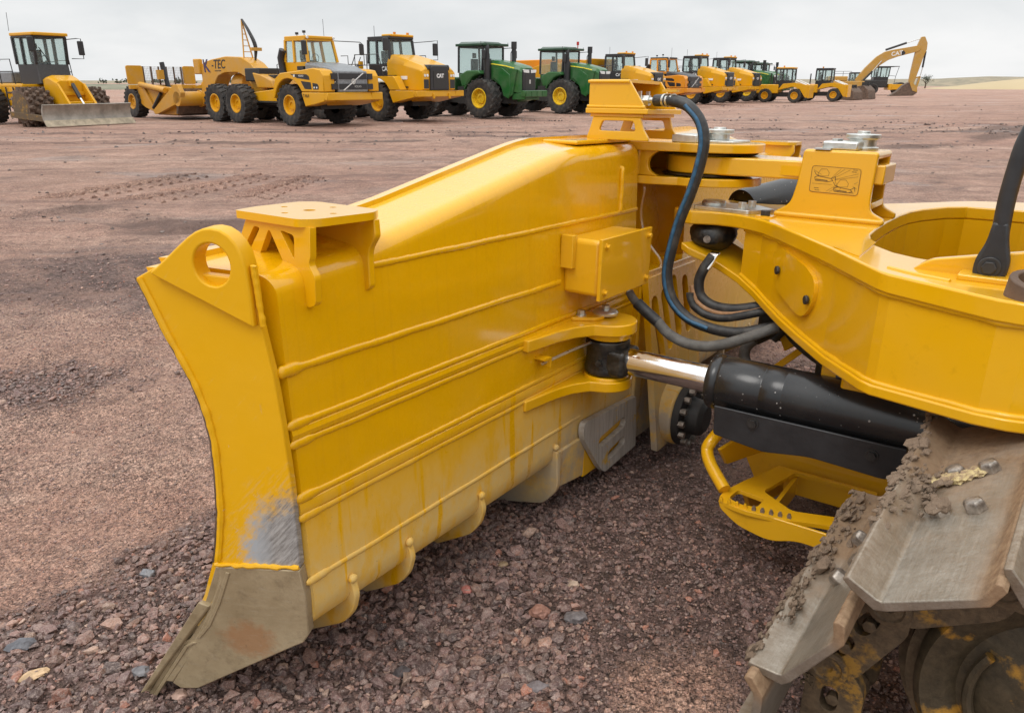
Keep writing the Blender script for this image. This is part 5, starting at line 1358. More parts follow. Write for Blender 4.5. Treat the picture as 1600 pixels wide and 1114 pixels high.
def wheel(p, x, y, r, w, rr_, mat, lugs=20, style='ot'):
    o = bpy.data.objects.new('wheel', tyre_mesh(r, w, rr_, lugs, style)); COL.objects.link(o); o.parent = p
    o.location = (x, y, r); o.rotation_euler = (0, 0, 0 if y > 0 else math.pi)
    q = bpy.data.objects.new('rim', rim_mesh(rr_, w, mat)); COL.objects.link(q); q.parent = o
    return o
def rail(p, pts, r=0.022, mat='black', name='handrail', n=6):
    return MB().tube(pts, r, n).build(name, mat, p)
def rails(p, paths, r=0.022, mat='black', name='handrail'):
    b = MB()
    for q in paths: b.tube(q, r, 6)
    return b.build(name, mat, p)
def glass(p, quad, name='window'):
    q = [Vector(v) for v in quad]; n = (q[1] - q[0]).cross(q[3] - q[0]).normalized() * 0.008
    return MB().hexa([v - n for v in q] + [v + n for v in q]).build(name, 'glass', p)
def cab(p, x0, x1, hw, z0, zg, z1, mat='black', roof='black', lean=0.12, top_in=0.06, roof_ov=0.06, yc=0.0, mid=True, frame=0.06, glass_low=None):
    """frame of posts with a window in each opening; lean = windscreen tilt"""
    b = MB()
    b.hexa([(x0, yc - hw, z0), (x1 + lean * 0.4, yc - hw, z0), (x1 + lean * 0.4, yc + hw, z0), (x0, yc + hw, z0), (x0, yc - hw, zg), (x1 + lean * 0.2, yc - hw, zg), (x1 + lean * 0.2, yc + hw, zg), (x0, yc + hw, zg)])
    ti = top_in
    bot = {(0, -1): (x0, yc - hw, zg), (1, -1): (x1 + lean * .2, yc - hw, zg), (0, 1): (x0, yc + hw, zg), (1, 1): (x1 + lean * .2, yc + hw, zg)}
    top = {(0, -1): (x0, yc - hw + ti, z1), (1, -1): (x1 - lean, yc - hw + ti, z1), (0, 1): (x0, yc + hw - ti, z1), (1, 1): (x1 - lean, yc + hw - ti, z1)}
    f = frame
    def post(a, c):
        a, c = Vector(a), Vector(c)
        b.hexa([a + Vector((dx, dy, 0)) for dx, dy in ((-f, -f), (f, -f), (f, f), (-f, f))] + [c + Vector((dx, dy, 0)) for dx, dy in ((-f, -f), (f, -f), (f, f), (-f, f))])
    for k in bot: post(bot[k], top[k])
    if mid:
        for s in (-1, 1):
            a = Vector(bot[(0, s)]).lerp(Vector(bot[(1, s)]), 0.42); c = Vector(top[(0, s)]).lerp(Vector(top[(1, s)]), 0.42)
            post(a, c)
    for k0, k1 in (((0, -1), (1, -1)), ((0, 1), (1, 1)), ((0, -1), (0, 1)), ((1, -1), (1, 1))):
        a, c = Vector(top[k0]), Vector(top[k1]); d = (c - a).normalized() * f; u = Vector((0, 0, f))
        n = d.cross(u).normalized() * f
        b.hexa([a - n - u, c - n - u, c + n - u, a + n - u, a - n + u, c - n + u, c + n + u, a + n + u])
    o = b.build('cab', mat, p, bevel=0.012, seg=1)
    glass(o, [bot[(1, -1)], bot[(1, 1)], top[(1, 1)], top[(1, -1)]], 'windscreen')
    glass(o, [bot[(0, -1)], bot[(0, 1)], top[(0, 1)], top[(0, -1)]])
    for s in (-1, 1):
        glass(o, [bot[(0, s)], bot[(1, s)], top[(1, s)], top[(0, s)]])
    ro = roof_ov
    MB().prism(rounded([(x0 - ro, yc - hw - ro + ti), (x1 - lean + ro * 2, yc - hw - ro + ti), (x1 - lean + ro * 2, yc + hw + ro - ti), (x0 - ro, yc + hw + ro - ti)], 0.12), lambda q, r_, d: (q, r_, d), z1 + 0.02, z1 + 0.15).build('roof', roof, o, bevel=0.03)
    st = MB(); xm = x0 + (x1 - x0) * 0.35
    st.box(xm - .25, xm + .25, yc - .25, yc + .25, z0 + .3, zg + .1).box(xm - .28, xm - .14, yc - .25, yc + .25, zg + .1, zg + (z1 - zg) * .55).box(xm - .27, xm - .17, yc - .13, yc + .13, zg + (z1 - zg) * .58, zg + (z1 - zg) * .78)
    st.build('seat', 'seat', o, bevel=0.03)
    MB().tube([(x1 - .35, yc, zg - .1), (x1 - .5, yc, zg + .15)], 0.03, 6).tube([(x1 - .52 + .09 * math.sin(t_) * .3, yc + .2 * math.cos(t_), zg + .17 + .2 * math.sin(t_)) for t_ in [k * math.pi / 8 for k in range(17)]], 0.015, 5).build('steering_wheel', 'seat', o)
    return o
def mirror(p, arm, c, sz=(0.06, 0.16, 0.30)):
    o = MB().tube(arm, 0.02, 6).build('mirror_arm', 'black', p)
    MB().box(c[0] - sz[0], c[0] + sz[0], c[1] - sz[1], c[1] + sz[1], c[2] - sz[2], c[2] + sz[2]).build('mirror', 'black', o, bevel=0.03)
def xz(y0, y1=None):
    return lambda p, q, d: (p, d, q)
FRONT_TXT = Matrix(((0, 0, 1, 0), (1, 0, 0, 0), (0, 1, 0, 0), (0, 0, 0, 1)))       # text facing +x
SIDE_TXT = Matrix(((1, 0, 0, 0), (0, 0, -1, 0), (0, 1, 0, 0), (0, 0, 0, 1)))       # text facing -y
def T(x, y, z): return Matrix.Translation((x, y, z))

def fender_side(p, mat, lower=True):
    for s in (-1, 1):
        f = lambda q, r_, d, s=s: (q, s * d, r_)
        arch = [(1.16 * math.cos(R(t)), 0.95 + 1.16 * math.sin(R(t))) for t in range(158, 30, -8)]
        up = [(-1.28, 1.36), (-1.30, 1.55), (-1.05, 2.02), (-0.75, 2.18), (1.28, 2.18), (1.42, 2.10), (1.78, 1.53), (1.01, 1.53)] + list(reversed(arch))[0:]
        MB().prism(up, f, 1.20, 1.68).build('fender', mat, p, bevel=0.02, seg=1)
        lo = [(1.02, 1.50), (0.98, 1.42), (1.22, 0.92), (1.95, 1.06), (2.75, 1.20), (2.75, 1.50)]
        MB().prism(lo, f, 1.05, 1.68).build('side_skirt', mat, p, bevel=0.02, seg=1)

def mining_truck(label, group, x, y, rz, mat='yellow_far', body=False, s=1.0):
    p = thing('articulated_truck', label, 'truck', (x, y, 0), rz, group)
    for sy in (-1, 1):
        wheel(p, 0, 1.32 * sy, 0.95, 0.74, 0.45, mat)
        wheel(p, -4.6, 1.32 * sy, 0.95, 0.74, 0.45, mat)
        wheel(p, -6.5, 1.32 * sy, 0.95, 0.74, 0.45, mat)
    MB().box(-7.2, 1.4, -0.5, 0.5, 0.75, 1.25).box(-1.0, 1.0, -1.0, 1.0, 0.75, 1.3).cyl((0, -1.1, .95), (0, 1.1, .95), 0.24, n=12).cyl((-4.6, -1.1, .95), (-4.6, 1.1, .95), 0.24, n=12).build('chassis', 'dark', p)
    fender_side(p, mat)
    MB().prism([(1.9, 0.98), (2.95, 1.22), (2.95, 1.50), (1.9, 1.50)], lambda q, r_, d: (q, d, r_), -1.05, 1.05).box(2.75, 2.95, -1.68, -1.05, 1.22, 1.50).box(2.75, 2.95, 1.05, 1.68, 1.22, 1.50).build('bumper', mat, p, bevel=0.03, seg=1)
    for sy in (-.55, .55):
        MB().box(2.95, 3.03, sy - .05, sy + .05, 1.12, 1.38).build('tow_hook', mat, p, bevel=0.02)
    def ring(xx, w, zt_, zc): return [(xx, -w, 1.51), (xx, -w, zc), (xx, -w * .82, zt_), (xx, w * .82, zt_), (xx, w, zc), (xx, w, 1.51)]
    MB().loft([ring(0.15, .98, 3.16, 2.80), ring(0.55, 1.0, 3.20, 2.78), ring(1.5, 1.10, 2.98, 2.66), ring(2.60, 1.16, 2.66, 2.46), ring(2.80, 1.14, 2.50, 2.38)]).build('hood', mat, p, bevel=0.03, seg=1)
    g = MB().prism(rounded([(-.66, 1.51), (.66, 1.51), (.62, 2.58), (.5, 2.66), (-.5, 2.66), (-.62, 2.58)], 0.04), lambda q, r_, d: (d, q, r_), 2.72, 2.90).build('grille', 'black', p, bevel=0.03, seg=1)
    MB().prism([(-.78, 2.46), (.78, 2.46), (.72, 2.70), (-.72, 2.70)], lambda q, r_, d: (d, q, r_), 2.45, 2.86).build('grille_cap', 'black', g, bevel=0.05)
    MB().box(2.90, 2.915, -.46, .46, 1.60, 2.40).build('grille_mesh', 'dark', g)
    lettering('badge', 'CAT', 'white', g, 0.25, T(2.92, 0, 2.18) @ FRONT_TXT, 0.006, bold=0.012)
    for sy in (-1, 1):
        q = MB().box(2.70, 2.86, sy * .92 - .21, sy * .92 + .21, 1.55, 2.36).build('lamp_panel', mat, p, bevel=0.03, seg=1)
        for dy in (-.08, .09):
            MB().lathe([(0.07, 0), (0.065, 0.02)], (2.862, sy * .92 + dy, 2.20), (1, 0, 0), 12).build('headlight', 'lamp', q)
        MB().box(2.86, 2.867, sy * .92 - .17, sy * .92 + .17, 1.60, 2.02).build('lamp_vent', 'dark', q)
    MB().box(1.30, 1.75, -1.135, -1.11, 2.02, 2.18).build('hood_decal', 'white', p); MB().box(1.5, 1.8, -1.135, -1.115, 1.62, 1.70).build('hood_label', 'print', p)
    c = cab(p, -1.35, 0.28, 0.86, 2.18, 2.78, 3.92, 'black', 'black', 0.10)
    MB().box(-0.35, 0.34, -0.80, 0.80, 4.05, 4.16).build('roof_visor', mat, c, bevel=0.04)
    for sy in (-.45, .45):
        MB().cyl((0.25, sy, 4.16), (0.25, sy, 4.26), 0.07, n=10).build('beacon', 'amber', c)
    MB().tube([(-1.2, -.5, 4.05), (-1.2, -.5, 4.6)], 0.012, 5).build('aerial', 'black', c)
    lettering('badge', 'CAT', 'white', c, 0.30, T(-0.05, -0.885, 2.52) @ SIDE_TXT, 0.004, bold=0.01)
    # platform, rails, ladder
    for sy in (-1, 1):
        MB().box(-1.5, 0.9, sy * 1.30 - .38, sy * 1.30 + .38, 2.185, 2.225).build('platform', 'black', p)
        rails(p, [[(-1.5, sy * 1.64, 2.2), (-1.5, sy * 1.64, 3.2), (0.3, sy * 1.64, 3.2), (0.55, sy * 1.60, 2.2)], [(-1.5, sy * 1.64, 2.7), (0.4, sy * 1.64, 2.7)], [(-.6, sy * 1.64, 2.2), (-.6, sy * 1.64, 3.2)]])
    rails(p, [[(-1.5, -1.60, 3.2), (-2.35, -1.6, 1.9), (-2.35, -1.6, 0.9)], [(-1.5, -1.25, 3.1), (-2.3, -1.25, 1.9), (-2.3, -1.25, 0.9)]], name='ladder_rail')
    for k in range(5):
        MB().box(-2.3 + .14 * k, -2.1 + .14 * k, -1.6, -1.25, 0.9 + .3 * k, 0.94 + .3 * k).build('step', 'black', p)
    MB().cyl((-1.75, -1.0, 1.6), (-1.75, -1.0, 2.5), 0.22, n=14).build('air_cleaner', 'black', p)
    MB().box(-1.6, -1.45, -1.35, -1.15, 2.2, 2.9).build('tail_post', mat, p)
    mirror(p, [(0.2, -.85, 3.85), (0.55, -1.3, 3.95), (0.55, -1.35, 3.2)], (0.55, -1.36, 3.65))
    mirror(p, [(0.2, .85, 3.8), (0.55, 1.9, 3.9), (0.6, 2.25, 3.95), (0.6, 2.25, 3.0), (0.3, .9, 2.95)], (0.58, 2.1, 3.5))
    if body:
        MB().loft([[(-2.3, -1.6, 2.6), (-2.3, 1.6, 2.6), (-2.0, 1.8, 3.75), (-2.0, -1.8, 3.75)], [(-3.2, -1.5, 1.6), (-3.2, 1.5, 1.6), (-3.2, 1.85, 3.5), (-3.2, -1.85, 3.5)], [(-7.0, -1.5, 1.7), (-7.0, 1.5, 1.7), (-7.0, 1.85, 3.3), (-7.0, -1.85, 3.3)], [(-8.4, -1.3, 2.5), (-8.4, 1.3, 2.5), (-8.6, 1.5, 2.9), (-8.6, -1.5, 2.9)]]).build('dump_body', mat, p, bevel=0.04)
    return p

def fit(p, k, kz):
    """bring a machine to its surveyed size; its wheels stay round"""
    p.scale = (k, k, kz)
    for c in p.children:
        if c.name.startswith('wheel'):
            c.scale.z = k / kz; c.location.z *= k / kz
    return p
TG = 'articulated trucks parked in the row'
RZ = R(-39)
ct = mining_truck('yellow truck with white badge on black grille, left of the first green tractor', TG, -5.15, 36.9, RZ)
ct2 = mining_truck('yellow truck with dump body, behind the tall hollow bracket of the bulldozer', TG, 7.6, 53.9, RZ, body=True)
fit(ct, .885, .885); fit(ct2, .87, .84)
def reuse(src, label, x, y, rz=None, s=None):
    o = copy_tree(src); o.location = (x, y, 0); o['label'] = label
    if rz is not None: o.rotation_euler = (0, 0, rz)
    if s: o.scale = (s, s, s)
    return o
ct3 = reuse(ct, 'yellow truck directly right of the orange truck with the dark hood', 14.95, 63.9)
ct4 = reuse(ct, 'rearmost yellow truck in the row, beside the third green tractor', 18.55, 68.9)

def hauler(label, x, y, rz, mat, hoodmat, number=True, s=1.0, slash=True, old=False):
    p = thing('articulated_hauler', label, 'truck', (x, y, 0), rz, TG)
    for sy in (-1, 1):
        wheel(p, 0, 1.30 * sy, 0.93, 0.74, 0.44, mat)
        wheel(p, -4.45, 1.30 * sy, 0.93, 0.74, 0.44, mat)
        wheel(p, -6.35, 1.30 * sy, 0.93, 0.74, 0.44, mat)
    MB().box(-7.2, -1.6, -0.5, 0.5, 0.85, 1.25).box(-1.6, 1.4, -0.9, 0.9, 0.75, 1.3).cyl((0, -1.1, .93), (0, 1.1, .93), 0.24, n=12).cyl((-4.45, -1.1, .93), (-4.45, 1.1, .93), 0.24, n=12).build('chassis', 'dark', p)
    MB().prism([(-1.6, 1.0), (-4.0, 1.0), (-4.0, 1.45), (-1.6, 1.65)], lambda q, r_, d: (q, d, r_), -0.85, 0.85).build('rear_frame', mat, p, bevel=0.03, seg=1)
    MB().box(-3.9, -1.7, -0.9, -0.86, 0.98, 1.06).build('frame_rail', 'dark', p)
    for sy in (-1, 1):
        f = lambda q, r_, d, s_=sy: (q, s_ * d, r_)
        arch = [(1.14 * math.cos(R(t)), 0.95 + 1.14 * math.sin(R(t))) for t in range(166, 30, -8)]
        up = [(-1.22, 1.22), (-1.24, 1.5), (-0.95, 2.1), (-0.55, 2.32), (0.9, 2.42), (1.9, 2.52), (2.45, 2.44), (2.62, 2.2), (2.62, 1.52), (1.0, 1.52)] + list(reversed(arch))
        sp = MB().prism(up, f, 0.98, 1.60).build('hood_side', mat, p, bevel=0.03, seg=1)
        yy = sy * 1.606
        for pts in ([(0.25, 2.28), (1.45, 2.26), (1.62, 2.18), (1.66, 2.02), (0.75, 2.10)], [(1.0, 1.98), (1.72, 1.92), (1.75, 1.62), (1.25, 1.64)], [(1.84, 1.90), (2.18, 1.86), (2.28, 1.76), (2.24, 1.62), (1.86, 1.62)]):
            MB().prism(rounded(pts, 0.03), f, 1.60, 1.607).build('side_vent', 'black', sp)
        MB().prism([(0.98, 1.49), (1.2, 0.88), (1.9, 0.98), (2.62, 1.12), (2.72, 1.49)], f, 0.95, 1.62).build('side_skirt', mat, p, bevel=0.03, seg=1)
        if number and sy < 0:
            lettering('unit_number', 'T464', 'print', p, 0.22, T(1.33, -1.628, 1.34) @ SIDE_TXT, 0.003)
            lettering('badge', 'VOLVO', 'white', sp, 0.11, T(1.05, -1.61, 2.19) @ SIDE_TXT, 0.003)
            MB().box(0.48, 0.60, -1.612, -1.606, 2.16, 2.25).build('badge', 'white', sp)
            for dx in (1.95, 2.13):
                MB().lathe([(0.045, 0), (0.04, 0.01)], (dx, -1.607, 1.70), (0, -1, 0), 10).build('side_lamp', 'lamp', sp)
    MB().prism([(1.9, 0.92), (2.85, 1.16), (2.85, 1.49), (1.9, 1.49)], lambda q, r_, d: (q, d, r_), -0.95, 0.95).box(2.62, 2.85, -1.62, -.95, 1.16, 1.49).box(2.62, 2.85, .95, 1.62, 1.16, 1.49).build('bumper', mat, p, bevel=0.03, seg=1)
    def ring(xx, w, z): return [(xx, -w, z - .5), (xx, -w, z - .08), (xx, -w * .85, z), (xx, w * .85, z), (xx, w, z - .08), (xx, w, z - .5)]
    MB().loft([ring(0.55, .97, 2.80), ring(1.2, .98, 2.74), ring(2.1, .93, 2.60), ring(2.66, .82, 2.40)]).build('hood', hoodmat, p, bevel=0.03, seg=1)
    g = MB().box(2.5, 2.70, -.85, .85, 1.50, 2.40).build('grille', hoodmat, p, bevel=0.04)
    for z0, z1 in ((1.62, 1.86), (2.05, 2.30)):
        MB().box(2.70, 2.715, -.80, .80, z0, z1).build('grille_slot', 'black', g)
        for sy in (-1, 1): MB().box(2.60, 2.69, sy * 1.02 - .16, sy * 1.02 + .16, z0, z1).build('lamp_cluster', 'black', g)
    if slash:
        MB().hexa([(2.716, -.62, 1.58), (2.716, -.54, 1.58), (2.73, -.54, 1.58), (2.73, -.62, 1.58), (2.716, .56, 2.32), (2.716, .64, 2.32), (2.73, .64, 2.32), (2.73, .56, 2.32)]).build('grille_bar', 'white', g)
        MB().lathe([(0.12, 0), (0.12, 0.02), (0.08, 0.02), (0.08, 0.0)], (2.716, 0, 1.96), (1, 0, 0), 18).build('badge', 'zinc', g)
        lettering('badge', 'VOLVO', 'zinc', g, 0.12, T(2.72, 0.25, 1.74) @ FRONT_TXT, 0.004)
    c = cab(p, -1.05, 0.62, 0.84, 2.35, 2.80, 3.78, mat, mat if not old else 'black', 0.16, 0.08)
    MB().box(-1.1, 0.58, -.86, -.82, 2.36, 2.80).build('door_panel', mat, c)
    MB().box(0.02, 0.5, -1.02, -.865, 2.45, 2.62).build('cab_vent', 'black', c)
    for xx, zz_ in ((-0.75, 4.12), (-0.2, 4.18)):
        MB().tube([(xx, -.3, 3.92), (xx, -.3, zz_ - .1)], 0.02, 5).cyl((xx, -.3, zz_ - .1), (xx, -.3, zz_), 0.08, n=10).build('beacon', 'black', c)
    MB().tube([(0.1, .6, 3.92), (0.1, .6, 4.7)], 0.01, 5).build('aerial', 'black', c)
    for sy in (-.75, .75): MB().lathe([(0.07, 0), (0.06, .03)], (0.60, sy, 3.86), (1, 0, 0), 10).build('work_lamp', 'lamp', c)
    MB().tube([(-1.15, -.95, 2.3), (-1.25, -.95, 3.0), (-1.05, -.95, 3.35)], 0.17, 10).build('intake_duct', 'black', p)
    MB().tube([(-1.55, -1.0, 1.7), (-1.55, -1.0, 2.7), (-1.2, -1.0, 2.8)], 0.02, 6).build('handrail', 'black', p)
    mirror(p, [(0.5, -.84, 3.75), (0.85, -1.15, 3.7), (0.85, -1.15, 2.9)], (0.85, -1.15, 3.4), (0.05, 0.13, 0.30))
    mirror(p, [(0.5, .84, 3.75), (1.0, 2.0, 3.72), (1.05, 2.15, 3.6), (1.05, 2.15, 2.7), (0.9, 1.4, 2.6), (0.7, .9, 2.7)], (1.05, 2.0, 3.4), (0.05, 0.10, 0.26))
    rails(p, [[(1.0, 1.2, 2.6), (1.0, 1.2, 3.1), (0.5, 1.2, 3.1)], [(1.6, 1.3, 2.5), (1.6, 1.3, 2.72), (0.9, 1.3, 2.72)]], 0.018)
    return p
VX, VY = -8.1, 33.2
hv = hauler('yellow hauler with grey hood, slanted white grille bar and T464 on its bumper', VX, VY, RZ, 'yellow_far', 'grey')
fit(hv, .87, .87)
ho = hauler('orange truck with dark hood and low cream cab in the middle of the row', 11.2, 58.7, RZ, 'orange_far', 'charcoal', number=False, old=True)
fit(ho, .88, .85)

M['purple'] = flat('dark_purple_print', (.05, .03, .10), .4)
# --- pull-type scraper behind the grey-hooded hauler (same axis) ----------------------------------
sc = thing('pull_scraper', 'dusty yellow pull scraper with arched gooseneck lettered K-TEC, behind the hauler', 'scraper', (VX, VY, 0), RZ)
goose = [(-3.3, 1.35), (-3.3, 1.9), (-3.9, 2.3), (-4.5, 2.75), (-5.2, 3.02), (-6.6, 3.08), (-8.0, 2.95), (-8.8, 2.8), (-9.05, 2.45), (-9.0, 2.0), (-9.15, 1.55), (-9.5, 1.25), (-9.5, 0.8), (-8.4, 0.85), (-8.1, 1.2), (-7.9, 1.75), (-7.5, 2.15), (-6.8, 2.32), (-5.6, 2.32), (-5.0, 2.1), (-4.55, 1.7), (-4.3, 1.35)]
gn = MB().prism(rounded(goose, 0.15, 3), lambda q, r_, d: (q, d, r_), -0.42, 0.42).build('gooseneck', 'scraper_yellow', sc, bevel=0.03, seg=1)
MB().box(-9.5, -8.95, -.55, -.30, 2.25, 3.0).build('side_box', 'scraper_yellow', gn, bevel=0.05)
lettering('lettering', 'K', 'purple', gn, 0.86, T(-8.42, -0.43, 2.62) @ SIDE_TXT, 0.004, shear=-0.1, bold=0.02)
lettering('lettering', '-TEC', 'black', gn, 0.60, T(-7.32, -0.43, 2.70) @ SIDE_TXT, 0.004, shear=0.2, bold=0.004)
MB().box(-7.7, -7.1, -.425, -.421, 2.38, 2.43).build('small_print', 'print', gn)
tube_ = MB().lathe([(0.36, -2.0), (0.36, 2.0)], (-8.95, 0, 1.05), (0, 1, 0), 24).lathe([(0.42, -.75), (0.42, -.65)], (-8.95, 0, 1.05), (0, 1, 0), 24).build('cross_tube', 'scraper_yellow', sc)
for sy in (-1, 1):
    f = lambda q, r_, d, s_=sy: (q, s_ * d, r_)
    MB().prism(rounded([(-8.5, 1.35), (-8.75, 1.75), (-9.1, 1.75), (-11.6, 0.45), (-11.5, 0.25), (-11.2, 0.25), (-8.7, 0.9)], .06), f, 1.75, 2.0).build('pull_arm', 'scraper_yellow', sc, bevel=0.02, seg=1)
    MB().prism(rounded([(-10.0, 1.6), (-12.3, 1.75), (-13.9, 1.6), (-14.2, 1.1), (-13.0, 0.55), (-11.4, 0.2), (-9.6, 0.25), (-9.2, 0.6)], .1), f, 1.55, 1.70).build('bowl_side', 'scraper_yellow', sc, bevel=0.02, seg=1)
    MB().cyl((-10.3, sy * 1.85, 1.45), (-12.9, sy * 1.85, 1.75), 0.14, n=10).build('lift_cylinder', 'scraper_yellow', sc)
    MB().cyl((-10.9, sy * 1.8, 1.3), (-11.9, sy * 1.8, 0.55), 0.09, n=10).build('apron_cylinder', 'black', sc)
    MB().hexa([(-12.0, sy * 1.72, .5), (-11.8, sy * 1.72, .5), (-11.8, sy * 1.8, .5), (-12.0, sy * 1.8, .5), (-13.0, sy * 1.72, 1.7), (-12.75, sy * 1.72, 1.7), (-12.75, sy * 1.8, 1.7), (-13.0, sy * 1.8, 1.7)]).build('side_stiffener', 'scraper_yellow', sc)
    wheel(sc, -14.2, sy * 1.55, 0.85, 0.62, 0.40, 'scraper_yellow')
MB().prism([(-9.3, 0.28), (-9.6, 0.2), (-11.8, 0.2), (-13.6, 0.9), (-13.9, 1.5), (-12.5, 0.9), (-9.8, 0.6)], lambda q, r_, d: (q, d, r_), -1.6, 1.6).build('bowl_floor', 'rust', sc)
MB().prism([(-9.25, 0.3), (-9.05, 0.7), (-9.3, 1.55), (-9.45, 1.55), (-9.25, 0.75), (-9.4, 0.3)], lambda q, r_, d: (q, d, r_), -1.9, 1.9).build('apron', 'rust', sc)
MB().box(-13.75, -13.55, -2.1, 1.75, 1.50, 1.72).build('spill_beam', 'scraper_yellow', sc, bevel=0.02)
for y0, y1 in ((-2.15, -1.25), (1.10, 1.8)):
    MB().prism(rounded([(y0, 1.75), (y1, 1.75), (y1, 2.72), (y0, 2.72)], .12), lambda q, r_, d: (d, q, r_), -13.68, -13.58).build('spill_panel', 'scraper_yellow', sc, bevel=0.01, seg=1)
for k in range(6):
    yy = -1.2 + 0.44 * k
    MB().box(-13.66, -13.60, yy - .04, yy + .04, 1.72, 2.68).build('spill_post', 'rust', sc)
mesh_b = MB()
for k in range(30):
    mesh_b.box(-13.635, -13.63, -1.25 + .08 * k, -1.238 + .08 * k, 1.72, 2.68)
for k in range(11):
    mesh_b.box(-13.637, -13.632, -1.25, 1.10, 1.75 + .09 * k, 1.757 + .09 * k)
mesh_b.build('spill_mesh', 'rust', sc)['kind'] = 'stuff'
MB().cyl((-13.3, -.05, 1.5), (-13.5, -.15, 2.9), 0.13, n=12).build('apron_ram', 'black', sc)
MB().prism([(-13.6, -.5), (-13.3, -.5), (-13.3, -.2), (-13.6, -.2)], lambda q, r_, d: (q, r_, d), 2.0, 2.5).build('ram_bracket', 'scraper_yellow', sc)
MB().box(-14.0, -13.6, -1.6, 1.6, 0.9, 1.7).build('tail_beam', 'scraper_yellow', sc, bevel=0.05)
mast = MB().tube([(-5.2, -.25, 3.0), (-5.45, 0, 4.75)], 0.035, 6).tube([(-5.2, .25, 3.0), (-5.45, 0, 4.75)], 0.035, 6)
for k in range(6):
    t = k / 6.5; mast.tube([(-5.2 - .25 * t, -.25 * (1 - t), 3.0 + 1.75 * t), (-5.2 - .25 * t, .25 * (1 - t), 3.0 + 1.75 * t)], 0.02, 5)
mt = mast.build('hose_mast', 'scraper_yellow', sc)
for k in range(3):
    MB().tube([(-5.45, 0.02 * k, 4.75), (-5.0, .05 * k, 4.2), (-4.75 + .1 * k, .1, 3.5), (-4.85, .15, 2.7), (-4.4, .15, 2.2)], 0.04, 6, 5).build('hose', 'hose', mt)
MB().box(-4.7, -4.5, -.2, .35, 3.3, 3.45).build('hose_guide', 'scraper_yellow', mt)
MB().box(-4.6, -3.4, -.7, .5, 1.9, 2.5).box(-3.2, -2.6, -.4, .4, 1.4, 2.2).build('hitch', 'dark', sc, bevel=0.05)
MB().prism([(-2.2, 1.6), (-3.6, 1.6), (-3.9, 2.3), (-3.2, 2.2), (-2.4, 1.95)], lambda q, r_, d: (q, d, r_), -.75, .75).build('hitch_cover', 'scraper_yellow', sc, bevel=0.05)
MB().lathe([(0.55, -.5), (0.6, 0.0), (0.55, .5)], (-6.3, .4, 1.75), (1, 0, 0), 20).build('hydraulic_tank', 'scraper_yellow', sc, bevel=0.03)
MB().box(-6.6, -4.6, -.7, .7, 1.35, 1.6).build('hitch_beam', 'scraper_yellow', sc, bevel=0.03)

fit(sc, .90, .90)
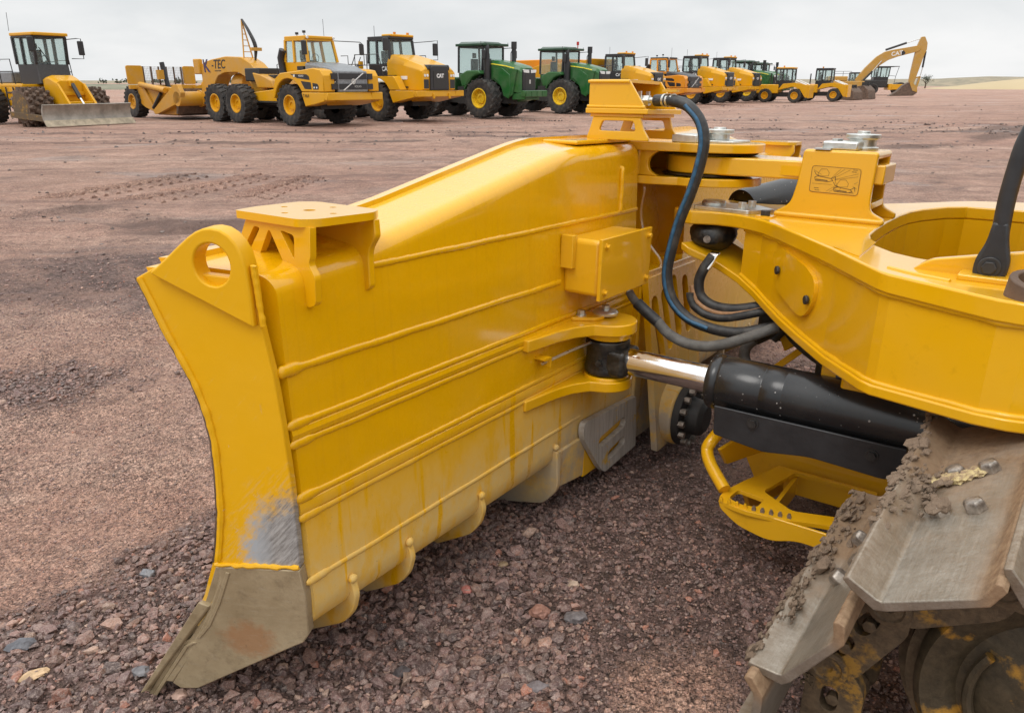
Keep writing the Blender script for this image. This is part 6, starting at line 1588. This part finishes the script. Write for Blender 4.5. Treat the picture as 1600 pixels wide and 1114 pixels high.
# --- four wheel drive tractors -----------------------------------------------------------------------
GG = 'green articulated tractors parked in the row'
def farm_tractor(label, x, y, rz, s=1.0):
    p = thing('farm_tractor', label, 'tractor', (x, y, 0), rz, GG)
    for sy in (-1, 1):
        wheel(p, 0, 1.12 * sy, 1.02, 0.82, 0.50, 'rim_yellow', 18, 'ag')
        wheel(p, -3.9, 1.12 * sy, 1.02, 0.82, 0.50, 'rim_yellow', 18, 'ag')
    MB().box(-4.8, 1.8, -.45, .45, .75, 1.4).cyl((0, -.9, 1.02), (0, .9, 1.02), .25, n=12).cyl((-3.9, -.9, 1.02), (-3.9, .9, 1.02), .25, n=12).box(-2.4, -1.4, -.5, .5, .7, 1.6).build('chassis', 'dark', p)
    def ring(xx, w, z, zb): return [(xx, -w, zb), (xx, -w, z - .22), (xx, -w * .78, z - .04), (xx, -w * .3, z), (xx, w * .3, z), (xx, w * .78, z - .04), (xx, w, z - .22), (xx, w, zb)]
    h = MB().loft([ring(-.35, .66, 2.98, 1.95), ring(.4, .70, 2.95, 1.95), ring(1.2, .68, 2.84, 1.45), ring(2.0, .62, 2.66, 1.3), ring(2.2, .54, 2.52, 1.3)]).build('hood', 'green', p, sharp=30)
    for sy in (-1, 1):
        f = lambda q, r_, d, s_=sy: (q, s_ * d, r_)
        MB().prism([(.9, 2.0), (1.35, 2.55), (2.0, 2.45), (1.7, 1.2), (1.35, 1.0), (1.18, 1.35)], f, .60, .73).build('side_panel', 'green', h, bevel=0.02, seg=1)
        MB().loft([[(xx, sy * w, z + .025), (xx, sy * (w + .012), z - .025), (xx, sy * (w - .03), z - .03), (xx, sy * (w - .03), z + .02)] for xx, w, z in ((-.3, .655, 2.76), (.4, .70, 2.735), (1.2, .675, 2.63), (1.75, .645, 2.52))]).build('stripe', 'stripe', h)
        arch = [(1.22 * math.cos(R(t)), 1.02 + 1.22 * math.sin(R(t))) for t in range(160, 90, -7)]
        MB().prism(arch + [(1.32 * math.cos(R(t)), 1.02 + 1.30 * math.sin(R(t))) for t in range(97, 167, 7)], f, .72, 1.30).build('fender', 'green', p, bevel=0.02, seg=1)
        MB().prism([(1.10 * math.cos(R(t)), 1.02 + 1.12 * math.sin(R(t))) for t in range(70, 0, -7)] + [(1.45, 1.0), (1.62, 1.3), (1.55, 2.2), (1.0, 2.55), (.45, 2.5)], f, .66, .76).build('wheel_arch', 'green', p, bevel=0.02, seg=1)
        q = MB().prism([(-1.35, 1.65), (-1.5, 2.2), (-1.0, 2.42), (-.15, 2.42), (0.0, 2.25), (-.55, 2.1), (-1.05, 1.6)], f, .72, 1.30).build('cab_fender', 'green', p, bevel=0.05)
    MB().box(2.18, 2.3, -.52, .52, 1.25, 2.45).build('grille', 'black', h, bevel=0.04)
    MB().box(2.30, 2.312, -.40, .40, 1.32, 2.2).build('grille_mesh', 'dark', h)
    MB().box(2.31, 2.32, -.06, .06, 1.75, 1.95).build('badge', 'zinc', h)
    for sy in (-1, 1):
        MB().prism(rounded([(sy * .08, 2.28), (sy * .5, 2.30), (sy * .52, 2.45), (sy * .1, 2.43)], .03), lambda q, r_, d: (d, q, r_), 2.24, 2.33).build('headlight', 'lamp', h)
    MB().box(1.6, 2.5, -.62, .62, .95, 1.28).box(2.45, 2.75, -.95, .95, 1.1, 1.42).prism([(1.6, .8), (2.5, 1.0), (2.5, 1.2), (1.6, 1.2)], lambda q, r_, d: (q, d, r_), -.4, .4).build('front_frame', 'green', p, bevel=0.03, seg=1)
    for k in range(4):
        MB().box(2.75, 2.79, -.90 + .46 * k, -.48 + .46 * k, 1.13, 1.40).build('weight', 'green', p)
    c = cab(p, -1.95, -.25, .88, 1.95, 2.30, 3.62, 'black', 'green_roof', -.04, .05, .16, frame=0.05, mid=False)
    MB().loft([[(-2.0, -.85, 3.76), (-2.0, .85, 3.76), (-2.0, .6, 3.88), (-2.0, -.6, 3.88)], [(-.2, -.85, 3.76), (-.2, .85, 3.76), (-.3, .6, 3.86), (-.3, -.6, 3.86)]]).build('roof_dome', 'green_roof', c, bevel=0.03)
    for sy in (-.7, -.3, .3, .7):
        MB().box(-.06, 0.0, sy - .09, sy + .09, 3.63, 3.73).build('work_lamp', 'lamp', c)
    for sy in (-1, 1):
        MB().tube([(-.1, sy * .98, 3.68), (-.1, sy * 1.12, 3.68), (-.1, sy * 1.12, 3.85)], 0.015, 5).build('marker', 'black', c)
        MB().prism(rounded([(-1.95, 2.26), (-.4, 2.26), (-.95, 1.6), (-1.7, 1.6)], .08), lambda q, r_, d, s_=sy: (q, s_ * d, r_), .80, .90).build('door_panel', 'green', c)
    MB().cyl((.05, -.80, 1.85), (.05, -.80, 3.0), 0.21, n=16).cyl((.05, -.80, 3.0), (.05, -.80, 3.25), 0.14, n=14).tube([(.05, -.80, 3.2), (.05, -.80, 3.6), (-.08, -.78, 3.72)], 0.11, 10, 3).build('exhaust_stack', 'black', p)
    MB().cyl((.75, .60, 2.8), (.75, .60, 3.75), 0.12, n=14).cyl((.75, .60, 3.5), (.75, .60, 3.86), 0.15, n=14).tube([(.62, .5, 2.9), (.62, .5, 3.3), (.72, .55, 3.5)], .03, 5).build('intake_stack', 'black', p)
    mirror(p, [(-.25, .9, 3.55), (.1, 1.45, 3.6), (.1, 1.5, 3.4)], (.1, 1.52, 3.25), (.05, .1, .2))
    mirror(p, [(-.25, -.9, 3.5), (.05, -1.1, 3.45)], (.07, -1.12, 3.2), (.05, .12, .24))
    MB().box(-4.9, -2.5, -.6, .6, 1.4, 2.1).build('rear_body', 'green', p, bevel=0.08)
    rails(p, [[(-.6, -1.3, 1.2), (-.3, -1.15, 1.9), (-.25, -1.0, 2.4)], [(-1.1, -1.3, 1.2), (-.9, -1.15, 1.9)]], .018)
    return p
jt = farm_tractor('nearest green tractor, its whole black grille in view beside the white-badged yellow truck', -.78, 40.0, RZ)
fit(jt, .915, .915)
jt2 = copy_tree(jt); jt2.location = (3.5, 45.7, 0); jt2['label'] = 'second green tractor, red beacon on its roof, partly behind the tall hollow yellow bracket'
MB().tube([(-.3, .8, 3.8), (-.3, .8, 3.98)], .03, 6).cyl((-.3, .8, 3.98), (-.3, .8, 4.18), .08, n=10).build('beacon', 'red_lens', jt2)
jt3 = copy_tree(jt); jt3.location = (22.2, 74.0, 0); jt3['label'] = 'third green tractor, just left of the small yellow wheeled loaders'
jt4 = copy_tree(jt); jt4.location = (26.0, 82.0, 0); jt4['label'] = 'farthest green tractor, only its cab showing behind the third green tractor'
db = thing('dump_trailer', 'orange dump trailer glimpsed between the first two green tractors', 'trailer', (2.4, 60.0, 0), RZ)
MB().loft([[(-2.5, -1.3, 1.4), (-2.5, 1.3, 1.4), (-2.5, 1.6, 3.15), (-2.5, -1.6, 3.15)], [(2.5, -1.3, 1.4), (2.5, 1.3, 1.4), (2.8, 1.6, 3.2), (2.8, -1.6, 3.2)]]).build('body', 'orange_far', db, bevel=0.05)
for xx in (-1.2, 1.0):
    for sy in (-1, 1): wheel(db, xx, 1.2 * sy, .85, .6, .4, 'orange_far')

# --- soil compactor on the left ---------------------------------------------------------------------------
CRZ = R(-31)
M['edge_dirt'] = flat('dusty_worn_edge', (.42, .35, .25), .7, 0, .3, 4)
cmpt = thing('soil_compactor', 'yellow compactor with spiked drums, dusty front blade and dark cab, at the far left', 'compactor', (-18.9, 33.5, 0), CRZ)
prof = [(2.05, .02), (1.98, .10), (1.86, .30), (1.82, .50), (1.86, .72), (1.98, .92), (2.02, .90), (1.92, .72), (1.88, .50), (1.92, .32), (2.04, .12), (2.10, .03)]
bl = MB().prism([(x - .05, z) for x, z in prof[:6]] + [(x, z) for x, z in prof[6:]], lambda q, r_, d: (q, d, r_), -2.0, 2.0).build('blade', 'blade_steel', cmpt, sharp=25)
MB().prism([(2.03, .02), (1.90, .27), (1.93, .28), (2.10, .03)], lambda q, r_, d: (q + .02, d, r_), -2.03, 2.03).build('cutting_edge', 'edge_dirt', bl)
for sy in (-1, 1):
    dr = MB().cyl((0, sy * .75, .78), (0, sy * 1.85, .78), .66, n=36)
    for k in range(5):
        for i in range(14):
            t = 2 * math.pi * (i + .5 * (k % 2)) / 14; c0 = Vector((.66 * math.cos(t), sy * (.85 + .225 * k), .78 + .66 * math.sin(t))); c1 = Vector((.84 * math.cos(t), sy * (.85 + .225 * k), .78 + .84 * math.sin(t)))
            dr.cyl(c0, c1, .115, .075, 6)
    o = dr.build('drum', 'rust', cmpt, sharp=30)
    MB().lathe([(.58, 0), (.5, -.12), (.2, -.16), (.2, -.05)], (0, sy * 1.86, .78), (0, sy, 0), 24).build('drum_hub', 'muddy', o)
    wheel(cmpt, -3.5, sy * 1.3, .80, .7, .44, 'yellow_far')
    MB().hexa([(1.85, sy * 1.55, .2), (1.85, sy * 1.8, .2), (1.85, sy * 1.8, .42), (1.85, sy * 1.55, .42), (-.6, sy * 1.9, .35), (-.6, sy * 2.05, .35), (-.6, sy * 2.05, .6), (-.6, sy * 1.9, .6)]).build('push_arm', 'muddy', cmpt)
fit(cmpt, .93, .93)
def ring(x, w, zb, z): return [(x, -w, zb), (x, -w, z - .12), (x, -w * .7, z), (x, w * .7, z), (x, w, z - .12), (x, w, zb)]
fb = MB().loft([ring(-.15, .62, .7, 2.02), ring(.35, .64, .7, 2.10), ring(.85, .62, .7, 1.88)]).build('front_body', 'yellow_far', cmpt, bevel=0.03)
for sy in (-1, 1):
    MB().prism([(.86, 1.75), (.95, 1.75), (1.75, .75), (1.70, .55), (.86, .55)], lambda q, r_, d, s_=sy: (q, s_ * d, r_), .54, .64).build('side_plate', 'yellow_far', fb, bevel=0.01)
MB().box(.86, 1.5, -.54, .54, .6, 1.0).box(.86, .95, -.54, .54, 1.25, 1.4).build('cross_plate', 'yellow_far', fb, bevel=0.02)
MB().cyl((.95, .05, 1.72), (1.35, .05, 1.15), .09, n=12).build('lift_cylinder', 'black', fb)
MB().cyl((1.35, .05, 1.15), (1.75, .05, .65), .05, n=10).build('cylinder_rod', 'bright_steel', fb)
MB().box(.84, .99, -.07, -.01, 1.62, 1.86).box(.84, .99, .11, .17, 1.62, 1.86).build('cylinder_lug', 'yellow_far', fb, bevel=0.02)
MB().box(-4.6, -1.6, -.85, .85, .75, 1.75).build('rear_body', 'yellow_far', cmpt, bevel=0.05)
MB().box(-4.7, -2.4, -.75, .75, 1.75, 2.25).build('engine_cover', 'grey', cmpt, bevel=0.06)
MB().box(-2.3, -.5, -1.35, 1.35, 1.60, 1.72).build('deck', 'yellow_far', cmpt, bevel=0.02)
MB().prism([(-2.0, 1.6), (-1.1, 1.6), (-1.25, 1.3), (-1.9, 1.3)], lambda q, r_, d: (q, d, r_), -1.35, -.7).build('step_box', 'yellow_far', cmpt, bevel=0.02)
MB().box(-1.5, -.7, -.45, .45, 1.2, 1.75).build('articulation', 'dark', cmpt)
cc = cab(cmpt, -1.75, -.22, .70, 1.72, 2.55, 3.70, 'black', 'yellow_far', -.10, .0, .10)
MB().prism([(-.30, 1.75), (-.12, 1.75), (-.20, 2.55), (-.28, 2.55)], lambda q, r_, d: (q, d, r_), -.70, .70).build('front_panel', 'charcoal', cc)
MB().hexa([(-.12, -.15, 2.55), (-.12, -.11, 2.55), (-.10, -.11, 2.55), (-.10, -.15, 2.55), (-.17, -.52, 3.25), (-.17, -.48, 3.25), (-.15, -.48, 3.25), (-.15, -.52, 3.25)]).build('wiper', 'black', cc)
mirror(cmpt, [(-.1, -.75, 3.65), (.1, -.95, 3.65), (.1, -.95, 3.1)], (.1, -.95, 3.35), (.05, .13, .3))
mirror(cmpt, [(-.1, .75, 3.6), (.1, 1.1, 3.65), (.1, 1.3, 3.65), (.1, 1.3, 2.8), (-.0, .8, 2.8)], (.1, 1.25, 3.25), (.05, .13, .3))
for sy in (-1, 1):
    rails(cmpt, [[(-2.2, sy * 1.32, 1.7), (-2.2, sy * 1.32, 2.75), (-1.15, sy * 1.32, 2.75), (-1.05, sy * 1.32, 1.7)], [(-2.2, sy * 1.32, 2.25), (-1.1, sy * 1.32, 2.25)], [(-2.9, sy * 1.0, 2.2), (-2.9, sy * 1.1, 2.7), (-2.2, sy * 1.2, 2.7)]])
for k in range(4):
    MB().box(-1.75, -1.25, -1.42, -1.36, .45 + .3 * k, .50 + .3 * k).build('step', 'black', cmpt)
rails(cmpt, [[(-1.8, -1.4, .4), (-1.8, -1.4, 1.6)], [(-1.2, -1.4, .4), (-1.2, -1.4, 1.6)]], .03, 'black', 'ladder_rail')
MB().tube([(-2.1, -.6, 3.95), (-2.0, -.6, 4.7)], .01, 5).build('aerial', 'black', cc)

# --- small wheeled machines -----------------------------------------------------------------------------------
WG = 'small yellow wheeled loaders at the right end of the row'
def loader(label, x, y, rz, roof='yellow_far'):
    p = thing('wheel_loader', label, 'loader', (x, y, 0), rz, WG)
    for sy in (-1, 1):
        wheel(p, 0, sy * .95, .62, .5, .32, 'yellow_far', 18, 'ag'); wheel(p, -2.7, sy * .95, .62, .5, .32, 'yellow_far', 18, 'ag')
    MB().box(-3.4, .5, -.4, .4, .5, .9).cyl((0, -.8, .62), (0, .8, .62), .16, n=10).build('chassis', 'dark', p)
    for sy in (-1, 1):
        f = lambda q, r_, d, s_=sy: (q, s_ * d, r_)
        MB().prism(rounded([(-1.6, 1.1), (-1.2, 1.65), (-.1, 1.75), (.95, 1.55), (1.2, 1.5), (1.2, .45), (.9, .45), (.35, 1.2), (-.3, 1.4), (-1.0, 1.25)], .06), f, .55, .85).build('lift_arm', 'yellow_far', p, bevel=0.02, seg=1)
        MB().cyl((-.1, sy * .72, 1.95), (.9, sy * .72, 1.55), .06, n=8).build('cylinder_rod', 'white', p)
    MB().box(1.15, 1.28, -.95, .95, .40, 1.55).build('counter_plate', 'yellow_far', p, bevel=0.03)
    MB().box(-3.6, -1.6, -.75, .75, .8, 1.6).build('engine_hood', 'yellow_far', p, bevel=0.06)
    c = cab(p, -1.9, -.45, .70, 1.35, 1.95, 2.95, 'black', roof, .02, .02, .06)
    MB().cyl((-2.6, .3, 1.6), (-2.6, .3, 2.6), .06, n=8).build('exhaust_pipe', 'black', p)
    mirror(p, [(-.4, -.7, 2.7), (-.15, -1.0, 2.7)], (-.15, -1.0, 2.5), (.04, .08, .15))
    MB().cyl((-1.5, .3, 3.1), (-1.5, .3, 3.25), .07, n=8).build('beacon', 'amber', c)
    return p
w1 = loader('small wheeled loader with a tan roof, beside the third green tractor', 24.6, 69.0, R(-32))
w2 = loader('small wheeled loader with a black roof, next to the excavator', 29.6, 73.2, R(-32), 'black')
for w_ in (w1, w2): w_.scale = (.92, .92, .92)

M['tan_yellow'] = paint('weathered_tan_yellow_paint', (.46, .255, .045), .4, .5)
# --- excavator ------------------------------------------------------------------------------------------------------
ex = thing('excavator', 'large tan-yellow excavator with raised boom and bucket resting on the ground', 'excavator', (41.6, 98.0, 0), R(-14))
for sy in (-1, 1):
    b = MB(); out = arc(2.0, .55, .52, 90, -90, 8) + arc(-2.2, .55, .52, 270, 90, 8)
    b.prism(out, lambda q, r_, d: (q, d, r_), sy * 1.45 - .35, sy * 1.45 + .35).build('track', 'dark', ex, bevel=0.03)
MB().box(-1.8, 1.6, -1.1, 1.1, .5, 1.0).cyl((-.1, 0, .9), (-.1, 0, 1.2), .9, n=20).build('undercarriage', 'dark', ex)
MB().box(-3.4, 1.3, -1.55, 1.55, 1.2, 2.1).build('upper_body', 'tan_yellow', ex, bevel=0.08)
MB().box(-3.6, -1.0, -1.5, 1.5, 2.1, 2.75).build('engine_cover', 'tan_yellow', ex, bevel=0.12)
MB().box(-3.9, -2.6, -1.45, 1.45, 1.25, 2.4).build('counterweight', 'tan_yellow', ex, bevel=0.15)
rails(ex, [[(-2.8, -1.4, 2.75), (-2.8, -1.4, 3.4), (-.6, -1.4, 3.4), (-.3, -1.4, 2.1)], [(-2.8, -1.4, 3.1), (-.5, -1.4, 3.1)], [(-1.7, -1.4, 2.75), (-1.7, -1.4, 3.4)]], .03)
cab(ex, -.4, 1.25, .55, 1.3, 2.0, 3.15, 'black', 'black', .05, .03, .04, yc=.95)
boom = [(.35, 1.9), (.2, 2.3), (1.3, 3.9), (2.6, 5.35), (3.6, 6.0), (4.6, 6.25), (7.6, 6.75), (8.1, 6.7), (8.2, 6.3), (7.9, 6.0), (5.4, 5.35), (4.2, 4.9), (3.2, 4.2), (1.6, 2.6), (.8, 1.9)]
bm_ = MB().prism(rounded(boom, .12, 2), lambda q, r_, d: (q, d, r_), -.38, .38).build('boom', 'tan_yellow', ex, bevel=0.03, seg=1)
lettering('badge', 'CAT', 'white', bm_, .75, T(5.2, -.39, 5.75) @ Matrix.Rotation(R(-9), 4, 'Y') @ SIDE_TXT, .01, bold=.02)
MB().prism([(5.7, 5.5), (6.1, 5.55), (6.3, 5.8), (6.05, 6.15), (5.75, 6.05)], lambda q, r_, d: (q, d, r_), -.386, -.381).build('badge', 'black', bm_)
for sy in (-.5, .5):
    MB().cyl((1.1, sy, 2.0), (2.3, sy, 3.4), .13, n=10).build('boom_cylinder', 'black', ex)
    MB().cyl((2.3, sy, 3.4), (3.3, sy, 4.8), .07, n=8).build('cylinder_rod', 'zinc', ex)
MB().cyl((3.7, 0, 6.25), (6.3, 0, 7.15), .15, n=10).build('stick_cylinder', 'black', ex)
MB().cyl((6.3, 0, 7.15), (8.2, 0, 7.75), .06, n=8).build('cylinder_rod', 'zinc', ex)
MB().prism(rounded([(8.05, 7.9), (8.5, 7.95), (8.95, 7.1), (9.0, 6.2), (8.8, 5.6), (8.3, 3.0), (8.05, 1.7), (7.35, 1.7), (7.4, 3.2), (7.6, 6.0), (7.75, 6.9)], .1, 2), lambda q, r_, d: (q, d, r_), -.3, .3).build('stick', 'tan_yellow', ex, bevel=0.03, seg=1)
MB().cyl((8.95, 0, 6.0), (8.9, 0, 3.9), .13, n=10).build('bucket_cylinder', 'black', ex)
MB().cyl((8.9, 0, 3.9), (8.75, 0, 2.5), .06, n=8).build('cylinder_rod', 'zinc', ex)
MB().hexa([(7.8, -.25, 2.3), (8.7, -.25, 2.5), (8.7, .25, 2.5), (7.8, .25, 2.3), (7.8, -.25, 2.5), (8.7, -.25, 2.75), (8.7, .25, 2.75), (7.8, .25, 2.5)]).hexa([(8.35, -.25, 1.2), (8.6, -.25, 1.2), (8.6, .25, 1.2), (8.35, .25, 1.2), (8.6, -.25, 2.7), (8.85, -.25, 2.7), (8.85, .25, 2.7), (8.6, .25, 2.7)]).build('bucket_link', 'tan_yellow', ex)
MB().prism(rounded([(7.3, 1.9), (7.7, 2.0), (8.5, 1.2), (8.6, .55), (8.1, .12), (4.9, 0.05), (6.0, .75), (6.6, 1.5)], .12, 3), lambda q, r_, d: (q, d, r_), -.75, .75).build('bucket', 'rust', ex, bevel=0.03, seg=1)
MB().prism([(7.35, 1.9), (7.7, 2.0), (8.5, 1.2), (8.55, .6), (7.9, .8)], lambda q, r_, d: (q, d, r_), -.80, .80).build('bucket_ears', 'tan_yellow', ex, bevel=0.02)

ex.scale = (.84, .84, .84)
# --- roller behind the bucket -------------------------------------------------------------------------------------------
ro = thing('soil_roller', 'yellow roller with open black cab frame behind the excavator bucket', 'roller', (54.0, 112.0, 0), R(-12))
dr = MB().cyl((0, -1.1, .8), (0, 1.1, .8), .8, n=30).build('drum', 'dark', ro)
MB().box(-1.2, 1.15, -1.35, -1.15, .65, 1.35).box(-1.2, 1.15, 1.15, 1.35, .65, 1.35).box(.95, 1.25, -1.35, 1.35, .65, 1.35).box(-1.6, -1.1, -1.3, 1.3, .6, 1.4).build('drum_frame', 'yellow_far', ro, bevel=0.04)
for sy in (-1, 1):
    wheel(ro, -3.6, sy * 1.0, .75, .6, .4, 'dark', 18, 'ag')
MB().box(-5.4, -1.7, -.9, .9, .9, 1.9).build('rear_body', 'dark', ro, bevel=0.1)
cab(ro, -3.6, -1.7, .85, 1.8, 2.3, 3.55, 'black', 'black', -.05, .0, .25)
MB().box(-1.8, -.5, -1.0, 1.0, 3.62, 3.70).build('sunshade', 'black', ro)
rails(ro, [[(-.9, -.9, 1.4), (-.8, -.9, 2.4), (-.55, -.9, 3.6)], [(-.8, -.9, 2.4), (-1.7, -.9, 2.5)]], .03)

# --- loose buckets standing by the excavator ---------------------------------------------------------------------------------
def bucket(label, x, y, rz, s):
    p = thing('digging_bucket', label, 'bucket', (x, y, 0), rz, 'loose buckets beside the excavator')
    for sy in (-.75, .75):
        MB().prism(rounded([(-.9, 0.0), (.95, 0.0), (.75, .9), (.2, 1.35), (-.4, 1.25), (-.85, .7)], .15, 3), lambda q, r_, d: (q, d, r_), sy - .05, sy + .05).build('side_plate', 'rust', p, bevel=0.01)
    pr = rounded([(-.9, 0.0), (.95, 0.0), (.75, .9), (.2, 1.35), (-.4, 1.25), (-.85, .7)], .15, 3)
    MB().prism(pr, lambda q, r_, d: (q, d, r_), -.70, .70).build('bucket_shell', 'rust', p, bevel=0.02)
    MB().box(-.2, .3, -.3, -.2, 1.2, 1.65).box(-.2, .3, .2, .3, 1.2, 1.65).build('bucket_ears', 'dark', p)
    p.scale = (s, s, s)
bucket('rusty bucket right in front of the black-roofed loader', 33.6, 79.0, R(-60), .85)
bucket('dark bucket standing between the rusty bucket and the excavator tracks', 36.3, 82.5, R(-50), 1.0)

# ------------------------------------------------------------------ hills and scrub on the horizon
def ridge(name, label, pts, depth, mat):
    """pts: (x, y, height) along the crest"""
    b = MB(); rings = []
    for x, y, h in pts:
        d = Vector((x, y, 0)).normalized()
        ring = []
        for k in range(9):
            t = k / 8; q = Vector((x, y, 0)) + d * depth * (t - .5)
            ring.append((q.x, q.y, h * math.sin(math.pi * t) ** 1.3 * (1 + .25 * mnoise.noise(q * .012)) - (1.5 if k in (0, 8) else .3)))
        rings.append(ring)
    return tag(b.loft(rings, closed=False, caps=False).build(name, mat, None, sharp=180), label, kind='structure')
m = NT('dry_grass_hill'); n1 = m.noise(.035, 5, .6); n2 = m.noise(.25, 5, .7)
M['hill'] = m.out(m.mix(m.ramp(n2, .4, .7), m.mix(n1, (.27, .225, .15), (.36, .29, .20)), (.16, .15, .105)), .9)
m = NT('dry_yellow_grass'); n1 = m.noise(.08, 5, .6)
M['straw'] = m.out(m.mix(n1, (.40, .31, .17), (.52, .41, .25)), .9)
m = NT('grey_green_scrub'); n1 = m.noise(.12, 5, .7)
M['scrub'] = m.out(m.mix(m.ramp(n1, .35, .7), (.15, .15, .10), (.27, .245, .175)), .95)
ridge('hills', 'low dry hills on the right horizon', [(150 + 14 * i, 330 - 2 * i, (1.0, 2.6, 3.4, 3.9, 3.6, 4.2, 4.6, 4.4, 5.2, 6, 7, 7, 6)[i]) for i in range(13)], 90, 'hill')
ridge('straw_bank', 'pale straw coloured bank below the right hills', [(104 + 9 * i, 205 - 1 * i, (.3, .9, 1.9, 2.7, 3.2, 3.6, 3.9, 3.6)[i]) for i in range(8)], 60, 'straw')
ridge('scrub_bank', 'low bank of grey green grass on the left horizon', [(-260 + 26 * i, 150 + 7 * i, (2.4, 2.2, 2.0, 2.2, 1.9, 1.8, 1.5, 1.2, .8)[i]) for i in range(9)], 40, 'scrub')
ridge('far_ridge', 'faint far ridge closing the horizon', [(-900 + 150 * i, 900, (4, 5, 4, 3, 4, 3, 2, 3, 4, 5, 6, 8, 9)[i]) for i in range(13)], 200, 'hill')
# one small tree and bushes on the horizon
def small_tree(x, y, h, seed):
    p = thing('small_tree', 'small lone tree on the horizon right of the excavator', 'tree', (x, y, 0))
    MB().tube([(0, 0, -.3), (.1, 0, h * .35), (0, .1, h * .6)], [.22, .16, .08], 7).tube([(.1, 0, h * .35), (.9, .2, h * .65)], .07, 5).tube([(.1, 0, h * .4), (-.8, -.2, h * .7)], .07, 5).build('trunk', 'rust', p)
    b = MB(); rr = random.Random(seed)
    for i in range(420):
        c = Vector((rr.gauss(0, .62), rr.gauss(0, .62), h * .78 + rr.gauss(0, .42)))
        if mnoise.noise(c * .9) < -.12: continue
        u = Vector((rr.uniform(-1, 1), rr.uniform(-1, 1), rr.uniform(-1, 1))).normalized() * .17; w = u.orthogonal().normalized() * .1
        b.add([c - u, c + w, c + u, c - w], [(0, 1, 2, 3)])
    b.build('crown', 'leaf', p)
m = NT('grey_green_leaf'); M['leaf'] = m.out(m.mix(m.noise(2, 3), (.05, .06, .04), (.10, .105, .07)), .8)
small_tree(103.0, 200.0, 2.9, 4)
sb_ = MB(); rr = random.Random(77)
for i in range(60):
    x = rr.uniform(-235, -60); y = 150 + 7 * ((x + 260) / 26) + rr.uniform(-4, 8); z = 1.5 + rr.uniform(-.2, .3)
    s_ = rr.uniform(.25, .7)
    for k in range(26):
        c = Vector((x + rr.gauss(0, s_ * .8), y + rr.gauss(0, s_ * .8), z + abs(rr.gauss(0, s_ * .7)))); u = Vector((rr.uniform(-1, 1), rr.uniform(-1, 1), rr.uniform(-1, 1))).normalized() * .3; w = u.orthogonal().normalized() * .2
        sb_.add([c - u, c + w, c + u, c - w], [(0, 1, 2, 3)])
tag(sb_.build('scrub', 'leaf'), 'scattered low scrub along the left horizon', kind='stuff')
